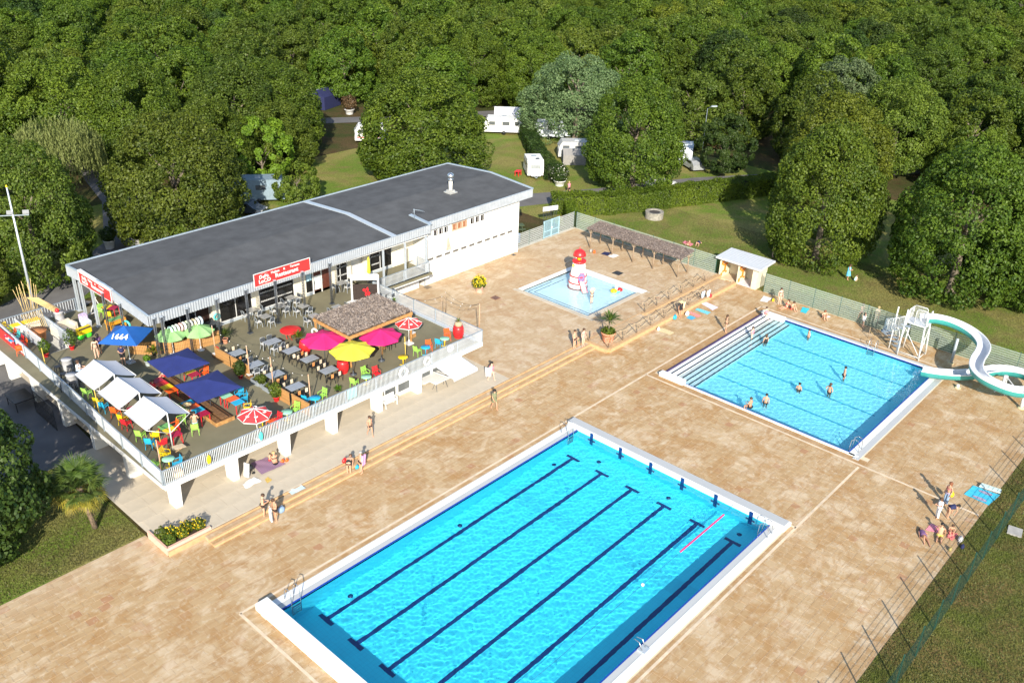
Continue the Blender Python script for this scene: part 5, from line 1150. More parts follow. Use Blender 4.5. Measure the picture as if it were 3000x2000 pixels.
# wooden bench platform
pf = thing('bench_platform', 'stepped timber bench platform made of long brown planks under the navy parasols', 'bench', (6.05, 33.2, DK))
for i in range(4):
    b = MB(); b.box((-.36+.24*i-.36+.36, 0, .26 if i in (0, 3) else .42), (.22, 7.6, .05)); b.build('plank', WOODD, pf)
for i in range(3): b = MB(); b.box((-.66+.0*i, 0, .05+.09*i), (.05, 7.6, .08)); b.build('side_board', WOOD, pf)
for i in range(3): b = MB(); b.box((0, -3.84, .05+.09*i), (1.35, .05, .08)); b.build('end_board', WOOD, pf)
for i in range(2): b = MB(); b.box((.52+.16*i-.05, 0, .12+.0*i), (.15, 7.6, .05)); b.build('plank', WOODD, pf)
b = MB(); b.box((0, 0, .12), (1.2, 7.4, .2)); b.build('frame', WOODD, pf)
rb = thing('ball', 'red plastic tub on the bench platform between the blue table and navy parasol', 'bucket', (*at(R1(1762, 1300), DK+.4)[:2], DK+.45)); b = MB(); b.lathe([(.12, 0), (.2, .1), (.21, .22), (.16, .26)], 14); b.build('tub', REDP, rb); rb.name = 'red_tub'
# ------------------------------------------------------------------ red barrels
def mk_barrel(m=REDP):
    def f():
        t = thing('barrel', None, 'barrel'); b = MB(); b.lathe([(.34, 0), (.42, .25), (.45, .5), (.42, .78), (.35, 1.0), (.31, 1.0), (.30, .96), (.01, .95)], 22, cap=False); b.build('body', m, t)
        for z, r in ((.2, .41), (.78, .425), (.96, .365)): b = MB(); b.torus((0, 0, z), r, .014, 22, 4); b.build('hoop', BLACKM, t)
        return t
    return f
inst('barrel', mk_barrel(), 'red barrel beside the left magenta parasol', (*at(Z3(1540, 690), DK)[:2], DK)); inst('barrel', None, 'red barrel under the edge of the yellow parasol', (*at(Z3(2120, 990), DK)[:2], DK))
b3 = inst('barrel', None, 'red barrel holding a spiky plant in the right corner of the terrace', (*at(Z4(1530, 715), DK)[:2], DK)); b = MB(); b.lathe([(.28, .98), (.30, 1.15), (.26, 1.3), (.05, 1.32)], 14); b.build('wicker_pot', mat('wicker', (.42, .32, .2), .9, bump=.5), b3); put('leaves', YUS, b3, (0, 0, 1.3))
def mk_wbar():
    t = thing('bar_table', None, 'table'); b = MB(); b.lathe([(.30, 0), (.34, .3), (.35, .6), (.33, 1.0), (.36, 1.03), (.36, 1.06), (.01, 1.06)], 20, cap=False); b.build('drum', BIN, t); return t
inst('wbar', mk_wbar, 'tall white drum table, the one nearer the stairwell', (*at(R1(608, 945), DK+1.06)[:2], DK)); inst('wbar', None, 'tall white drum table, the one nearer the left railing', (*at(R1(650, 1085), DK+1.06)[:2], DK))
def mk_stool():
    t = thing('bar_stool', None, 'stool'); SM = mat('anthracite_metal', (.022, .026, .034), .5); b = MB(); b.box((0, 0, .75), (.36, .36, .05)); b.build('seat', SM, t)
    for sx in (-1, 1):
        for sy in (-1, 1): b = MB(); b.bar((sx*.14, sy*.14, .74), (sx*.21, sy*.21, 0), .045); b.build('leg', SM, t)
    b = MB()
    for sx in (-1, 1): b.bar((sx*.165, -.165, .3), (sx*.165, .165, .3), .02); b.bar((-.165, sx*.165, .3), (.165, sx*.165, .3), .02)
    b.build('stretcher', BLACKM, t); return t
for i, (q, lab) in enumerate(((R1(528, 1020), 'leftmost black bar stool, beside the rear drum table'), (R1(645, 1015), 'black bar stool in front of the rear drum table'), (R1(700, 960), 'black bar stool right behind the rear drum table'), (R1(575, 960), 'black bar stool left behind the rear drum table'),
                              (R1(580, 1085), 'black bar stool between the two drum tables'), (R1(572, 1150), 'black bar stool left of the front drum table'), (R1(668, 1165), 'nearest black bar stool, in front of the front drum table'), (R1(720, 1095), 'black bar stool right of the front drum table'))):
    inst('stool', mk_stool, lab, (*at(q, DK+.7)[:2], DK), R(15*i))
dr = inst('wbar', None, 'white concrete drum with red pot on top, right of the bamboo screen', (*at(Z5(900, 340), DK+1.0)[:2], DK)); dr['category'] = 'drum'; b = MB(); b.lathe([(.12, 1.06), (.16, 1.25), (.1, 1.36), (.02, 1.38)], 12, (-.1, 0, 0)); b.build('red_pot', REDP, dr)
# ------------------------------------------------------------------ pergola with heather thatch
pg = thing('thatched_pergola', 'orange timber pergola with grey heather thatch in the middle of the terrace', 'pergola', (0, 0, 0)); px0, px1, py0, py1, pz = 16.5, 22.55, 29.6, 33.85, DK+2.45
for x in (px0+.1, (px0+px1)/2, px1-.1):
    for y in (py0+.1, py1-.1): b = MB(); b.box((x, y, DK+1.2), (.12, .12, 2.4)); b.build('post', WOOD, pg)
for a, b_ in (((px0, py0), (px1, py0)), ((px0, py1), (px1, py1)), ((px0, py0), (px0, py1)), ((px1, py0), (px1, py1))):
    b = MB(); b.bar((*a, pz), (*b_, pz), .07, .24); b.build('beam', WOOD, pg)
for i in range(7): x = px0+.5+i*.84; b = MB(); b.bar((x, py0, pz+.02), (x, py1, pz+.02), .06, .12); b.build('rafter', WOOD, pg)
def thatch(name, x0, x1, y0, y1, zf_, n, m, parent, th=.10, blade=.22, seed=1):
    rng = np.random.default_rng(seed); nx, ny = int((x1-x0)/.15)+1, int((y1-y0)/.15)+1; vs = []; 
    for j in range(ny+1):
        for i in range(nx+1):
            x = x0+(x1-x0)*i/nx; y = y0+(y1-y0)*j/ny; e = (i in (0, nx) or j in (0, ny)); strip_ = .03*abs(math.sin(x*math.pi/.9)); vs.append((x+rng.normal()*.02*(1+e), y+rng.normal()*.02*(1+e), zf_(x, y)+th+strip_+rng.normal()*.012))
    fs = [(j*(nx+1)+i, j*(nx+1)+i+1, (j+1)*(nx+1)+i+1, (j+1)*(nx+1)+i) for j in range(ny) for i in range(nx)]
    b = MB(); b.add(vs, fs); b.add([(v[0], v[1], v[2]-th) for v in vs], [f[::-1] for f in fs]); b.build(name+'_mat', m, parent)
    P = np.stack([rng.uniform(x0-.06, x1+.06, n), rng.uniform(y0-.06, y1+.06, n), np.zeros(n)], 1); P[:, 2] = [zf_(a, b_)+th+.03+rng.uniform(-.03, .05) for a, b_ in P[:, :2]]
    N = rng.normal(size=(n, 3))*.45+np.array([0, 0, 1]); N /= np.linalg.norm(N, axis=1, keepdims=True); me = leaves_mesh('twigs', P, N, blade, np.clip(.5+rng.normal(size=n)*.3, 0, 1), m, rng, .16); o = put('twigs', me, parent); o['kind'] = 'stuff'; return o
TWG = leaf_material('heather_twigs', (.17, .125, .10), (.42, .345, .30), .0); TWB = leaf_material('brown_heather_twigs', (.17, .125, .105), (.36, .29, .26), .0)
thatch('thatch', px0+.05, px1+.02, py0+.05, py1-.02, lambda x, y: pz+.1, 9000, TWG, pg)
# ------------------------------------------------------------------ black posts of the light structure in front of the eave
def mk_post():
    t = thing('lattice_post', None, 'post')
    for s in ((-.06, -.06), (.06, -.06), (.06, .06), (-.06, .06)): b = MB(); b.tube([(s[0], s[1], .05), (s[0], s[1], 3.65)], .022, 5); b.build('upright', DGREYM, t)
    b = MB(); 
    for k in range(14): s = 1 if k % 2 else -1; b.bar((-.06*s, -.06, .1+.25*k), (.06*s, -.06, .35+.25*k), .014); b.bar((-.06, .06*s, .1+.25*k), (-.06, -.06*s, .35+.25*k), .014)
    b.build('lacing', DGREYM, t); b = MB(); b.box((0, 0, .03), (.36, .36, .06)); b.build('foot_plate', DGREYM, t); b = MB(); b.box((0, 0, 3.68), (.2, .2, .05)); b.build('cap', PALEM, t); return t
for (x, y), lab in (((14.5, 39.5), 'slim black lattice post left of the red roof sign'), ((17.1, 39.5), 'slim black lattice post under the left part of the red roof sign'), ((19.7, 39.5), 'slim black lattice post under the right end of the red roof sign'), ((22.4, 39.5), 'slim black lattice post right of the red roof sign, by the door'),
                    ((7.6, 39.45), 'slim black lattice post by the roof corner, the right one of the pair'), ((7.1, 39.6), 'slim black lattice post by the roof corner, the left one of the pair'), ((9.6, 39.5), 'slim black lattice post between the pale green parasols'), ((12.0, 39.5), 'slim black lattice post at the right end of the timber bar'),
                    ((6.55, 46.2), 'slim black lattice post behind the orange table football'), ((6.6, 43.6), 'slim black lattice post left of the blue parasol')):
    inst('lpost', mk_post, lab, (x, y, DK))
# ------------------------------------------------------------------ timber screens
def screen(label, pts, h, m=WOOD, bw=.12, name='timber_screen', z=DK, top=True):
    t = thing(name, label, 'screen', (pts[0][0], pts[0][1], z)); ox, oy = pts[0]
    for (a, b_) in zip(pts[:-1], pts[1:]):
        L_ = math.hypot(b_[0]-a[0], b_[1]-a[1]); n = int(L_/bw); ang = math.atan2(b_[1]-a[1], b_[0]-a[0])
        key = 'brd%.2f%.2f' % (h, bw)
        if key not in USED: q = MB(); q.box((0, 0, h/2), (bw-.012, .025, h)); USED[key] = q.mesh('board', m)
        for i in range(n): s = (i+.5)/n; o = put('board', USED[key], t, (a[0]-ox+(b_[0]-a[0])*s, a[1]-oy+(b_[1]-a[1])*s, rt.uniform(0, .012)), ang)
        if top: q = MB(); q.bar((a[0]-ox, a[1]-oy, h+.03), (b_[0]-ox, b_[1]-oy, h+.03), .10, .04); q.build('cap_rail', m, t)
    return t
sb = screen('long orange brown timber bar fence with black painted letters in front of the roof corner', [(6.3, 42.6), (7.1, 41.6), (9.3, 40.1), (12.1, 39.6)], 1.0)
d_ = Vector((9.3-7.1, 40.1-41.6, 0)).normalized(); n_ = Vector((d_.y, -d_.x, 0))
for i, ch_ in enumerate('Noti'): text_on(ch_, Vector((.8+d_.x*(.3+.55*i), -1.0+d_.y*(.3+.55*i), .52))+n_*.03, d_, (0, 0, 1), .68, BLACKM, sb, bold=.01)
screen('low timber screen between the left row of tables and the bench platform, rear section', [(10.35, 37.6), (10.4, 35.75)], .95); screen('low timber screen beside the second and third dining table, middle section', [(10.4, 35.6), (10.5, 33.4)], .95)
screen('low timber screen beside the last dining table near the railing, first section', [(10.25, 29.9), (10.3, 28.3)], .95); screen('low timber screen meeting the front railing, last section', [(10.35, 28.1), (10.4, 26.2)], .95)
sg_ = thing('small_sign', 'small painted board in red, blue and yellow leaning on the timber screen', 'sign', (*at(Z3(215, 790), DK)[:2], DK)); b = MB(); b.box((0, 0, .85), (.05, .35, .3)); b.build('red_part', REDP, sg_); b = MB(); b.box((0, 0, .5), (.05, .3, .36)); b.build('blue_part', PALET['blue'], sg_); b = MB(); b.box((0, 0, .18), (.05, .22, .28)); b.build('yellow_part', PALET['yellow'], sg_)
# wooden light poles with weighted feet
def lpole(label, q, h, m=LOG, foot=True, z=DK):
    p = at(q, z); t = thing('wooden_pole', label, 'pole', (p[0], p[1], z)); b = MB(); b.tube([(0, 0, 0), (.02, 0, h*.5), (0, .01, h)], [.04, .037, .03], 7); b.build('pole', m, t)
    if foot: b = MB(); b.box((0, 0, .14), (.36, .36, .28)); b.build('box_foot', WOODD, t); b = MB(); b.box((0, 0, .30), (.34, .34, .03)); b.build('white_slab', WHITE, t)
    return (p[0], p[1], z+h)
POLEM = mat('pinkish_pole_wood', (.55, .33, .20), .8, var=.15); YPOLE = mat('yellow_pole_wood', (.55, .40, .08), .8, var=.15)
E1 = lpole('tall wooden light pole with boxed foot at the start of the timber screens', Z3(170, 760), 2.6, POLEM); E2 = lpole('wooden light pole with boxed foot beside the second dining table', Z3(690, 1080), 2.6, POLEM); E3 = lpole('wooden light pole beside the third dining table and troughs', Z3(1050, 1260), 2.6, POLEM, False)
E4 = lpole('wooden light pole at the railing end of the timber screens', Z3(1620, 1480), 2.3, POLEM, False); E5 = lpole('yellowish light pole at the railing by the big life ring', Z4(720, 1080), 2.0, YPOLE, False)
E6 = lpole('wooden light pole at the outer right corner of the terrace', R2(2208, 668), 2.2, POLEM, False); E7 = lpole('wooden light pole at the right railing, the nearer of two', R2(1865, 605), 2.3, LOG, False); E8 = lpole('wooden light pole at the right railing, the farther of two', R2(1898, 520), 1.9, LOG, False)
E9 = lpole('yellow light pole at the left railing near the drum tables', R1(432, 1075), 2.0, YPOLE, False); E10 = lpole('yellow light pole at the left railing beside the middle shelter', R3(918, 545), 2.1, YPOLE, False); E11 = lpole('wooden light pole in the front left terrace corner', R3(1482, 1030), 2.2, POLEM, False)
def cable(label, pts, sag=.5, r=.012, m=BLACKM, name='light_string', bulbs=True):
    t = thing(name, label, 'string lights', pts[0]); o = Vector(pts[0]); P = []
    for a, b_ in zip(pts[:-1], pts[1:]):
        for k in range(13): f = k/12; v = Vector(a).lerp(Vector(b_), f)-o; v.z -= sag*4*f*(1-f); P.append(v)
    b = MB(); b.tube(P, r, 4); b.build('cable', m, t)
    if bulbs:
        b_m = None
        for i, v in enumerate(P[::3]):
            if 'bulb' not in USED: q = MB(); q.lathe([(.01, 0), (.035, -.05), (.02, -.09)], 6); USED['bulb'] = q.mesh('bulb', WHITE)
            put('bulb', USED['bulb'], t, v)
    return t
cable('string of lights along the timber screens between the wooden poles', [E1, E2, E3, E4], .45); cable('string of lights over the right railing between wooden poles', [E6, E7, (25.8, 34.5, DK+1.5)], .5); cable('string of lights from corner pole towards the farther pole', [E6, E8], .5)
# ------------------------------------------------------------------ black board under white frame
bb = thing('white_gate_frame', 'white arch frame with black screen and red marks behind the pergola', 'frame', (0, 0, 0))
p0, p1 = (23.9, 38.7), (25.6, 37.3)
for p in (p0, p1): b = MB(); b.box((*p, DK+1.2), (.12, .12, 2.4)); b.build('upright', WHITE, bb)
b = MB(); b.bar((*p0, DK+2.2), (*p1, DK+2.2), .12, .5); b.build('header', WHITE, bb); b = MB(); b.bar((p0[0]+.1, p0[1]+.1, DK+.75), (p1[0]+.05, p1[1]+.1, DK+.75), .08, 1.5); b.build('black_screen', mat('black_rattan', (.03, .018, .014), .8, var=.4, scale=12), bb)
b = MB(); b.box((p0[0]-.05, p0[1]-.15, DK+.05), (.9, .5, .09)); b.build('foot_slab', WHITE, bb)
d_ = (Vector((*p1, 0))-Vector((*p0, 0))).normalized(); text_on('e4', Vector((*p0, DK+1.05))+d_*1.15+Vector((d_.y, -d_.x, 0))*.08+Vector((.07, .1, 0)), d_, (0, 0, 1), .5, mat('red_neon_paint', (.8, .02, .03), .4), bb, bold=.02)
text_on('59', Vector((*p0, DK+.65))+d_*1.3+Vector((d_.y, -d_.x, 0))*.08+Vector((.07, .1, 0)), d_, (0, 0, 1), .45, MATS['red_neon_paint'], bb, bold=.02)
tc_ = thing('waste_bin', 'small black bin by the restaurant door step', 'bin', (*at(R2(900, 335), DK)[:2], DK)); b = MB(); b.lathe([(.14, 0), (.16, .6), (.16, .62), (.02, .63)], 14); b.build('body', BLACKM, tc_)
# life rings on the railing
def ring(label, p, r, m, n=(0, -1, 0), thick=.09):
    t = thing('swim_ring', label, 'swim ring', p); z = Vector(n); M = z.to_track_quat('Z', 'Y').to_matrix(); g = MB(); g.torus((0, 0, 0), r, thick, 22, 8, M); g.build('tube', m, t)
    for k in range(4): g = MB(); a = k*1.57+.4; c = M @ Vector((math.cos(a)*r, math.sin(a)*r, 0)); g.torus(c, thick+.012, .012, 8, 4, (M @ Euler((R(90), 0, a+R(90))).to_matrix())); g.build('band', PALEM, t)
    return t
ring('big white life ring on the front railing above the kiosk', (18.15, TY0-.16, DK+.55), .36, WHITE); ring('smaller white life ring on the front railing, right of the big one', (20.45, TY0-.16, DK+.62), .26, WHITE); ring('pale ring on the inner side of the front railing near the red barrel', (23.1, TY0+.16, DK+.6), .22, mat('pale_clear_ring', (.6, .68, .72), .3))
for lab, x, m in (('yellow oval float hanging on the front railing near the left corner', 2.72, PALET['yellow']), ('turquoise oval float hanging on the front railing near the parasol', 6.35, PALET['turquoise'])):
    t = thing('pool_float', lab, 'float', (x, TY0-.14, DK+.55)); b = MB(); b.lathe([(.01, -.33), (.12, -.22), (.16, 0), (.12, .22), (.01, .33)], 10, sy=.5); b.build('body', m, t)
tq = thing('turquoise_board', 'turquoise slatted board leaning inside the front railing', 'board', (13.75, TY0+.14, DK)); b = MB(); b.box((0, 0, .55), (.75, .04, .8)); b.build('panel', mat('pale_turquoise_board', (.16, .55, .47), .6), tq)
# ------------------------------------------------------------------ left end: bamboo screen, games, sofas
bs = thing('bamboo_screen', 'fan of bamboo canes tied over the stairwell', 'bamboo screen', (*at(Z5(520, 640), DK)[:2], DK)); r_ = random.Random(6)
ca = MB(); ca.tube([(0, 0, 0), (0, 0, 1)], .02, 5); cam_ = ca.mesh('cane', BAMBOO)
def cane(parent, p, q): 
    p, q = Vector(p), Vector(q); o = put('cane', cam_, parent, p); o.rotation_mode = 'QUATERNION'; o.rotation_quaternion = (q-p).to_track_quat('Z', 'Y'); o.scale = (1, 1, (q-p).length); return o
for i in range(12): cane(bs, (-.55+.12*i, -1.3+.03*i, .1), (-.55+.13*i, .2, 1.5+.1*r_.random()))
for i in range(14): cane(bs, (.75+.05*i, 2.4-.05*i, 1.9), (2.0+.05*i+r_.uniform(-.05, .05), -.4+.1*i, .9-.02*i))
for i in range(12): cane(bs, (.2+.1*i, 2.0, .9), (.1+.14*i+r_.uniform(-.3, .3), 2.5, 3.0+r_.uniform(-.4, .3)))
yb = thing('yellow_counter', 'yellow topped white counter behind the bamboo canes', 'counter', (*at(Z5(390, 490), DK+.9)[:2], DK)); b = MB(); b.box((0, 0, .45), (1.9, .5, .9)); b.build('cabinet', WHITE, yb); b = MB(); b.box((0, 0, .93), (2.0, .55, .06)); b.build('top', PALET['yellow'], yb)
ot = thing('orange_round_counter', 'round orange brown wicker top behind the bamboo canes', 'table', (*at(Z5(570, 620), DK+.7)[:2], DK)); b = MB(); b.lathe([(.5, .0), (.6, .68), (.66, .7), (.66, .76), (.02, .78)], 20); b.build('body', mat('orange_wicker', (.42, .17, .06), .8, bump=.4, var=.3, scale=10), ot)
fs_ = thing('foosball_table', 'orange table football under the roof edge', 'game table', (*at(Z5(1760, 430), DK+.9)[:2], DK), R(5)); b = MB(); b.box((0, 0, .72), (1.35, .75, .3)); b.build('cabinet', mat('orange_lacquer', (.75, .33, .03), .4), fs_); b = MB(); b.box((0, 0, .875), (1.15, .55, .02)); b.build('pitch', PALET['green'], fs_)
for k in range(6): b = MB(); b.tube([(-.5+.2*k, -.6, .93), (-.5+.2*k, .6, .93)], .012, 5); b.build('rod', CHROME, fs_)
for sx in (-1, 1):
    for sy in (-1, 1): b = MB(); b.box((sx*.58, sy*.3, .28), (.1, .1, .57)); b.build('leg', MATS['orange_lacquer'], fs_)
ar = thing('arcade_cabinet', 'yellow and bright green kiddie counter on the terrace', 'play counter', (*at(Z5(1310, 740), DK)[:2], DK), R(8)); b = MB(); b.box((0, 0, .72), (1.05, .35, .5)); b.build('sign_box', PALET['yellow'], ar); b = MB(); b.box((0, -.18, .92), (.98, .03, .14)); b.build('nameplate', mat('dark_lettered_strip', (.08, .07, .03), .6, var=.9, scale=18), ar)
for s in (-1, 1): b = MB(); b.lathe([(.02, 0), (.24, .1), (.26, .3), (.1, .5)], 12, (s*.32, 0, 0), sy=.6); b.build('green_foot', mat('neon_green_plastic', (.08, .75, .05), .4), ar)
b = MB(); b.box((0, 0, .36), (.5, .2, .25)); b.build('green_body', MATS['neon_green_plastic'], ar)
pr = thing('ride_machine', 'white and purple coin machine near the pale columns', 'machine', (*at(Z5(1310, 545), DK)[:2], DK), R(10)); b = MB(); b.box((0, .1, .75), (.5, .4, .5)); b.build('head', mat('purple_white_print', (.55, .45, .65), .5, var=.5, scale=8), pr); b = MB(); b.box((0, -.1, .3), (.55, .7, .5), rx=R(12)); b.build('body', mat('white_blue_print', (.6, .65, .75), .5, var=.3, scale=8), pr)
so = thing('sofa', 'cream upholstered outdoor sofa beside the bamboo canes', 'sofa', (*at(Z5(985, 590), DK+.3)[:2], DK), R(10)); SO = mat('cream_cushion', (.62, .56, .45), .9, var=.08, bump=.2)
for c, d, nm in (((0, 0, .22), (1.5, .85, .38), 'seat'), ((0, .42, .5), (1.5, .22, .6), 'backrest'), ((-.78, 0, .35), (.2, .85, .6), 'armrest'), ((.78, 0, .35), (.2, .85, .6), 'armrest')): b = MB(); b.box(c, d); b.build(nm, SO, so)
wt_ = thing('white_trestle', 'white painted bar table frame under the gable by the left columns', 'trestle', (*at(Z5(1460, 350), DK)[:2], DK)); b = MB(); b.bar((-.6, 0, .03), (.7, .15, .03), .12, .06); b.build('foot', WHITE, wt_); b = MB(); b.bar((-.4, 0, .05), (.3, .1, 1.3), .06); b.bar((.6, 0, .05), (.2, .1, 1.3), .06); b.build('strut', WHITE, wt_)
striped('i', ('lime', 'yellow', 'plum'), 'lime, yellow and plum table under the gable by the left columns', *at(Z5(1630, 250), DK+.74)[:2], -60)
chair('lime', 'lime bistro chair left of the table under the gable', *at(Z5(1570, 310), DK+.5)[:2], R(20)); chair('yellow', 'yellow bistro chair in front of the table under the gable', *at(Z5(1660, 375), DK+.5)[:2], R(60))
# bar behind the timber fence
bar_ = thing('bar_counter', 'dark bar counter under the eave behind the timber fence', 'bar counter', (10.2, 41.2, DK)); b = MB(); b.box((0, 0, .5), (4.6, .6, 1.0)); b.build('cabinet', BLACKM, bar_); b = MB(); b.box((0, 0, 1.03), (4.8, .75, .06)); b.build('top', DGREYM, bar_)
for i, c in enumerate(('turquoise', 'mint', None, 'red', None, 'lime', None, 'yellow', None, 'sky')):
    m_ = PALET[c] if c else WHITE; t = ring('rolled swim ring number in the row hung under the eave, %s' % ('white one' if not c else c+' one'), (8.55+.27*i, 40.35, DK+1.95), .26, mat('pale_pink_vinyl', (.75, .45, .45), .4) if c == 'red' else mat('pale_'+(c or 'white')+'_vinyl', tuple(.5+.4*v for v in (PALET[c].diffuse_color[:3] if c else (.7, .7, .7))), .35), (1, 0, 0), .085)
    t['label'] = ('turquoise swim ring at the left end of the row under the eave', 'mint swim ring, second from the left under the eave', 'white swim ring beside the mint one under the eave', 'pink swim ring between two white ones under the eave', 'white swim ring between pink and lime ones under the eave', 'lime green swim ring in the row under the eave', 'white swim ring between lime and yellow ones under the eave', 'yellow swim ring in the row under the eave', 'white swim ring right of the yellow one under the eave', 'light blue swim ring at the right end of the row under the eave')[i]; t['group'] = 'swim rings hung under the eave'
ring('turquoise swim ring on the pier right of the bar', (13.2, 41.95, DK+1.0), .22, PALET['turquoise'], (0, -1, 0), .07); ring('turquoise crescent ring on the post by the table football', (6.8, 43.5, DK+1.9), .3, PALET['turquoise'], (-1, -.4, 0), .08); ring('small turquoise ring on the front post of the pergola', (16.5, 29.5, DK+1.6), .22, PALET['turquoise'], (0, -1, 0), .07); ring('white knotted ring on the left post of the pergola', (16.45, 33.7, DK+1.5), .24, WHITE, (-1, -.3, 0), .08)
bx = thing('low_crate', 'pale folding crate on the floor in the front left terrace corner', 'crate', (*at(R3(1630, 1050), DK+.2)[:2], DK)); b = MB(); b.box((0, 0, .03), (.5, .4, .05)); [b.box((s*.24, 0, .2), (.02, .4, .34)) for s in (-1, 1)]; [b.box((0, s*.19, .2), (.46, .02, .34)) for s in (-1, 1)]; b.build('box', mat('beige_plastic', (.55, .42, .28), .6), bx)
fd = thing('folded_table', 'pale folded wooden table near the front white post', 'table', (*at(R3(1645, 810), DK+.4)[:2], DK)); b = MB(); b.box((0, 0, .42), (.7, .5, .03), ry=R(8)); b.build('top', mat('pale_beech', (.62, .5, .34), .6), fd); b = MB(); b.bar((-.2, -.2, .4), (.2, .2, 0), .03); b.bar((.2, -.2, .4), (-.2, .2, 0), .03); b.build('leg', WOODP, fd)
for lab, q in (('wooden crate with white top under the right magenta parasol', Z4(365, 870)), ('wooden crate with white top beside the red and white parasol foot', Z4(825, 690))):
    t = thing('wooden_crate', lab, 'crate', (*at(q, DK+.15)[:2], DK), R(5)); b = MB()
    for z in (.08, .2, .32): b.box((0, -.2, z), (.42, .02, .09)); b.box((0, .2, z), (.42, .02, .09)); b.box((-.2, 0, z), (.02, .38, .09)); b.box((.2, 0, z), (.02, .38, .09))
    b.build('slat_box', WOOD, t); b = MB(); b.box((0, 0, .4), (.4, .4, .04)); b.build('lid', WHITE, t)
# ================================================================== people
SKIN = [mat('skin_%d' % i, c, .55, var=.06, scale=10) for i, c in enumerate(((.58, .33, .22), (.50, .27, .17), (.42, .21, .13), (.66, .42, .31), (.30, .15, .09)))]
HAIRM = {'brown': mat('brown_hair', (.07, .035, .018), .7, var=.3, scale=20), 'black': mat('black_hair', (.012, .01, .009), .6), 'blond': mat('blond_hair', (.45, .32, .15), .7, var=.2, scale=20), 'grey': mat('grey_hair', (.32, .30, .29), .7), 'red': mat('auburn_hair', (.20, .07, .03), .7)}
CLO = {'black': mat('black_swimwear', (.012, .012, .015), .6), 'navy': mat('navy_cloth', (.015, .02, .08), .8), 'white': mat('white_cloth', (.75, .75, .75), .85, var=.06), 'yellow': mat('yellow_cloth', (.75, .65, .15), .8), 'pink': mat('pink_cloth', (.72, .22, .28), .8), 'lilac': mat('lilac_towel_cloth', (.55, .28, .55), .9), 'olive': mat('olive_cloth', (.17, .18, .10), .85),
       'denim': mat('pale_denim', (.25, .36, .52), .85, var=.15), 'red': mat('red_cloth', (.55, .03, .04), .8), 'mint': mat('mint_cloth', (.45, .7, .65), .8), 'straw': mat('straw_hat', (.62, .48, .26), .9), 'purple': mat('purple_cloth', (.18, .09, .2), .9), 'sky': mat('sky_cloth', (.12, .45, .65), .85), 'floral': mat('floral_cloth', (.5, .12, .2), .8, var=.8, scale=14)}
J0 = dict(pel=(0, 0, .92), bel=(0, 0, 1.08), che=(.01, 0, 1.28), nec=(0, 0, 1.46), hea=(.02, 0, 1.60), top=(.01, 0, 1.69), nos=(.115, 0, 1.585),
          lh=(0, .09, .88), lk=(.03, .10, .48), la=(-.01, .10, .08), lt=(.13, .12, .035), rh=(0, -.09, .88), rk=(.03, -.10, .48), ra=(-.01, -.10, .08), rt=(.13, -.12, .035),
          ls=(0, .17, 1.39), le=(-.03, .23, 1.12), lw=(.05, .24, .88), lhd=(.07, .235, .81), rs=(0, -.17, 1.39), re=(-.03, -.23, 1.12), rw=(.05, -.24, .88), rhd=(.07, -.235, .81))
RAD = dict(pel=(.15, .105), bel=(.125, .09), che=(.15, .10), nec=.055, hea=.085, top=.055, nos=.012, lh=.085, lk=.056, la=.036, lt=.03, rh=.085, rk=.056, ra=.036, rt=.03, ls=.055, le=.038, lw=.027, lhd=.03, rs=.055, re=.038, rw=.027, rhd=.03)
EDG = [('pel', 'bel'), ('bel', 'che'), ('che', 'nec'), ('nec', 'hea'), ('hea', 'top'), ('hea', 'nos'), ('pel', 'lh'), ('lh', 'lk'), ('lk', 'la'), ('la', 'lt'), ('pel', 'rh'), ('rh', 'rk'), ('rk', 'ra'), ('ra', 'rt'), ('che', 'ls'), ('ls', 'le'), ('le', 'lw'), ('lw', 'lhd'), ('che', 'rs'), ('rs', 're'), ('re', 'rw'), ('rw', 'rhd')]
def pose(**kw): d = dict(J0); d.update(kw); return d
def rot_upper(j, ang, keys=('bel', 'che', 'nec', 'hea', 'top', 'nos', 'ls', 'le', 'lw', 'lhd', 'rs', 're', 'rw', 'rhd')):
    c, s = math.cos(ang), math.sin(ang); px, _, pz = j['pel']
    for k in keys: x, y, z = j[k]; x -= px; z -= pz; j[k] = (px+x*c+z*s, y, pz-x*s+z*c)
    return j
POSES = {}
POSES['stand'] = pose()
POSES['walk'] = pose(lk=(.16, .09, .50), la=(.20, .10, .09), lt=(.33, .11, .05), rk=(-.06, -.09, .48), ra=(-.28, -.09, .15), rt=(-.2, -.1, .04), le=(-.14, .22, 1.14), lw=(-.10, .24, .92), lhd=(-.07, .24, .86), re=(.06, -.23, 1.12), rw=(.22, -.22, .96), rhd=(.28, -.22, .93))
POSES['lookdown'] = pose(hea=(.07, 0, 1.58), top=(.10, 0, 1.66), nos=(.165, 0, 1.535), le=(.02, .24, 1.13), lw=(.24, .10, 1.12), lhd=(.29, .06, 1.13), re=(.02, -.24, 1.13), rw=(.24, -.10, 1.10), rhd=(.29, -.06, 1.11))
POSES['hips'] = pose(le=(-.05, .36, 1.14), lw=(.03, .19, .98), lhd=(.06, .15, .96), re=(-.05, -.36, 1.14), rw=(.03, -.19, .98), rhd=(.06, -.15, .96))
POSES['headhands'] = pose(le=(.05, .36, 1.50), lw=(.02, .22, 1.66), lhd=(0, .13, 1.70), re=(.05, -.36, 1.50), rw=(.02, -.22, 1.66), rhd=(0, -.13, 1.70))
j = pose(); rot_upper(j, R(82)); j.update(le=(.5, .2, .72), lw=(.42, .16, .42), lhd=(.40, .14, .34), re=(.5, -.2, .72), rw=(.42, -.16, .42), rhd=(.4, -.14, .34), nos=(.70, 0, .78)); POSES['bend'] = j
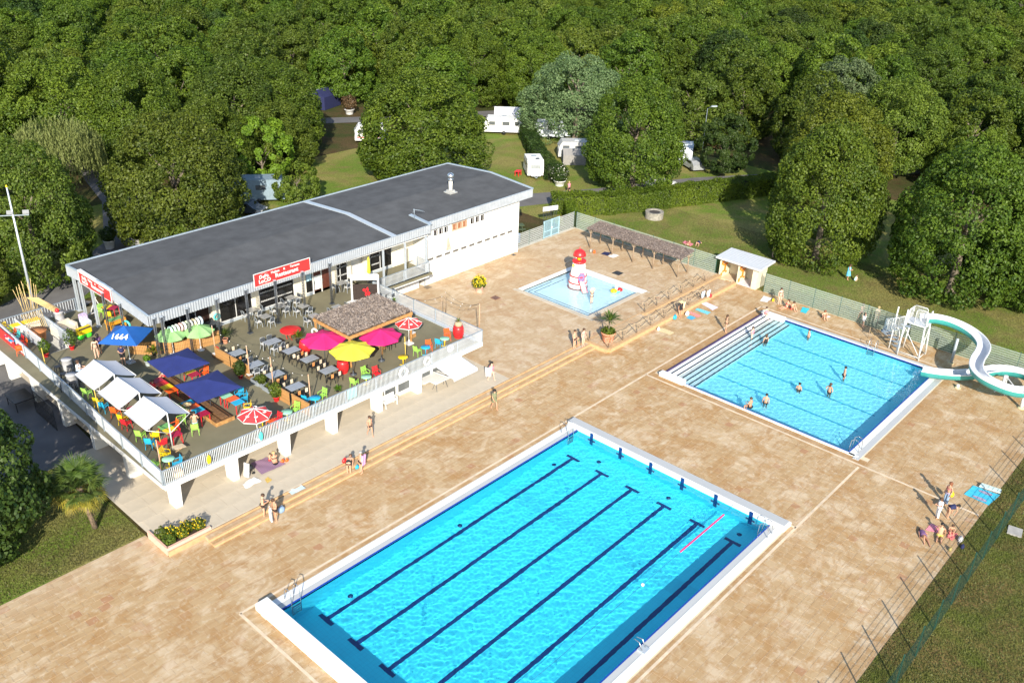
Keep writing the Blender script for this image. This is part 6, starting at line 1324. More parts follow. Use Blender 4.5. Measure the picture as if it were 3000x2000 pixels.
def sitj(z0, knee, ank, toe, lean=-.12):
    j = pose(); dz = z0-.92
    for k in j: x, y, z = j[k]; j[k] = (x, y, z+dz)
    rot_upper(j, lean)
    for s, sg in (('l', 1), ('r', -1)): j[s+'h'] = (.03, sg*.09, z0-.03); j[s+'k'] = (knee[0], sg*(.12), knee[1]); j[s+'a'] = (ank[0], sg*.12, ank[1]); j[s+'t'] = (toe[0], sg*.13, toe[1])
    return j
j = sitj(.12, (.36, .42), (.55, .07), (.67, .05), .25); j.update(lw=(.42, .14, .40), lhd=(.48, .09, .42), le=(.2, .24, .38), re=(.2, -.24, .38), rw=(.42, -.14, .40), rhd=(.48, -.09, .42)); POSES['sitknees'] = j
j = sitj(.12, (.42, .14), (.78, .07), (.82, .16), -.3); j.update(le=(-.22, .25, .40), lw=(-.34, .27, .12), lhd=(-.4, .28, .04), re=(-.22, -.25, .40), rw=(-.34, -.27, .12), rhd=(-.4, -.28, .04)); POSES['sitlean'] = j
j = sitj(.55, (.42, .52), (.42, .09), (.55, .05), .05); j.update(le=(.05, .24, .78), lw=(.30, .16, .76), lhd=(.36, .12, .76), re=(.05, -.24, .78), rw=(.30, -.16, .76), rhd=(.36, -.12, .76)); POSES['sitchair'] = j
j = sitj(.20, (.36, .24), (.10, .08), (-.02, .06), .35); j.update(le=(.25, .22, .45), lw=(.42, .1, .3), lhd=(.47, .08, .26), re=(.25, -.22, .45), rw=(.42, -.1, .3), rhd=(.47, -.08, .26)); POSES['kneel'] = j
j = {k: (-(v[2]-.92), v[1], .12-v[0]*.6) for k, v in J0.items()}; j['nos'] = (j['hea'][0], 0, .22); j.update(lk=(.40, .14, .12), la=(.82, .15, .06), lt=(.95, .16, .07), rk=(.36, -.12, .34), ra=(.62, -.12, .06), rt=(.74, -.13, .05), le=(-.30, .34, .07), lw=(-.42, .14, .12), lhd=(-.46, .08, .14)); POSES['lie'] = j
BODY = {}
def body_mesh(p):
    if p in BODY: return BODY[p]
    j = POSES[p]; names = list(j); V = [j[k] for k in names]; E = [(names.index(a), names.index(b)) for a, b in EDG]; rad = [RAD[k] for k in names]
    for s in 'lr':   # palm with five unequal fingers
        h = Vector(j[s+'hd']); w = Vector(j[s+'w']); d = (h-w).normalized(); side = d.cross(Vector((1, 0, 0))); side = side.normalized() if side.length > .1 else Vector((0, 1, 0)); hi = names.index(s+'hd')
        for k, (off, ln) in enumerate(((-.030, .060), (-.011, .078), (.010, .074), (.029, .058))):
            V.append(tuple(h+d*.02+side*off)); rad.append(.0095); a = len(V)-1; V.append(tuple(h+d*(.02+ln)+side*off*1.25+Vector((.012, 0, 0)))); rad.append(.0085); E += [(hi, a), (a, a+1)]
        V.append(tuple(w+d*.05+side*-.045+Vector((.02, 0, 0)))); rad.append(.011); E.append((hi, len(V)-1))
    me = bpy.data.meshes.new('body'); me.from_pydata(V, E, []); o = bpy.data.objects.new('body', me); COL.objects.link(o)
    md = o.modifiers.new('s', 'SKIN'); sv = me.skin_vertices[0].data
    for i, r in enumerate(rad): sv[i].radius = (r if isinstance(r, tuple) else (r, r))
    sv[0].use_root = True; md.use_smooth_shade = True; m2 = o.modifiers.new('u', 'SUBSURF'); m2.levels = 1; m2.render_levels = 1
    dg = bpy.context.evaluated_depsgraph_get(); dg.update(); r = bpy.data.meshes.new_from_object(o.evaluated_get(dg)); COL.objects.unlink(o); bpy.data.objects.remove(o); r.materials.clear(); r.materials.append(SKIN[0]); r.name = 'body'; BODY[p] = r; return r
def lerp3(a, b, f): return tuple(a[i]+(b[i]-a[i])*f for i in range(3))
CM = {}
def cloth_mesh(p, kind):
    if (p, kind) in CM: return CM[(p, kind)]
    j = POSES[p]; b = MB(); L_ = lerp3
    def tor(pts, rs, n=12): b.tube(pts, rs, n, caps=False)
    if kind in ('trunks', 'shorts', 'trousers'):
        f = {'trunks': .25, 'shorts': .6, 'trousers': 1.0}[kind]; tor([L_(j['pel'], j['bel'], .35), j['pel'], L_(j['lh'], j['rh'], .5)], [.185, .195, .165])
        for s in 'lr':
            pts = [j[s+'h'], L_(j[s+'h'], j[s+'k'], f)]; rs = [.105, .10-.02*f]
            if kind == 'trousers': pts = [j[s+'h'], j[s+'k'], L_(j[s+'k'], j[s+'a'], .9)]; rs = [.105, .082, .07]
            tor(pts, rs)
    if kind in ('shirt', 'dress', 'towelwrap'):
        tor([L_(j['che'], j['nec'], .75), L_(j['che'], j['nec'], .4), j['che'], j['bel'], L_(j['bel'], j['pel'], .8)], [.07, .15, .178, .16, .165])
        if kind == 'shirt':
            for s in 'lr': tor([L_(j['che'], j[s+'s'], .6), j[s+'s'], L_(j[s+'s'], j[s+'e'], .6)], [.09, .075, .06])
    if kind in ('dress', 'skirt'):
        k = L_(j['lk'], j['rk'], .5); tor([L_(j['pel'], j['bel'], .4), j['pel'], L_(j['pel'], k, .45), L_(j['pel'], k, .95)], [.16, .18, .20, .24])
    if kind == 'bikini':
        tor([L_(j['pel'], j['bel'], .1), j['pel'], L_(j['lh'], j['rh'], .5)], [.19, .20, .16]); tor([L_(j['che'], j['bel'], .30), L_(j['che'], j['bel'], .02)], [.185, .195])
    if kind == 'swimsuit': tor([L_(j['che'], j['nec'], .35), j['che'], j['bel'], j['pel'], L_(j['lh'], j['rh'], .5)], [.165, .195, .165, .195, .15])
    if kind in ('hair', 'longhair', 'hat', 'cap'):
        h = Vector(j['hea']); n = (Vector(j['nos'])-h).normalized(); u = (Vector(j['top'])-Vector(j['nec'])).normalized(); n = (n-u*n.dot(u)).normalized(); s_ = u.cross(n)
        M = Matrix((n, s_, u)).transposed(); sc = 1.16 if kind != 'hat' else 1.2; q = MB()
        q.lathe([(.102*sc, -.02), (.106*sc, .03), (.092*sc, .075), (.055*sc, .108), (.01, .118)], 12)
        if kind == 'longhair': q.lathe([(.06, -.2), (.095, -.1), (.105, .0)], 10, (-.035, 0, 0), sx=.8)
        if kind == 'hat': q.lathe([(.30, .0), (.28, .03), (.1, .05)], 16)
        q.v = [tuple(h+M @ (Vector(v)+Vector((-.016, 0, 0)))) for v in q.v]; b = q
    me = b.mesh(kind, CLO['black']); CM[(p, kind)] = me; return me
NAMEOF = dict(trunks='swim_trunks', shorts='shorts', trousers='trousers', shirt='shirt', dress='dress', skirt='skirt', bikini='bikini', swimsuit='swimsuit', hair='hair', longhair='hair', hat='hat', cap='cap')
def person(label, x, y, z, head, pz='stand', skin=0, hair=('hair', 'brown'), wear=(('trunks', 'black'),), h=1.0):
    t = thing('person', label, 'person', (x, y, z), R(head)); t.scale = (h, h, h); b = put('body', body_mesh(pz), t); b.material_slots[0].link = 'OBJECT'; b.material_slots[0].material = SKIN[skin]
    for k, c in [hair]+list(wear):
        if not k: continue
        o = put(NAMEOF[k], cloth_mesh(pz, k), t); o.material_slots[0].link = 'OBJECT'; o.material_slots[0].material = (HAIRM if k in ('hair', 'longhair') else CLO)[c]
    return t
def PP(label, q, z, *a, **k): p = at(q, z); return person(label, p[0], p[1], z, *a, **k)
LH = ('longhair', 'brown')
PP('left one of two men in black trunks talking by the patio steps', R4(545, 1140), 0, -30, 'lookdown', 0, wear=(('trunks', 'black'),))
mt_ = PP('tanned man in black trunks with a white towel before him, right one of the pair', R4(655, 1180), 0, 175, 'lookdown', 1, wear=(('trunks', 'black'),))
PP('man in black trunks bending forward to his feet beside the patio steps', R4(1325, 750), 0, 40, 'bend', 0, wear=(('trunks', 'black'),))
mp = PP('grey haired man with a lilac towel over his shoulder by the patio steps', R4(1440, 738), 0, 170, 'stand', 0, ('hair', 'grey'), (('trunks', 'black'),))
PP('boy in black trunks walking alone on the pale patio below the terrace', R4(1520, 398), UP, -100, 'walk', 1, wear=(('trunks', 'black'),), h=.95)
PP('woman with a white towel walking near the kiosk awning', Z4(2035, 1385), UP, -70, 'walk', 3, ('hair', 'black'), (('swimsuit', 'pink'),), h=.98)
PP('person in olive shirt dress walking past the end of the patio', P0(1135, 940), 0, -100, 'walk', 1, ('hair', 'black'), (('shirt', 'olive'), ('shorts', 'olive')), h=1.0)
PP('man in black trunks at the rope fence end, left of the child', R5(1038, 1475), UP, -80, 'stand', 0, wear=(('trunks', 'black'),)); PP('small child between two adults at the end of the rope fence', R5(1075, 1460), UP, -90, 'stand', 1, wear=(('swimsuit', 'olive'),), h=.58)
PP('woman in pale swimsuit standing at the end of the rope fence, right of the child', R5(1120, 1455), UP, -90, 'stand', 3, LH, (('bikini', 'pink'),), h=.97)
PP('woman in black top leaning near the hanging towels by the rope fence', R5(2010, 1195), 0, -110, 'stand', 1, ('hat', 'straw'), (('shirt', 'black'), ('trunks', 'black')), h=1.0)
PP('woman in bikini standing alone above the leisure pool steps', R6(390, 1172), 0, -60, 'hips', 1, LH, (('bikini', 'black'),)); PP('girl sitting on the top corner of the leisure pool steps', R6(755, 1040), .25, -120, 'sitchair', 3, LH, (('swimsuit', 'pink'),), h=.85)
PP('child standing in the shallow steps of the leisure pool', R6(628, 1250), -.35, -80, 'hips', 3, LH, (('swimsuit', 'pink'),), h=.82)
PP('bather standing by the fence beside the white towel, left of the sitting couple', R6(885, 915), 0, -120, 'stand', 3, LH, (('bikini', 'black'),)); PP('sunbather sitting by the fence with a dark suit, second from the left', R6(1000, 960), 0, -110, 'sitknees', 0, wear=(('trunks', 'red'),)); PP('woman reclining by the fence left of the sitting man', R6(950, 950), 0, 160, 'sitlean', 0, LH, (('bikini', 'red'),))
PP('woman sitting with knees up by the fence left of the slide', R6(1290, 1040), 0, -130, 'sitknees', 0, ('longhair', 'red'), (('bikini', 'black'),)); PP('girl in white top by the fence post left of the slide', R6(1650, 1125), 0, -60, 'headhands', 3, ('longhair', 'black'), (('shirt', 'white'), ('trunks', 'white')), h=.85)
PP('person in orange seen through the fence beside the slide tower', R6(1770, 1090), 0, -140, 'walk', 3, ('hair', 'blond'), (('bikini', 'yellow'),)); PP('person behind the fence post left of the slide tower', R6(1628, 1060), 0, 60, 'walk', 0, LH, (('bikini', 'pink'),))
PP('bather in the leisure pool near the steps, head and shoulders above water', R6(745, 1350), -1.0, 60, 'stand', 0, LH, (('swimsuit', 'black'),)); PP('dark haired swimmer in the middle back of the leisure pool', R6(1138, 1300), -1.05, 130, 'stand', 0, ('hair', 'black')); 
for lab, q, dz, hd, hr in (('tall bather standing waist deep right of the pool centre', R7(260, 1285), -.75, -60, ('hair', 'black')), ('swimmer with arm out standing right of the pool centre, nearer', R7(90, 1480), -.85, -20, LH), ('child swimmer whose dark head only shows in the leisure pool', P0(1829, 922), -1.25, 0, ('hair', 'black')), ('bather at the near edge of the leisure pool, inside the water', P0(1754, 948), -.95, 20, ('hair', 'black'))):
    PP(lab, q, dz, hd, 'hips' if 'arm' in lab else 'stand', 1, hr)
PP('man in dark trunks sitting on the near edge of the leisure pool', P0(1721, 948), -.15, 80, 'sitchair', 1, ('hair', 'brown')); 
PP('woman with white cap standing in the paddling pool', R5(1197, 1078), .0, -90, 'headhands', 3, ('cap', 'white'), (('bikini', 'black'),)); PP('child at the foot of the lighthouse slide in the paddling pool', R5(1118, 940), .0, -90, 'sitknees', 0, wear=(('trunks', 'navy'),), h=.75)
PP('person in orange top walking on the campsite road above the hedge', P0(1306, 447), 0, 80, 'walk', 0, ('hair', 'blond'), (('shirt', 'pink'), ('shorts', 'black')))
PP('woman standing hand on hip in the shade of the big lawn tree', R6(822, 480), 0, -60, 'hips', 3, ('hair', 'grey'), (('shirt', 'black'),)); PP('woman bending beside a yellow bag under the lawn tree', R6(950, 530), 0, 200, 'walk', 0, LH, (('swimsuit', 'black'),)); PP('person in pale blue robe at the edge of the tree shadow on the lawn', R6(1510, 690), 0, -60, 'lookdown', 1, LH, (('dress', 'sky'),)); PP('child in teal sitting in front of the person in pale blue robe', R6(1580, 700), 0, -30, 'kneel', 3, ('hair', 'brown'), (('swimsuit', 'mint'),), h=.7)
PP('sunbather lying on a pink towel on the lawn beyond the shelter, left one', R5(2085, 520), 0, 20, 'lie', 0, LH, (('bikini', 'red'),)); PP('sunbather in striped top on the lawn beyond the shelter, right one', R5(2180, 520), 0, 200, 'lie', 0, LH, (('swimsuit', 'navy'),))
PP('woman in jeans with a yellow bag standing on the right hand deck', R8(1445, 690), 0, 150, 'stand', 1, ('longhair', 'red'), (('bikini', 'floral'), ('trousers', 'denim'))); PP('girl in pale patterned trousers standing beside the crouching woman', R8(1350, 850), 0, 130, 'lookdown', 1, LH, (('shirt', 'white'), ('trousers', 'white')), h=.92)
PP('woman crouching and bending over a straw hat on the right hand deck', R8(1460, 850), 0, -40, 'bend', 1, ('longhair', 'black'), (('swimsuit', 'navy'),), h=.9)
PP('person lying face up beside the pink towel group on the right hand deck', R8(1195, 1075), 0, 215, 'lie', 2, LH, (('swimsuit', 'purple'),)); PP('person in yellow shorts reclining on the coral towel', R8(1380, 1060), 0, 195, 'sitlean', 1, ('hair', 'black'), (('shorts', 'yellow'),)); PP('child sitting upright behind the person in yellow shorts', R8(1505, 1010), 0, 210, 'sitknees', 1, ('hair', 'brown'), (('trunks', 'pink'),), h=.75)
PP('mother in black bikini sitting on the purple blanket under the terrace edge', R4(650, 655), UP, 80, 'sitknees', 1, ('hair', 'blond'), (('bikini', 'black'),)); PP('small child sitting next to its mother on the purple blanket', R4(600, 625), UP, 40, 'sitknees', 0, ('hair', 'brown'), (('trunks', 'red'),), h=.6)
# on the terrace
PP('young woman in dark bikini bottoms on the terrace left of the blue parasol', R1(895, 940), DK, 80, 'stand', 3, ('longhair', 'black'), (('bikini', 'black'),)); PP('person in dark clothes right behind the woman in bikini', R1(925, 905), DK, 100, 'stand', 1, ('longhair', 'black'), (('shirt', 'purple'), ('shorts', 'black')))
PP('man in black T shirt and shorts looking at his phone beside the blue parasol', R1(1140, 1000), DK, -110, 'lookdown', 0, ('hair', 'brown'), (('shirt', 'navy'), ('shorts', 'black')), h=1.0)
PP('guest in white T shirt sitting at the drum tables', R1(735, 1110), DK+.15, -30, 'sitchair', 0, LH, (('shirt', 'white'), ('trousers', 'denim'))); PP('guest with straw hat sitting at the blue and orange striped table', R3(1735, 560), DK, -20, 'sitchair', 2, ('hat', 'straw'), (('shirt', 'olive'), ('shorts', 'black')), h=.95)
PP('shirtless guest in mint shorts sitting at the striped table by the bench platform', R3(1800, 650), DK, 60, 'sitchair', 0, ('hair', 'black'), (('shorts', 'mint'),)); PP('guest in white top leaning over the plum striped table', R1(1520, 1150), DK, 200, 'sitchair', 0, LH, (('shirt', 'white'), ('shorts', 'red')))
PP('guest in dark red sitting at the plum striped table, back to the railing', R1(1420, 1290), DK, 20, 'sitchair', 2, ('hair', 'black'), (('shirt', 'red'), ('shorts', 'black'))); PP('waitress in black top and white trousers inside the bar opening', R1(1885, 640), DK, -100, 'stand', 0, LH, (('shirt', 'black'), ('trousers', 'white')))
PP('guest in pink shirt sitting under the right pale green parasol', R1(1765, 775), DK, 60, 'sitchair', 0, ('hair', 'blond'), (('shirt', 'pink'), ('shorts', 'navy')))
# ------------------------------------------------------------------ towels and things lying about
def towel(label, corners, m, z=0.0, name='towel', cat='towel', seed=1, wr=.02):
    P = [at(q, z) for q in corners]; c = np.mean(P, axis=0); t = MB(); n = 9; r_ = random.Random(seed); vs = []
    for j in range(n):
        for i in range(n):
            u, v = i/(n-1), j/(n-1); a = [P[0][k]*(1-u)*(1-v)+P[1][k]*u*(1-v)+P[2][k]*u*v+P[3][k]*(1-u)*v for k in range(2)]
            vs.append((a[0]-c[0]+r_.uniform(-.015, .015), a[1]-c[1]+r_.uniform(-.015, .015), .022+wr*(.5+.5*math.sin(u*9+seed)*math.cos(v*7+seed*2))+r_.uniform(0, wr*.4)))
    t.add(vs, [(j*n+i, j*n+i+1, (j+1)*n+i+1, (j+1)*n+i) for j in range(n-1) for i in range(n-1)], True); o = t.build(name, m, None, (c[0], c[1], z)); return tag(o, label, cat)
def stripy(name, c1, c2, sc=6, axis=0):
    m = bpy.data.materials.new(name); m.use_nodes = True; n, l = NN(m); b = n['Principled BSDF']; b.inputs['Roughness'].default_value = .95
    tc = n.new('ShaderNodeTexCoord'); w = n.new('ShaderNodeTexWave'); w.inputs['Scale'].default_value = sc; w.inputs['Distortion'].default_value = 3; w.bands_direction = 'XYZ'[axis]; l.new(tc.outputs['Object'], w.inputs['Vector'])
    mx = n.new('ShaderNodeMix'); mx.data_type = 'RGBA'; mx.inputs['A'].default_value = (*c1, 1); mx.inputs['B'].default_value = (*c2, 1); r = n.new('ShaderNodeMapRange'); r.inputs['From Min'].default_value = .35; r.inputs['From Max'].default_value = .65; l.new(w.outputs['Fac'], r.inputs['Value']); l.new(r.outputs[0], mx.inputs['Factor']); l.new(mx.outputs['Result'], b.inputs['Base Color']); return m
towel('big purple blanket with a mother and child under the terrace edge', [R4(420, 655), R4(560, 600), R4(745, 660), R4(525, 755)], stripy('purple_check', (.22, .13, .22), (.30, .19, .28), 3), UP, 'blanket', 'blanket', 2, .05)
towel('crumpled white towel on the patio below the white pillar', [R4(345, 850), R4(450, 780), R4(525, 815), R4(380, 890)], CLO['white'], UP, seed=3, wr=.06); towel('mustard coloured cloth beside the crumpled white towel', [R4(550, 800), R4(580, 775), R4(620, 805), R4(575, 835)], mat('mustard_cloth', (.55, .38, .10), .9), UP, seed=4)
towel('pale blue patterned towel lying over the patio steps', [R4(745, 895), R4(850, 825), R4(930, 880), R4(800, 942)], stripy('pale_blue_print', (.42, .58, .66), (.62, .70, .72), 5), .27, seed=5, wr=.04)
towel('large turquoise beach towel with two shoe sole prints on the right deck edge', [R8(1660, 580), R8(1770, 480), R8(2080, 590), R8(1945, 708)], mat('turquoise_towelling', (.05, .48, .66), .95, var=.15, scale=5), 0, seed=6); towel('bright pink towel of the group on the right hand deck', [R8(1215, 990), R8(1285, 915), R8(1400, 965), R8(1370, 1030)], stripy('pink_print', (.70, .06, .14), (.80, .45, .48), 4), 0, seed=7); towel('coral towel under the reclining people on the right hand deck', [R8(1460, 1080), R8(1500, 1010), R8(1590, 1045), R8(1530, 1115)], mat('coral_towelling', (.80, .22, .20), .95), 0, seed=8, wr=.07)
for i, (a, b_) in enumerate(((R8(1760, 590), R8(1925, 660)), (R8(1830, 530), R8(1990, 590)))):   # printed soles on the towel
    p, q = Vector(at(a, .07)), Vector(at(b_, .07)); d = (q-p); nrm = Vector((-d.y, d.x, 0)).normalized(); b = MB(); vs = []
    for k in range(24): t = 2*math.pi*k/24; vs.append(tuple(p+d*(.5+.5*math.cos(t))+nrm*(.17*math.sin(t)*(1.0+.25*math.cos(t)))+Vector((0, 0, .0))))
    b.add(vs, [tuple(range(24))]); o = b.build('printed_sole', stripy('sole_print', (.08, .06, .16), (.62, .55, .66), 9), bpy.data.objects.get([o.name for o in bpy.data.objects if o.get('label', '').startswith('large turquoise')][0])); o.matrix_parent_inverse = o.parent.matrix_basis.inverted()
fp = thing('folding_mat', 'pale turquoise padded mat with frame at the top of the turquoise towel', 'beach mat', (*at(R8(1965, 500), 0)[:2], 0)); P_ = [Vector(at(q, .1)) for q in (R8(1835, 490), R8(1865, 455), R8(2090, 530), R8(2080, 570))]; o_ = Vector(fp.location); b = MB(); b.quad(*[tuple(p-o_) for p in P_], .07); b.build('pad', mat('pale_mint_vinyl', (.42, .66, .66), .5), fp); b = MB(); b.bar(P_[0]-o_+Vector((0, 0, .02)), P_[3]-o_+Vector((0, 0, .02)), .03); b.bar(P_[1]-o_+Vector((0, 0, .02)), P_[2]-o_+Vector((0, 0, .02)), .03); b.bar(P_[2]-o_+Vector((0, 0, .02)), P_[3]-o_+Vector((0, 0, .12)), .03); b.build('frame', PALEM, fp)
towel('turquoise patterned towel above the leisure pool, right of the red one', [R6(110, 965), R6(140, 950), R6(260, 990), R6(225, 1010)], stripy('turq_print', (.02, .40, .55), (.30, .68, .72), 6), 0, seed=9); towel('red flowered towel in the row above the leisure pool', [R6(30, 990), R6(70, 980), R6(175, 1020), R6(140, 1038)], stripy('red_print', (.70, .08, .08), (.78, .45, .40), 6), 0, seed=10)
towel('round ended blue towel in front of the red flowered one', [R6(30, 1040), R6(70, 1018), R6(122, 1040), R6(85, 1060)], mat('blue_towelling', (.06, .38, .66), .95), 0, seed=11); towel('lilac white towel with pink end beside the rope fence end', [R6(170, 910), R6(215, 895), R6(328, 945), R6(275, 972)], mat('lilac_white_towelling', (.66, .60, .70), .95), 0, seed=12)
towel('white towel by the fence, left of the standing bather', [R6(708, 885), R6(745, 838), R6(818, 860), R6(775, 898)], CLO['white'], 0, seed=13); towel('round turquoise towel by the fence between the sitting people', [R6(1080, 985), R6(1100, 940), R6(1168, 955), R6(1130, 1000)], mat('aqua_towelling', (.03, .48, .58), .95), 0, seed=14); towel('white towel at the feet of the red haired woman by the fence', [R6(1290, 1030), R6(1310, 1018), R6(1362, 1028), R6(1340, 1040)], CLO['white'], 0, seed=15)
towel('navy towel in the shade of the thatched shelter', [R5(1285, 610), R5(1320, 590), R5(1385, 600), R5(1350, 628)], CLO['navy'], UP, seed=16); towel('white towel beside the navy one near the thatched shelter', [R5(1350, 630), R5(1400, 610), R5(1460, 625), R5(1400, 648)], CLO['white'], UP, seed=17); towel('cream towel with yellow print below the ramp wall', [R5(1800, 1310), R5(1850, 1290), R5(1965, 1330), R5(1925, 1358)], stripy('cream_yellow', (.66, .60, .45), (.62, .42, .12), 5), 0, seed=18)
towel('pink towel under the left sunbather on the lawn', [R5(2035, 505), R5(2060, 490), R5(2140, 520), R5(2110, 540)], CLO['pink'], 0, seed=19); towel('pale pink mat beside the white plastic bench', [Z4(480, 1590-0), Z4(560, 1540), Z4(600, 1570), Z4(520, 1620)], mat('pale_pink_mat', (.62, .46, .42), .9), UP, seed=20)
def bag(label, q, z, m, s=.3, name='beach_bag', hd=0):
    t = thing(name, label, 'bag', (*at(q, z)[:2], z), hd); b = MB(); b.lathe([(s*.45, 0), (s*.6, s*.3), (s*.55, s*.7), (s*.35, s*.95), (s*.1, s)], 10, sx=1.1, sy=.7); b.build('body', m, t); b = MB(); b.tube([(-s*.3, 0, s*.9), (-s*.2, 0, s*1.25), (s*.2, 0, s*1.25), (s*.3, 0, s*.9)], .015, 5, caps=False); b.build('handle', m, t)
bag('blue and white bag at the feet of the two men by the steps', R4(705, 1095), 0, CLO['denim'], .38); bag('white bag on the towels above the leisure pool', R6(40, 1015), 0, CLO['white'], .38); bag('blue bag near the feet of the woman by the rope fence', R5(1965, 1205), 0, PALET['sky'], .38); bag('yellow bag carried down beside the woman in jeans', R8(1520, 600), .55, PALET['yellow'], .3)
bag('white and black bag beside the coral towel', R8(1615, 1115), 0, stripy('bw_bag', (.03, .03, .05), (.7, .7, .7), 8), .35); bag('dark shoes bag on the grass edge beside the towels', R8(1640, 1195), 0, CLO['navy'], .26); bag('small yellow brown bag near the deck edge', R8(1500, 1225), 0, mat('khaki_bag', (.32, .26, .10), .8), .25); bag('white and black helmet shaped bag near the cream towel', R5(1815, 1310), 0, CLO['white'], .28)
bag('orange red bag in the paving near the shelter post', R5(1225, 600), UP, PALET['orange'], .28); bag('grey bag left of the orange bag near the shelter', R5(1195, 590), UP, CONC, .3); bag('red toy bucket beside the purple blanket', R4(715, 640), UP, PALET['orange'], .22); bag('small orange toy bucket right of the purple blanket', R4(755, 630), UP, PALET['orange'], .2); bag('yellow bag under the lawn tree beside the women', R6(928, 470), 0, PALET['yellow'], .4); bag('blue and yellow bag by the standing woman under the lawn tree', R6(862, 470), 0, PALET['blue'], .35); bag('red heart bag carried by the bending man', R4(1285, 640), .55, REDP, .3); bag('light blue bag held by the man with the lilac towel', R4(1400, 695), .1, PALET['sky'], .24); bag('red and white bag hanging on the rope fence end', R6(255, 850), .2, REDC, .3); bag('yellow bag next to the white towel by the fence', R6(830, 885), 0, PALET['yellow'], .25)
# towels over shoulders and held (own things)
def drape(label, x, y, z, w, h, m, rz, name='towel', cat='towel', th=.03):
    b = MB(); n = 8; vs = []
    for j in range(n+1):
        for i in range(n+1): u = i/n-.5; v = j/n; vs.append((u*w*(1-.25*v), .04*math.sin(u*12+v*3), -v*h))
    for j in range(n+1):
        for i in range(n+1): q = vs[j*(n+1)+i]; vs.append((q[0], q[1]+th, q[2]))
    N_ = (n+1)**2; fs = [(j*(n+1)+i, j*(n+1)+i+1, (j+1)*(n+1)+i+1, (j+1)*(n+1)+i) for j in range(n) for i in range(n)]; b.add(vs, fs+[tuple(k+N_ for k in f[::-1]) for f in fs], True); o = b.build(name, m, None, (x, y, z), rz); return tag(o, label, cat)
p = mt_.location; drape('white towel held in front of the tanned man by the steps', p.x-.32, p.y-.08, 1.22, .4, 1.0, CLO['white'], R(80)); p = mp.location; drape('lilac towel hanging over the shoulder of the grey haired man', p.x+.10, p.y-.20, 1.45, .42, .75, CLO['lilac'], R(10))
p = at(Z4(1990, 1230), UP+1.0); drape('white towel trailing from the hand of the walking woman by the kiosk', p[0], p[1], UP+1.25, .5, .75, CLO['white'], R(-50))
# ================================================================== paddling pool lighthouse with slide
lh = thing('lighthouse_slide', 'red and white toy lighthouse with little slide in the paddling pool', 'water toy', (44.7, 30.9, .0)); 
prof = [(0.0, .92), (.75, .84), (1.45, .76), (2.15, .66), (2.75, .58)]
def lr(z): 
    for (a, ra), (b_, rb_) in zip(prof[:-1], prof[1:]):
        if a <= z <= b_: return ra+(rb_-ra)*(z-a)/(b_-a)
    return prof[-1][1]
b = MB(); b.lathe([(r, z) for z, r in prof]+[(.02, 2.76)], 24); b.build('tower', mat('white_fibreglass', (.80, .79, .76), .35, var=.04), lh)
for z in (.75, 1.42): b = MB(); b.lathe([(lr(z)+.05, z-.07), (lr(z)+.07, z), (lr(z)+.05, z+.07)], 24, cap=False); b.build('red_band', REDP, lh)
b = MB(); b.lathe([(.98, .0), (.98, .16), (.9, .18)], 24, cap=False); b.build('base_band', mat('pink_red_base', (.70, .12, .14), .5), lh); b = MB(); b.lathe([(.66, 2.2), (.66, 2.25), (.6, 2.27)], 20, cap=False); b.build('grey_band', GALV, lh)
b = MB(); b.lathe([(.60, 2.66), (.66, 2.8), (.66, 2.9), (.5, 2.95), (.02, 2.96)], 24); b.build('gallery', REDP, lh); b = MB(); b.lathe([(.2, 2.95), (.22, 3.35), (.02, 3.36)], 12); b.build('lantern', PALET['yellow'], lh)
for a in range(6): b = MB(); b.tube([(.5*math.cos(a*1.047), .5*math.sin(a*1.047), 2.9), (.5*math.cos(a*1.047), .5*math.sin(a*1.047), 3.4)], .02, 5); b.build('lantern_post', CHROME, lh)
b = MB(); b.lathe([(.62, 3.36), (.60, 3.52), (.50, 3.75), (.33, 3.9), (.1, 3.98), (.06, 4.05), (.03, 4.18), (.01, 4.2)], 24); b.build('dome', REDP, lh)
for a in (-100, -15, 165): b = MB(); M = Euler((0, R(90), R(a))).to_matrix(); b.torus((.62*math.cos(R(a)), .62*math.sin(R(a)), 2.45), .12, .05, 12, 6, M); b.build('porthole', PALET['yellow'] if a != -100 else GALV, lh)
dx = Vector((math.cos(R(-120)), math.sin(R(-120)), 0)); sd = Vector((-dx.y, dx.x, 0))
b = MB(); b.add([tuple(dx*.80+sd*s*.27+Vector((0, 0, z))) for s, z in ((-1, .95), (1, .95), (1, 1.6), (.55, 1.85), (-.55, 1.85), (-1, 1.6))], [tuple(range(6))]); b.build('doorway', mat('blue_interior', (.10, .22, .42), .6), lh)
b = MB(); pts = [dx*.85+sd*s+Vector((0, 0, z)) for s, z in ((-.3, .9), (-.3, 1.6), (-.17, 1.86), (.17, 1.86), (.3, 1.6), (.3, .9))]; b.tube(pts, .05, 6); b.build('door_arch', mat('pink_arch', (.72, .12, .25), .4), lh)
for k in range(3): b = MB(); b.tube([dx*.9+sd*(-.1+.1*k)+Vector((0, 0, 1.0)), dx*.9+sd*(-.1+.1*k)+Vector((0, 0, 1.75))], .015, 5); b.build('grille_bar', MATS['pink_arch'], lh)
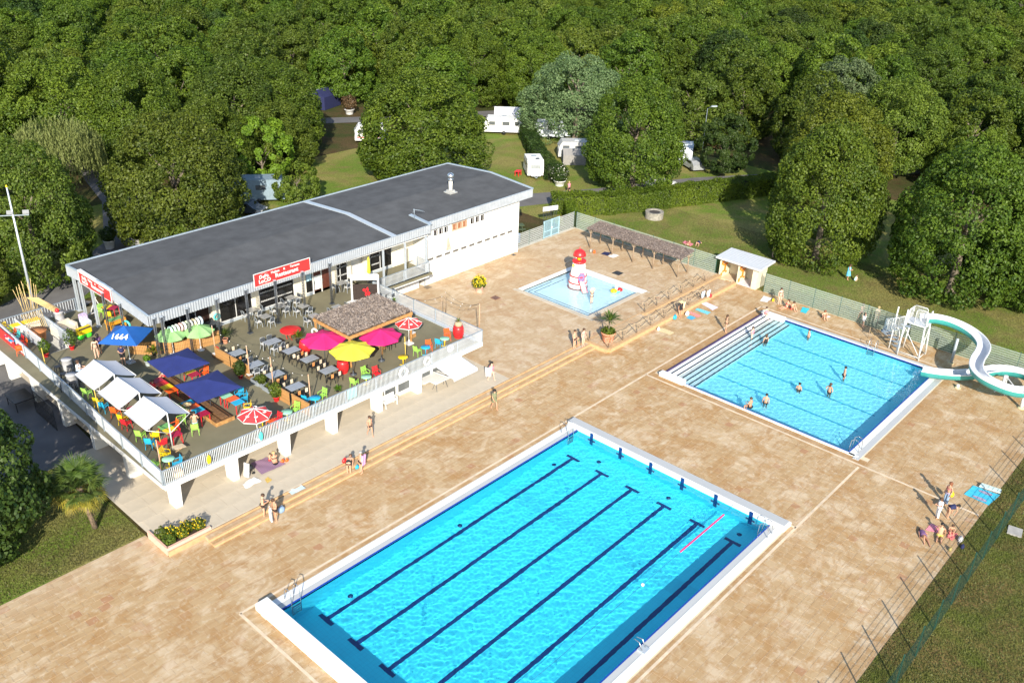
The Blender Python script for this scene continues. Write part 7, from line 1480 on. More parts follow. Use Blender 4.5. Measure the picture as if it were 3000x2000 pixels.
def channel(path, w, h, th=.04, segn=10, closed=False, up=Vector((0, 0, 1))):
    """U shaped chute swept along a path: returns inner and outer shells"""
    P = [Vector(p) for p in path]; inn = MB(); out = MB(); vi = []; vo = []; m_ = segn+1
    for i, p in enumerate(P):
        d = (P[min(i+1, len(P)-1)]-P[max(i-1, 0)]).normalized(); s = d.cross(up).normalized(); u = s.cross(d).normalized()
        for k in range(m_):
            a = math.pi*k/segn; ca = math.cos(a); c = (math.copysign(abs(ca)**.45, ca)*w/2, (1-math.sin(a))*h)
            vi.append(tuple(p+s*c[0]+u*c[1])); vo.append(tuple(p+s*c[0]*(1+2*th/w)+u*((1-math.sin(a)*(1+th/h))*h)))
    n = len(P); fi = [(i*m_+k, i*m_+k+1, (i+1)*m_+k+1, (i+1)*m_+k) for i in range(n-1) for k in range(segn)]; inn.add(vi, fi, True); out.add(vo, [f[::-1] for f in fi], True)
    return inn, out, vi, vo, m_
def rimtube(vi, m_, side, r=.045): return [vi[i*m_+(0 if side else m_-1)] for i in range(len(vi)//m_)]
pth = [dx*.55+Vector((0, 0, .98)), dx*.85+Vector((0, 0, .93)), dx*1.2+Vector((0, 0, .62)), dx*1.6+Vector((0, 0, .32)), dx*1.95+Vector((0, 0, .22))]
inn, out, vi, vo, m_ = channel(pth, .48, .2, .03); inn.build('slide_chute', MATS['white_fibreglass'], lh); out.build('slide_shell', MATS['white_fibreglass'], lh)
for sde in (0, 1): b = MB(); b.tube(rimtube(vi, m_, sde), .035, 6); b.build('slide_rim', REDP if sde else MATS['pink_arch'], lh)
fl_ = thing('inflatable_parrot', 'yellow and red inflatable bird floating in the paddling pool', 'inflatable', (*at(R5(1425, 950), .3)[:2], .28)); b = MB(); b.lathe([(.05, 0), (.3, .08), (.34, .2), (.2, .32), (.02, .36)], 14, (-.35, 0, 0)); b.build('yellow_wing', PALET['yellow'], fl_); b = MB(); b.lathe([(.05, 0), (.28, .08), (.3, .2), (.15, .32), (.02, .36)], 14, (.3, -.2, 0)); b.build('red_wing', REDP, fl_); b = MB(); b.lathe([(.02, 0), (.16, .1), (.14, .3), (.15, .5), (.02, .6)], 12); b.build('white_head', WHITE, fl_); b = MB(); b.torus((0.1, 0, .06), .32, .1, 16, 6); b.build('green_ring', PALET['turquoise'], fl_)
# drains and grates
for lab, q, sz, m_ in (('dark square drain grate right of the paddling pool', R5(1442, 785), .85, BLACKM), ('brown drain cover near the terracotta pot', R5(318, 1012), .7, mat('rusty_brown_cover', (.22, .09, .05), .8, var=.3, scale=9)), ('square drain cover beside the white wall', ZQ(1185, 982), .7, mat('tan_cover', (.33, .24, .14), .8, var=.3, scale=9)), ('small drain at the corner of the white building', R5(485, 617), .35, BLACKM)):
    t = thing('drain_cover', lab, 'drain', (*at(q, UP)[:2], UP)); b = MB(); b.box((0, 0, .02), (sz, sz, .02)); b.build('plate', m_, t)
    for k in range(5): b = MB(); b.box((-sz*.36+k*sz*.18, 0, .032), (sz*.06, sz*.8, .012)); b.build('bar', DGREYM, t)
# ================================================================== water slide
ws = thing('water_slide', 'curved white and teal water slide with white stair tower ending in the leisure pool', 'water slide', (0, 0, 0))
CTRL = [(54.7, 2.45, 3.0), (55.6, 1.75, 2.92), (56.25, .75, 2.75), (56.35, -.45, 2.55), (55.95, -1.6, 2.32), (55.0, -2.45, 2.14), (53.8, -2.75, 2.0), (52.5, -2.85, 1.85), (51.3, -3.2, 1.7), (50.55, -4.0, 1.56), (50.35, -5.1, 1.43), (50.6, -6.2, 1.30), (51.5, -7.0, 1.18), (52.8, -7.35, 1.08), (54.1, -7.0, .98), (54.95, -6.1, .90), (55.05, -5.1, .83), (54.6, -4.2, .76), (53.8, -3.5, .68), (52.85, -2.85, .58), (52.0, -2.0, .47), (51.5, -1.1, .36), (51.2, -.2, .26), (51.05, .5, .2)]
def catmull(P, n=5):
    P = [Vector(p) for p in P]; out = []
    for i in range(len(P)-1):
        p0, p1, p2, p3 = P[max(i-1, 0)], P[i], P[i+1], P[min(i+2, len(P)-1)]
        for k in range(n): t = k/n; out.append(.5*((2*p1)+(-p0+p2)*t+(2*p0-5*p1+4*p2-p3)*t*t+(-p0+3*p1-3*p2+p3)*t**3))
    out.append(P[-1]); return out
TEAL = mat('teal_fibreglass', (.045, .29, .27), .35, var=.06); WFG = mat('white_gelcoat', (.64, .66, .69), .3, var=.03)
path = catmull(CTRL); inn, out, vi, vo, m_ = channel(path, .95, .52, .035); inn.build('chute', WFG, ws); out.build('shell', TEAL, ws)
for sde in (0, 1): b = MB(); b.tube(rimtube(vi, m_, sde), .06, 6); b.build('rim', WFG, ws)
for i in range(8, len(path)-4, 11):
    b = MB(); ring_ = [vo[i*m_+k] for k in range(m_)]; b.tube([tuple(Vector(v)+Vector((0, 0, -.012))) for v in ring_], .022, 4); b.build('flange', TEAL, ws)
for (x, y, zt) in ((54.9, -.35, 2.2), (51.3, -2.75, .3), (51.5, -5.0, .9)):
    pass
def scol(x, y, zt, r=.11): b = MB(); b.lathe([(r, .05), (r, zt), (r*.8, zt+.02)], 14, (x, y, 0)); b.build('support_column', PALEM if zt > 1.5 else WHITE, ws); b = MB(); b.lathe([(r*1.9, 0), (r*1.9, .07), (r*1.2, .12)], 14, (x, y, 0)); b.build('footing', mat('yellowish_footing', (.55, .48, .28), .8), ws)
scol(55.2, -.45, 2.3); scol(51.3, -2.3, .3, .12); scol(51.6, -6.9, 1.0, .14); scol(53.2, -5.0, 1.45, .16)
for a in range(5): an_ = a*1.256; b = MB(); b.tube([(53.2, -5.0, .15), (53.2+.7*math.cos(an_), -5+.7*math.sin(an_), .08)], .035, 5); b.build('star_foot', WHITE, ws)
b = MB(); b.bar((53.2, -5, 1.4), (52.0, -6.2, 1.15), .07); b.bar((53.2, -5, 1.3), (54.6, -4.9, .8), .07); b.build('bracket', WHITE, ws)
# tower
tw = thing('slide_tower', 'white steel stair tower with railings at the start of the water slide', 'stair tower', (0, 0, 0)); X0_, X1_, Y0_, Y1_, ZP = 53.9, 55.1, 1.9, 3.4, 2.95
for (x, y, ox, oy) in ((X0_, Y0_, -.2, -.2), (X1_, Y0_, .2, -.2), (X0_, Y1_, -.2, .2), (X1_, Y1_, .2, .2)): b = MB(); b.tube([(x+ox, y+oy, 0), (x, y, ZP)], .065, 8); b.build('leg', WHITE, tw)
b = MB(); b.box(((X0_+X1_)/2, (Y0_+Y1_)/2, ZP+.02), (X1_-X0_+.2, Y1_-Y0_+.2, .07)); b.build('platform', mat('pale_grating', (.55, .58, .62), .6), tw)
for (p, q) in (((X0_-.15, Y0_-.15, .3), (X1_, Y0_, 2.4)), ((X1_+.15, Y0_-.15, .3), (X0_, Y0_, 2.4)), ((X0_-.15, Y0_-.15, .3), (X0_, Y1_, 2.4)), ((X0_-.2, Y0_-.2, .25), (X1_+.2, Y0_-.2, .25)), ((X0_-.2, Y0_-.2, .25), (X0_-.2, Y1_+.2, .25))): b = MB(); b.tube([p, q], .03, 5); b.build('brace', WHITE, tw)
MESHM = bpy.data.materials.new('fine_wire_infill'); MESHM.use_nodes = True; n, l = NN(MESHM); bb_ = n['Principled BSDF']; bb_.inputs['Base Color'].default_value = (.72, .73, .74, 1)
def guard(p, q, h=1.05, par=tw):
    """rounded tube guard with wire infill"""
    p, q = Vector(p), Vector(q); b = MB(); u = Vector((0, 0, h)); b.tube([p, p+u*.9, p+u+(q-p)*.08, q+u+(p-q)*.08, q+u*.9, q], .032, 6); b.build('guard_rail', WHITE, par)
    b = MB(); n = max(2, int((q-p).length/.07))
    for i in range(1, n): c = p+(q-p)*i/n; b.bar(c+Vector((0, 0, .05)), c+u*.97, .009)
    for k in range(1, 10): b.bar(p+u*k/10, q+u*k/10, .007)
    o = b.build('wire_infill', WHITE, par); o['kind'] = 'stuff'
z_ = ZP+.06
guard((X0_, Y1_, z_), (X1_, Y1_, z_)); guard((X1_, Y1_, z_), (X1_, Y0_+.4, z_), 1.1); guard((X0_, Y0_, z_), (X0_+.5, Y0_, z_)); guard((X1_-.3, Y0_, z_), (X1_, Y0_, z_)); guard((X0_, Y0_, z_), (X0_, Y0_+.9, z_), 1.3)
# stair up to the platform: from y=6 down at ground, curved
st = [(53.55+.0, 3.3, 2.75), (53.45, 3.75, 2.5), (53.45, 4.2, 2.25), (53.6, 4.6, 2.0), (53.85, 4.95, 1.75), (54.2, 5.1, 1.5), (54.55, 5.05, 1.25), (54.8, 4.85, 1.0), (54.95, 4.5, .75), (54.85, 4.2, .5), (54.6, 4.0, .25)]
for i, (x, y, z) in enumerate(st): b = MB(); b.box((x, y, z), (.8, .32, .04), rz=R(90-9*i*2)); b.build('tread', mat('blue_grey_tread', (.22, .27, .33), .6), tw)
for i in range(0, len(st)-1, 1): a, b_ = st[i], st[i+1]; ax, ay = a[0]-.42*math.cos(i*.3), a[1]+.05; bx_, by_ = b_[0]-.42*math.cos((i+1)*.3), b_[1]+.05; guard((ax, ay, a[2]-.1), (bx_, by_, b_[2]-.1), 1.1)
b = MB(); b.tube([(54.2, 4.4, 0), (54.2, 4.4, 3.9)], .06, 8); b.build('central_mast', WHITE, tw); b = MB(); b.tube([(53.5, 3.4, 0), (53.5, 3.4, 4.2)], .06, 8); b.build('central_mast', WHITE, tw)
sp_ = thing('rope_post', 'low post with rope by the pool edge left of the slide tower', 'post', (*at(R7(560, 745), 0)[:2], 0)); b = MB(); b.tube([(0, 0, 0), (.02, 0, 1.0)], .03, 6); b.build('post', LOG, sp_)
p = Vector(sp_.location)+Vector((0, 0, .75)); cable('slack rope from the low post to the slide tower', [tuple(p), (53.9, 3.8, .6)], .35, .015, BAMBOO, 'rope', False)
# ================================================================== thatched shelter by the fence
ts = thing('thatched_shelter', 'long low shelter of brown heather thatch on forked wooden posts along the fence', 'shelter', (0, 0, 0))
thatch('thatch', 53.15, 55.35, 24.9, 36.6, lambda x, y: UP+2.0+(x-53.15)*.12, 12000, TWB and THATCH2 or THATCH2, ts, .09, .2, 5)
[o for o in ts.children if o.name.startswith('twigs')][0].data.materials[0] = TWB
for (x, y) in ((53.35, 36.2), (53.35, 33.3), (53.35, 30.7), (53.35, 28.2), (53.35, 25.3), (55.1, 36.2), (55.1, 33.3), (55.1, 30.7), (55.1, 28.2), (55.1, 25.3)):
    b = MB(); b.tube([(x, y, UP), (x+.03, y, UP+1.0), (x, y, UP+2.05)], [.07, .06, .055], 7); b.build('post', LOG, ts); b = MB(); b.tube([(x, y, UP+1.5), (x, y+.4, UP+2.05)], .035, 5); b.tube([(x, y, UP+1.5), (x, y-.4, UP+2.05)], .035, 5); b.build('fork', LOG, ts)
for x in (53.35, 55.1): b = MB(); b.tube([(x, 25, UP+2.05+(x-53.15)*.05), (x, 36.5, UP+2.05+(x-53.15)*.05)], .05, 6); b.build('beam', LOG, ts)
# ================================================================== welded mesh fences
FGREEN = mat('green_fence_wire', (.42, .50, .44), .45, .2, var=.08); FPOST = mat('dark_green_post', (.02, .07, .05), .5)
def panel_mesh(w, h, m, dense=True, key='', vt=.009, vs=.05, hb=.055):
    b = MB()
    n = int(w/vs)
    for i in range(n+1): b.bar((i*w/n, 0, .05), (i*w/n, 0, h), vt)
    k = 0; z = .06
    while z < h: b.bar((0, .006, z), (w, .006, z), .011, hb); z += .05 if dense else .2; k += 1
    return b.mesh('mesh_panel', m)
def fence(label, p0, p1, h, z, m=FGREEN, pm_=None, w=2.62, dense=True, name='mesh_fence', vt=.009, skip=()):
    pm_ = pm_ or FPOST; L_ = math.hypot(p1[0]-p0[0], p1[1]-p0[1]); n = max(1, round(L_/w)); ww = L_/n; t = thing(name, label, 'fence', (p0[0], p0[1], z), math.atan2(p1[1]-p0[1], p1[0]-p0[0])); key = ('fp', round(ww, 2), h, m.name, dense)
    if key not in USED: USED[key] = panel_mesh(ww-.06, h, m, dense, vt=vt, vs=.1 if vt < .005 else .05, hb=.012 if vt < .007 else .045); q = MB(); q.box((0, 0, (h+.06)/2), (.07, .06, h+.06)); USED[key+('p',)] = q.mesh('post', pm_)
    for i in range(n):
        if i not in skip: o = put('mesh_panel', USED[key], t, (i*ww+.03, 0, 0)); 
    for i in range(n+1): put('post', USED[key+('p',)], t, (i*ww, .03, 0))
    return t
fence('pale green welded mesh fence behind the long thatched shelter', (57.1, 41.1), (57.1, 23.3), 1.95, UP-.1, dense=False, vt=.011); fence('pale green welded mesh fence from shower block to the slide and the right edge', (57.15, 17.9), (57.15, -9.9), 1.95, 0, dense=False, vt=.011)
fence('pale mesh fence between white building and blue gate', (47.0, 41.15), (51.6, 41.2), 1.7, UP-.05, mat('white_fence_wire', (.45, .48, .47), .5), FPOST, dense=False, vt=.0085); fence('pale mesh fence right of the blue gate', (54.3, 41.3), (57.0, 41.35), 1.9, UP-.05, MATS['white_fence_wire'], FPOST, dense=False, vt=.0085)
fence('dark green mesh fence along the right grass edge of the deck', (-8, -10.6), (57.1, -10.6), 2.0, 0, mat('dark_green_wire', (.010, .045, .032), .6), FPOST, 2.6, False, vt=.0042)
gt = thing('blue_gate', 'pale blue double gate of vertical bars between the mesh fences', 'gate', (51.7, 41.25, UP)); BG = mat('pale_blue_paint', (.36, .56, .66), .5)
for x in (0, 1.28, 2.55): b = MB(); b.box((x, 0, 1.0), (.07, .07, 2.0)); b.build('stile', BG, gt)
for z in (.12, .75, 1.95): b = MB(); b.box((1.28, 0, z), (2.5, .05, .05)); b.build('rail', BG, gt)
for i in range(1, 24):
    if 'gb' not in USED: b = MB(); b.box((0, 0, 1.02), (.025, .025, 1.85)); USED['gb'] = b.mesh('bar', BG)
    put('bar', USED['gb'], gt, (i*2.55/24, 0, 0))
b = MB(); b.box((1.28, -.05, 1.05), (.2, .05, .16)); b.build('lock', WHITE, gt)
for lab, pos in (('white information board behind the blue gate', (55.5, 43.6)),):
    t = thing('board_sign', lab, 'sign', (*pos, 0), R(-20)); b = MB(); b.box((0, 0, 2.35), (1.9, .08, .5)); b.build('board', WHITE, t)
    for k in range(9): b = MB(); b.box((-.85+.21*k, 0, 1.2), (.03, .03, 2.2)); b.build('bar', DGREYM, t)
pc = thing('picnic_table', 'dark green picnic table with yellow cloth on the grass behind the gate', 'picnic table', (52.0, 45.6, 0), R(-30)); b = MB(); b.box((0, 0, .72), (1.9, .8, .05)); b.build('tabletop', mat('mossy_green_wood', (.07, .10, .05), .8), pc)
for s in (-1, 1): b = MB(); b.box((0, s*.75, .44), (1.9, .28, .05)); b.build('bench', MATS['mossy_green_wood'], pc); b = MB(); b.bar((s*.7, -.75, .4), (s*.7, .75, .4), .06); b.bar((s*.7, -.5, 0), (s*.7, -.2, .7), .06); b.bar((s*.7, .5, 0), (s*.7, .2, .7), .06); b.build('leg', MATS['mossy_green_wood'], pc)
cr_ = thing('blue_crates', 'stack of blue crates behind the mesh fence at the building corner', 'crates', (48.3, 42.6, UP)); 
for k in range(5): b = MB(); b.box((0, 0, .14+.2*k), (1.5, .8, .17)); b.build('crate', mat('blue_crate_plastic', (.05, .18, .45), .5), cr_)
bc = thing('rear_balcony', 'small white balcony on the right end wall of the restaurant', 'balcony', (46.8, 44.4, 2.4)); b = MB(); b.box((.95, 0, 0), (1.9, 2.6, .35)); b.build('slab', WHITE, bc); b = MB(); b.box((1.88, 0, 1.0), (.05, 2.6, .05)); [b.box((1.88, -1.25+.28*k, .55), (.03, .03, .9)) for k in range(10)]; [b.box((.9, -1.28, z), (1.9, .04, .04)) for z in (.4, .6, .8, 1.0)]; b.build('railing', WHITE, bc)
# ================================================================== shower block
sh = thing('shower_block', 'small cream shower block with white roof and orange tile figures', 'shower block', (0, 0, 0)); sx0, sx1 = 57.0, 59.0; CRW = mat('cream_tile_wall', (.66, .60, .44), .6, var=.05)
for y, w in ((22.75, .14), (20.75, .12), (18.75, .14)): b = MB(); b.box((sx0+.95, y, 1.1), (1.9, w, 2.2)); b.build('side_wall', CRW, sh)
b = MB(); b.box((sx1-.05, 20.75, 1.1), (.12, 4.0, 2.2)); b.build('back_wall', CRW, sh); b = MB(); b.box((sx0+.02, 18.95, 1.1), (.10, .5, 2.2)); b.build('front_pier', CRW, sh)
b = MB(); b.quad((sx0-.35, 18.3, 2.28), (sx1+.6, 18.3, 2.42), (sx1+.6, 23.2, 2.42), (sx0-.35, 23.2, 2.28), .18); b.build('roof', mat('white_ribbed_roof', (.50, .52, .55), .5, var=.05), sh)
for i in range(16): y = 18.4+i*.31; b = MB(); b.bar((sx0-.33, y, 2.29), (sx1+.58, y, 2.43), .03, .025); b.build('roof_rib', MATS['white_ribbed_roof'], sh)
b = MB(); b.box((sx0+1.0, 21.75, .03), (1.9, 1.85, .06)); b.build('floor', MORTAR, sh); b = MB(); b.box((sx0+1.0, 19.75, .03), (1.9, 1.85, .06)); b.build('floor', mat('white_shower_tray', (.62, .63, .68), .4), sh)
b = MB(); b.box((sx0+1.0, 20.9, .85), (1.7, .05, 1.7)); b.build('door_panel', mat('dark_green_panel', (.02, .045, .035), .6), sh)
ORT = mat('orange_wall_tile', (.82, .22, .015), .4, var=.12); fig = [(0, 2), (1, 1), (1, 2), (1, 3), (2, 0), (2, 1), (2, 3), (2, 4), (3, 0), (3, 4), (4, 1), (4, 3), (5, 2), (6, 2), (7, 2), (8, 1), (8, 2), (9, 0), (9, 3), (4, 2), (0, 4), (0, 0), (10, 0)]
for yb_ in (22.66, 20.67):
    for (r_i, c_i) in fig:
        if 'ot' not in USED: b = MB(); b.box((0, 0, 0), (.30, .03, .175)); USED['ot'] = b.mesh('orange_tile', ORT)
        put('orange_tile', USED['ot'], sh, (sx0+.25+.3*c_i, yb_, 2.0-.175*r_i))
# ================================================================== rope fences
RP = mat('natural_rope', (.55, .44, .28), .9, var=.15)
def ropefence(label, xs, y, z, gaps=0):
    t = thing('rope_fence', label, 'rope fence', (xs[0], y, z)); r_ = random.Random(int(y*10)); tops = []
    for x in xs:
        a, c_ = r_.uniform(-.08, .08), r_.uniform(.28, .42)
        b = MB(); b.tube([(x-xs[0], 0, 0), (x-xs[0]-.32, c_*.6, .95)], .035, 6); b.tube([(x-xs[0]+.05, 0, 0), (x-xs[0]+.30, -.1, .85)], .03, 6); b.build('post', LOG, t); tops.append((x-xs[0]-.30, c_*.55, .9))
    for lv in (1.0, .55):
        for a, b_ in zip(tops[:-1], tops[1:]):
            A = Vector((a[0]*1, a[1]*lv, a[2]*lv)); B = Vector((b_[0], b_[1]*lv, b_[2]*lv)); sag = .2; b = MB(); b.tube([tuple(A.lerp(B, f)-Vector((0, 0, sag*4*f*(1-f)))) for f in (0, .25, .5, .75, 1)], .02, 5); b.build('rope', RP, t)
    return t
ropefence('rope fence on crossed posts on the upper side of the ramp', [44.4, 46.3, 48.3, 50.4, 52.5, 54.6], 22.9, UP); ropefence('rope fence on crossed posts along the lower wall, from terrace steps to showers', [36.3, 38.3, 40.3, 42.4, 44.5, 46.5, 48.5, 50.4, 52.3], 20.85, UP)
ropefence('short rope fence piece beside the large palm tub', [36.15, 36.25], 22.8, UP)
drape('pale blue towel hanging on the rope fence, left of the white one', *at(R6(195, 800), UP+.9)[:2], UP+.95, .5, .6, mat('ice_blue_cloth', (.52, .64, .72), .9), R(0)); drape('white and red towel hanging on the rope fence end', *at(R6(245, 790), UP+.9)[:2], UP+.95, .55, .6, CLO['white'], R(0)); drape('beige towel hanging on the rope fence beside the woman in black', *at(R5(2055, 1050), UP+.9)[:2], UP+.9, .5, .6, mat('beige_cloth', (.6, .52, .36), .9), R(0))
# ================================================================== pool ladders etc
def ladder(label, x, y, dx_, dy_, z=0.05, big=1.0):
    t = thing('pool_ladder', label, 'ladder', (x, y, z), math.atan2(dy_, dx_))
    for s in (-.28, .28): b = MB(); b.tube([(-.55, s, 0), (-.52, s, .55), (-.40, s, .85), (-.15, s, .90), (.05, s, .7), (.10, s, .1), (.10, s, -1.1)], .024, 7); b.build('handrail', CHROME, t)
    for k in range(4): b = MB(); b.box((.10, 0, -.25-.26*k), (.09, .54, .03)); b.build('rung', CHROME, t)
ladder('curved steel ladder at the near left corner of the big pool', 1.0, 15.0, 0, -1); ladder('curved steel ladder at the far left corner of the big pool', 24.1, 15.0, 0, -1); ladder('curved steel ladder at the right corner of the big pool', 24.0, .0, 0, 1); ladder('steel ladder on the far side of the leisure pool left of the slide', 52.7, 5.3, -1, 0); ladder('steel ladder in the near corner of the leisure pool', 36.9, .0, 0, 1); 
hs_ = thing('pool_hoist', 'grey handrail bracket on the right edge of the big pool', 'pool fitting', (11.2, -.35, .05)); b = MB(); b.box((0, 0, .05), (.5, .45, .1)); b.build('base', PALEM, hs_); b = MB(); b.tube([(-.15, 0, .1), (-.15, .2, .5), (-.1, .55, .45)], .03, 6); b.tube([(.15, 0, .1), (.15, .2, .5), (.1, .55, .45)], .03, 6); b.build('handrail', CHROME, hs_)
lr_ = thing('lane_rope', 'lane rope with pink red floats at the far end, floating in the big pool', 'lane rope', (25.0, 2.55, -.03)); RF = mat('pink_red_float', (.75, .03, .16), .4)
b = MB(); b.tube([(0, 0, .2), (-1.0, 0, .0), (-10, -.02, -.0), (-17, -.1, 0), (-25, -.1, .1)], .012, 5); b.build('cable', mat('blue_cable', (.02, .15, .35), .5), lr_)
for i in range(34):
    if 'flo' not in USED: b = MB(); b.lathe([(.03, -.06), (.055, -.05), (.055, .05), (.03, .06)], 8); b.v = [(v[2], v[1], v[0]) for v in b.v]; USED['flo'] = b.mesh('float', RF)
    put('float', USED['flo'], lr_, (-1.1-.145*i, 0, .01))
ba = tag(MB().lathe([(.01, -.1), (.09, -.05), (.1, 0), (.09, .05), (.01, .1)], 12).build('ball', WHITE, None, (15.2, 2.5, .0)), 'small white ball floating beside the lane rope in the big pool', 'ball')
# bench, table, things under the terrace
wb = thing('plastic_bench', 'white plastic garden bench between the white pillars', 'bench', (*at(R2(1385, 1330), UP+.4)[:2], UP), R(0)); b = MB(); b.box((0, 0, .42), (1.15, .45, .04)); b.build('seat', WHITE, wb); b = MB(); b.box((0, .22, .68), (1.15, .04, .42)); b.build('backrest', WHITE, wb)
for s in (-1, 1): b = MB(); b.box((s*.57, 0, .6), (.06, .45, .04)); b.build('armrest', WHITE, wb); b = MB(); b.bar((s*.52, -.2, 0), (s*.55, -.2, .6), .05); b.bar((s*.52, .2, 0), (s*.55, .22, .6), .05); b.build('leg', WHITE, wb)
ft = thing('trestle_table', 'white folding table in front of the kiosk window', 'table', (*at(Z4(1250, 1370), UP+.74)[:2], UP), R(0)); b = MB(); b.box((0, 0, .74), (1.5, .65, .04)); b.build('top', WHITE, ft)
for s in (-1, 1): b = MB(); b.bar((s*.55, -.25, 0), (s*.45, 0, .72), .03); b.bar((s*.55, .25, 0), (s*.45, 0, .72), .03); b.build('leg', DGREYM, ft)
str_ = thing('folded_pram', 'folded pram and white board leaning on the second pillar', 'pram', (5.35, 26.2, UP)); b = MB(); b.box((0, 0, .45), (.08, .5, .9), rx=R(-12), ry=R(15)); b.build('white_board', WHITE, str_); b = MB(); b.bar((.3, .1, .05), (.15, .2, .8), .03); b.bar((.45, -.1, .05), (.2, .1, .75), .03); b.lathe([(.1, 0), (.1, .04)], 10, (.4, -.1, .05)); b.lathe([(.2, .3), (.22, .5), (.05, .65)], 8, (.32, .1, 0)); b.build('frame', BLACKM, str_)
# lamp mast on the left
lm = thing('lamp_mast', 'tall grey floodlight mast behind the left end of the terrace', 'lamp mast', (6.49, 61.0, 0)); b = MB(); b.tube([(0, 0, 0), (0, 0, 10.9)], [.13, .06], 10); b.build('pole', mat('pale_blue_grey_mast', (.55, .60, .66), .4, .3), lm); b = MB(); b.bar((-1.0, .7, 8.5), (1.0, -.7, 8.5), .07); b.build('crossarm', GALV, lm); b = MB(); b.lathe([(.02, 10.85), (.09, 10.95), (.05, 11.1)], 8); b.build('finial', PALET['yellow'], lm)
for k in (-1, -.15, .85): b = MB(); b.box((1.0*k, -.7*k, 8.75), (.5, .2, .35), rz=R(-35), rx=R(-20)); b.build('floodlight', DGREYM, lm)
sl_ = thing('street_lamp', 'slim grey street lamp between trees right of centre', 'street lamp', (*at(P0(1633, 350), 0)[:2], 0)); sl_.location = (93.5, 47.5, 0); b = MB(); b.tube([(0, 0, 0), (0, 0, 7.2), (.5, -.3, 7.5)], .06, 7); b.build('pole', GALV, sl_); b = MB(); b.box((.8, -.5, 7.5), (.8, .3, .15), rz=R(-35)); b.build('lamp_head', PALEM, sl_)
wl2 = thing('stone_well', 'low round stone well on the lawn in front of the hedge', 'well', (67.3, 37.6, 0)); b = MB(); b.lathe([(1.05, 0), (1.05, .75), (1.0, .8), (.65, .8), (.62, .6)], 26, cap=False); b.build('ring_wall', mat('weathered_stone', (.27, .25, .21), .95, var=.3, scale=4, bump=.7), wl2); b = MB(); b.box((0, 0, .72), (1.25, 1.25, .06), rz=.5); b.build('dark_cover', mat('dark_cover_plate', (.06, .05, .045), .9), wl2)
for i in range(18): a = i*2*math.pi/18; b = MB(); b.box((1.0*math.cos(a), 1.0*math.sin(a), .68), (.14, .33, .28), rz=a); b.build('stone', MATS['weathered_stone'], wl2)
lc = thing('lawn_drain', 'grey concrete slab in the grass outside the right fence', 'slab', (*at(R8(2245, 1010), 0)[:2], 0), R(10)); b = MB(); b.box((0, 0, .04), (.9, .8, .1)); b.build('slab', CONC, lc)
# gate and dark things left below the terrace
ig = thing('iron_gate', 'black iron bar gate beside the left terrace wall', 'gate', (.35, 40.4, 0), R(90)); 
for z in (.1, 1.0, 1.85): b = MB(); b.box((1.7, 0, z), (3.4, .05, .05)); b.build('rail', BLACKM, ig)
for i in range(14): b = MB(); b.box((.1+i*.25, 0, .95), (.03, .03, 1.85)); b.build('bar', BLACKM, ig)
ig.location = (-.55, 40.2, 0)
dt = thing('black_table', 'flat black table top beside the iron gate', 'table', (-.9, 45.2, 0)); b = MB(); b.box((0, 0, .8), (1.4, 1.8, .06)); b.build('top', BLACKM, dt)
for s in (-1, 1):
    for u in (-1, 1): b = MB(); b.bar((s*.6, u*.8, 0), (s*.6, u*.8, .78), .05); b.build('leg', BLACKM, dt)
# ================================================================== caravans, cars
def caravan(label, x, y, rz, L_=5.2, W_=2.2, H_=2.1, roof=WHITE, m=None, cat='caravan', stripe=None, name='caravan'):
    m = m or mat('caravan_white', (.76, .76, .75), .4, var=.04); t = thing(name, label, cat, (x, y, 0), R(rz)); z0 = .42; prof_ = [(-L_/2, z0), (L_/2-.15, z0), (L_/2, z0+.5), (L_/2-.12, z0+H_*.75), (L_/2-.45, z0+H_), (-L_/2+.5, z0+H_), (-L_/2+.1, z0+H_*.7), (-L_/2-.02, z0+.4)]
    b = MB(); n = len(prof_); vs = [(a, -W_/2, c) for a, c in prof_]+[(a, W_/2, c) for a, c in prof_]; b.add(vs, [tuple(range(n)), tuple(range(2*n-1, n-1, -1))]+[(i, n+i, n+(i+1) % n, (i+1) % n) for i in range(n)]); b.build('body', m, t)
    for s in (-1, 1):
        for wx, ww in ((-L_*.3, .9), (L_*.05, 1.1), (L_*.33, .6)): b = MB(); b.box((wx, s*(W_/2+.01), z0+H_*.62), (ww, .03, .55)); b.build('window', PGLASS, t)
    for s in (-1, 1): b = MB(); b.box((s*(L_/2-.02), 0, z0+H_*.58), (.12, 1.3, .5), ry=R(s*6)); b.build('window', mat('caravan_end_glass', (.3, .32, .33), .2), t)
    b = MB(); b.box((0, 0, z0+H_+.05), (.7, .6, .1)); b.build('roof_vent', PALEM, t); b = MB(); b.box((L_*.28, .3, z0+H_+.04), (.45, .45, .08)); b.build('roof_vent', DGREYM, t)
    for s in (-1, 1): b = MB(); b.lathe([(.3, 0), (.3, .18)], 14); b.v = [(v[0], (v[2]+W_/2-.15)*s, v[1]+.3) for v in b.v]; b.build('wheel', BLACKM, t)
    b = MB(); b.bar((L_/2-.1, -.4, .45), (L_/2+1.0, 0, .4), .07); b.bar((L_/2-.1, .4, .45), (L_/2+1.0, 0, .4), .07); b.build('drawbar', GALV, t); b = MB(); b.box((L_/2+.25, 0, .75), (.45, 1.2, .5)); b.build('gas_locker', m, t)
    if stripe: b = MB(); b.box((0, -W_/2-.012, z0+.45), (L_*.9, .02, .12)); b.build('stripe', stripe, t)
    return t
caravan('long white caravan beyond the lawn, in front of the dark wood', 83.0, 76.2, -48, 6.0); caravan('small white caravan standing alone on the lawn near the red table', 69.8, 58.6, -130, 3.9, 2.1, 2.0); caravan('white caravan with red stripe half hidden by the big middle tree', 64.5, 85.5, -40, 4.5, stripe=REDP)
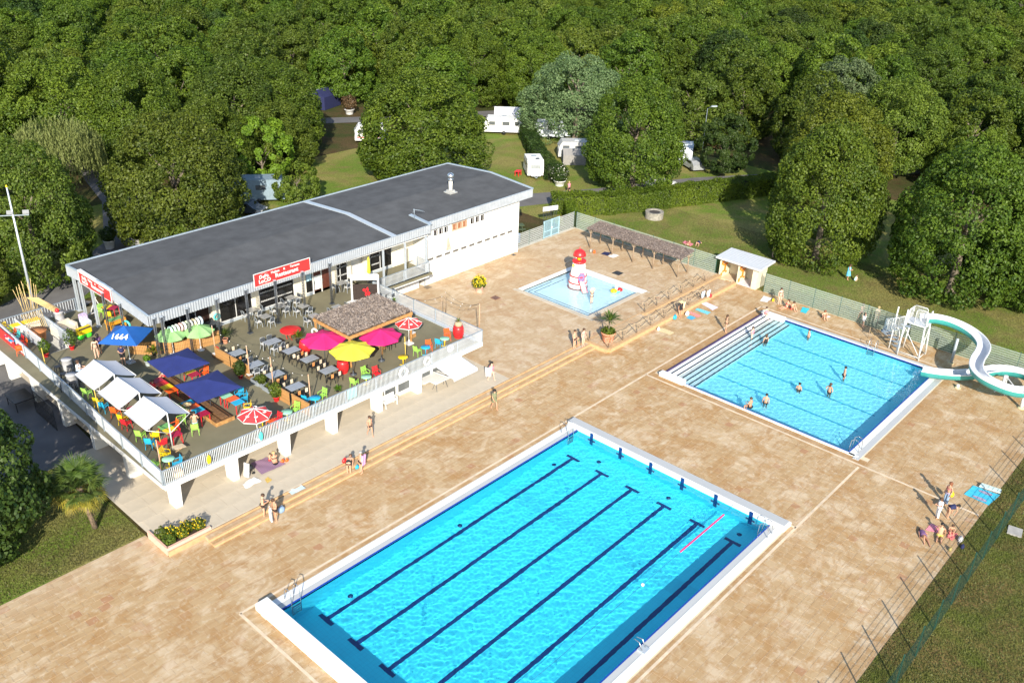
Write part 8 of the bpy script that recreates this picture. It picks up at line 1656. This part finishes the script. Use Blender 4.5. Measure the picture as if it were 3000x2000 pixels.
caravan('white caravan half hidden under the silver willow', 86.2, 69.8, -50, 4.6, m=mat('bluish_white_caravan', (.62, .67, .72), .4)); caravan('grey white caravan with open awning below the silver willow', 80.5, 60.0, -45, 5.2, m=mat('greyish_caravan', (.48, .48, .47), .5)); caravan('motorhome with pale blue roof parked behind the middle of the restaurant roof', 37.5, 73.2, -38, 6.2, 2.3, 2.4, m=mat('pale_blue_camper', (.20, .27, .32), .5), cat='motorhome')
caravan('white camper van just visible between the round tree and the small dark tree', 90.5, 48.5, 30, 4.8, m=MATS['bluish_white_caravan'], cat='camper van'); caravan('white caravan at the right edge between the trees', 146.5, 23.5, -60, 5.5, cat='caravan'); caravan('pale caravan far right at the photo edge above the canopy', 172, 38, -60, 6, m=MATS['bluish_white_caravan'])
caravan('whitish caravan roof far back in the wood on the right', 199.5, 71, -45, 6, H_=4.5, m=MATS['bluish_white_caravan']); caravan('caravan roof peeping from the wood at far upper right', 206, 57, -45, 5, H_=4.0)
def tent(label, x, y, rz, m, s=1.0):
    t = thing('awning_tent', label, 'tent', (x, y, 0), R(rz)); b = MB(); b.add([(-2*s, -1.5*s, 0), (2*s, -1.5*s, 0), (2*s, 1.5*s, 0), (-2*s, 1.5*s, 0), (-2*s, 0, 2.5*s), (2*s, 0, 2.5*s), (-2*s, -1.5*s, 1.7*s), (2*s, -1.5*s, 1.7*s), (2*s, 1.5*s, 1.7*s), (-2*s, 1.5*s, 1.7*s)], [(6, 7, 5, 4), (4, 5, 8, 9), (0, 1, 7, 6), (2, 3, 9, 8), (0, 6, 4, 9, 3), (1, 2, 8, 5, 7)]); b.build('canvas', m, t)
    b = MB(); b.tube([(-2.1*s, 0, 2.52*s), (2.1*s, 0, 2.52*s)], .03, 5); b.build('ridge_pole', GALV, t)
tent('white awning tent behind the long white caravan', 87.5, 79.5, -48, CANVASW, 1.1); tent('grey blue tent at the right edge below the white caravan', 140.5, 16.5, -40, mat('blue_grey_canvas', (.20, .27, .36), .8), 1.5); tent('grey open awning beside the greyish caravan under the willow', 78.3, 58.6, -45, mat('worn_grey_canvas', (.25, .24, .23), .9), .8); tent('dark blue tent deep in the shade behind the middle clearing', 73, 108, 20, CLO['navy'], 1.2)
rtt = thing('plastic_table', 'small red plastic table on the lawn beside the small caravan', 'table', (*at(P0(1190, 398), .3)[:2], 0), R(20)); b = MB(); b.box((0, 0, .62), (1.0, .7, .06)); b.build('top', REDP, rtt)
for sx in (-1, 1):
    for sy in (-1, 1): b = MB(); b.bar((sx*.4, sy*.26, 0), (sx*.38, sy*.24, .6), .07); b.build('leg', REDP, rtt)
def car(label, x, y, rz, m):
    t = thing('parked_car', label, 'car', (x, y, 0), R(rz)); L_, W_ = 4.2, 1.75; pf_ = [(-2.1, .35), (2.05, .35), (2.1, .7), (1.2, .92), (.55, 1.42), (-1.3, 1.45), (-2.0, .95)]; b = MB(); n = len(pf_); b.add([(a, -W_/2, c) for a, c in pf_]+[(a, W_/2, c) for a, c in pf_], [tuple(range(n)), tuple(range(2*n-1, n-1, -1))]+[(i, n+i, n+(i+1) % n, (i+1) % n) for i in range(n)]); b.build('body', m, t)
    b = MB(); b.add([(1.12, -.75, .97), (1.12, .75, .97), (.6, .68, 1.40), (.6, -.68, 1.40)], [(0, 1, 2, 3)]); [b.box((-.4, s*.875, 1.17), (1.6, .02, .34)) for s in (-1, 1)]; b.build('window', DGLASS, t)
    for sx in (-1.3, 1.3):
        for s in (-1, 1): b = MB(); b.lathe([(.32, 0), (.32, .2)], 14); b.v = [(v[0]+sx, (v[2]+.7)*s, v[1]+.32) for v in b.v]; b.build('wheel', BLACKM, t)
    for s in (-1, 1): b = MB(); b.box((2.08, s*.6, .68), (.06, .3, .12)); b.build('headlight', WHITE, t)
car('dark car nose showing beneath the motorhome behind the roof', 33.9, 70.2, -60, mat('dark_car_paint', (.05, .06, .08), .25)); car('white pickup parked behind the hedge on the campsite road', 77.3, 43.2, -30, mat('white_car_paint', (.72, .72, .72), .3)); car('silver car under the trees behind the hedge, partly hidden', 88.6, 46.0, 60, mat('silver_car_paint', (.42, .44, .46), .3, .4))

# FINAL: small masses of petals and leaves count as stuff
for o in bpy.data.objects:
    if o.name.split('.')[0] in ('flowers',): o['kind'] = 'stuff'
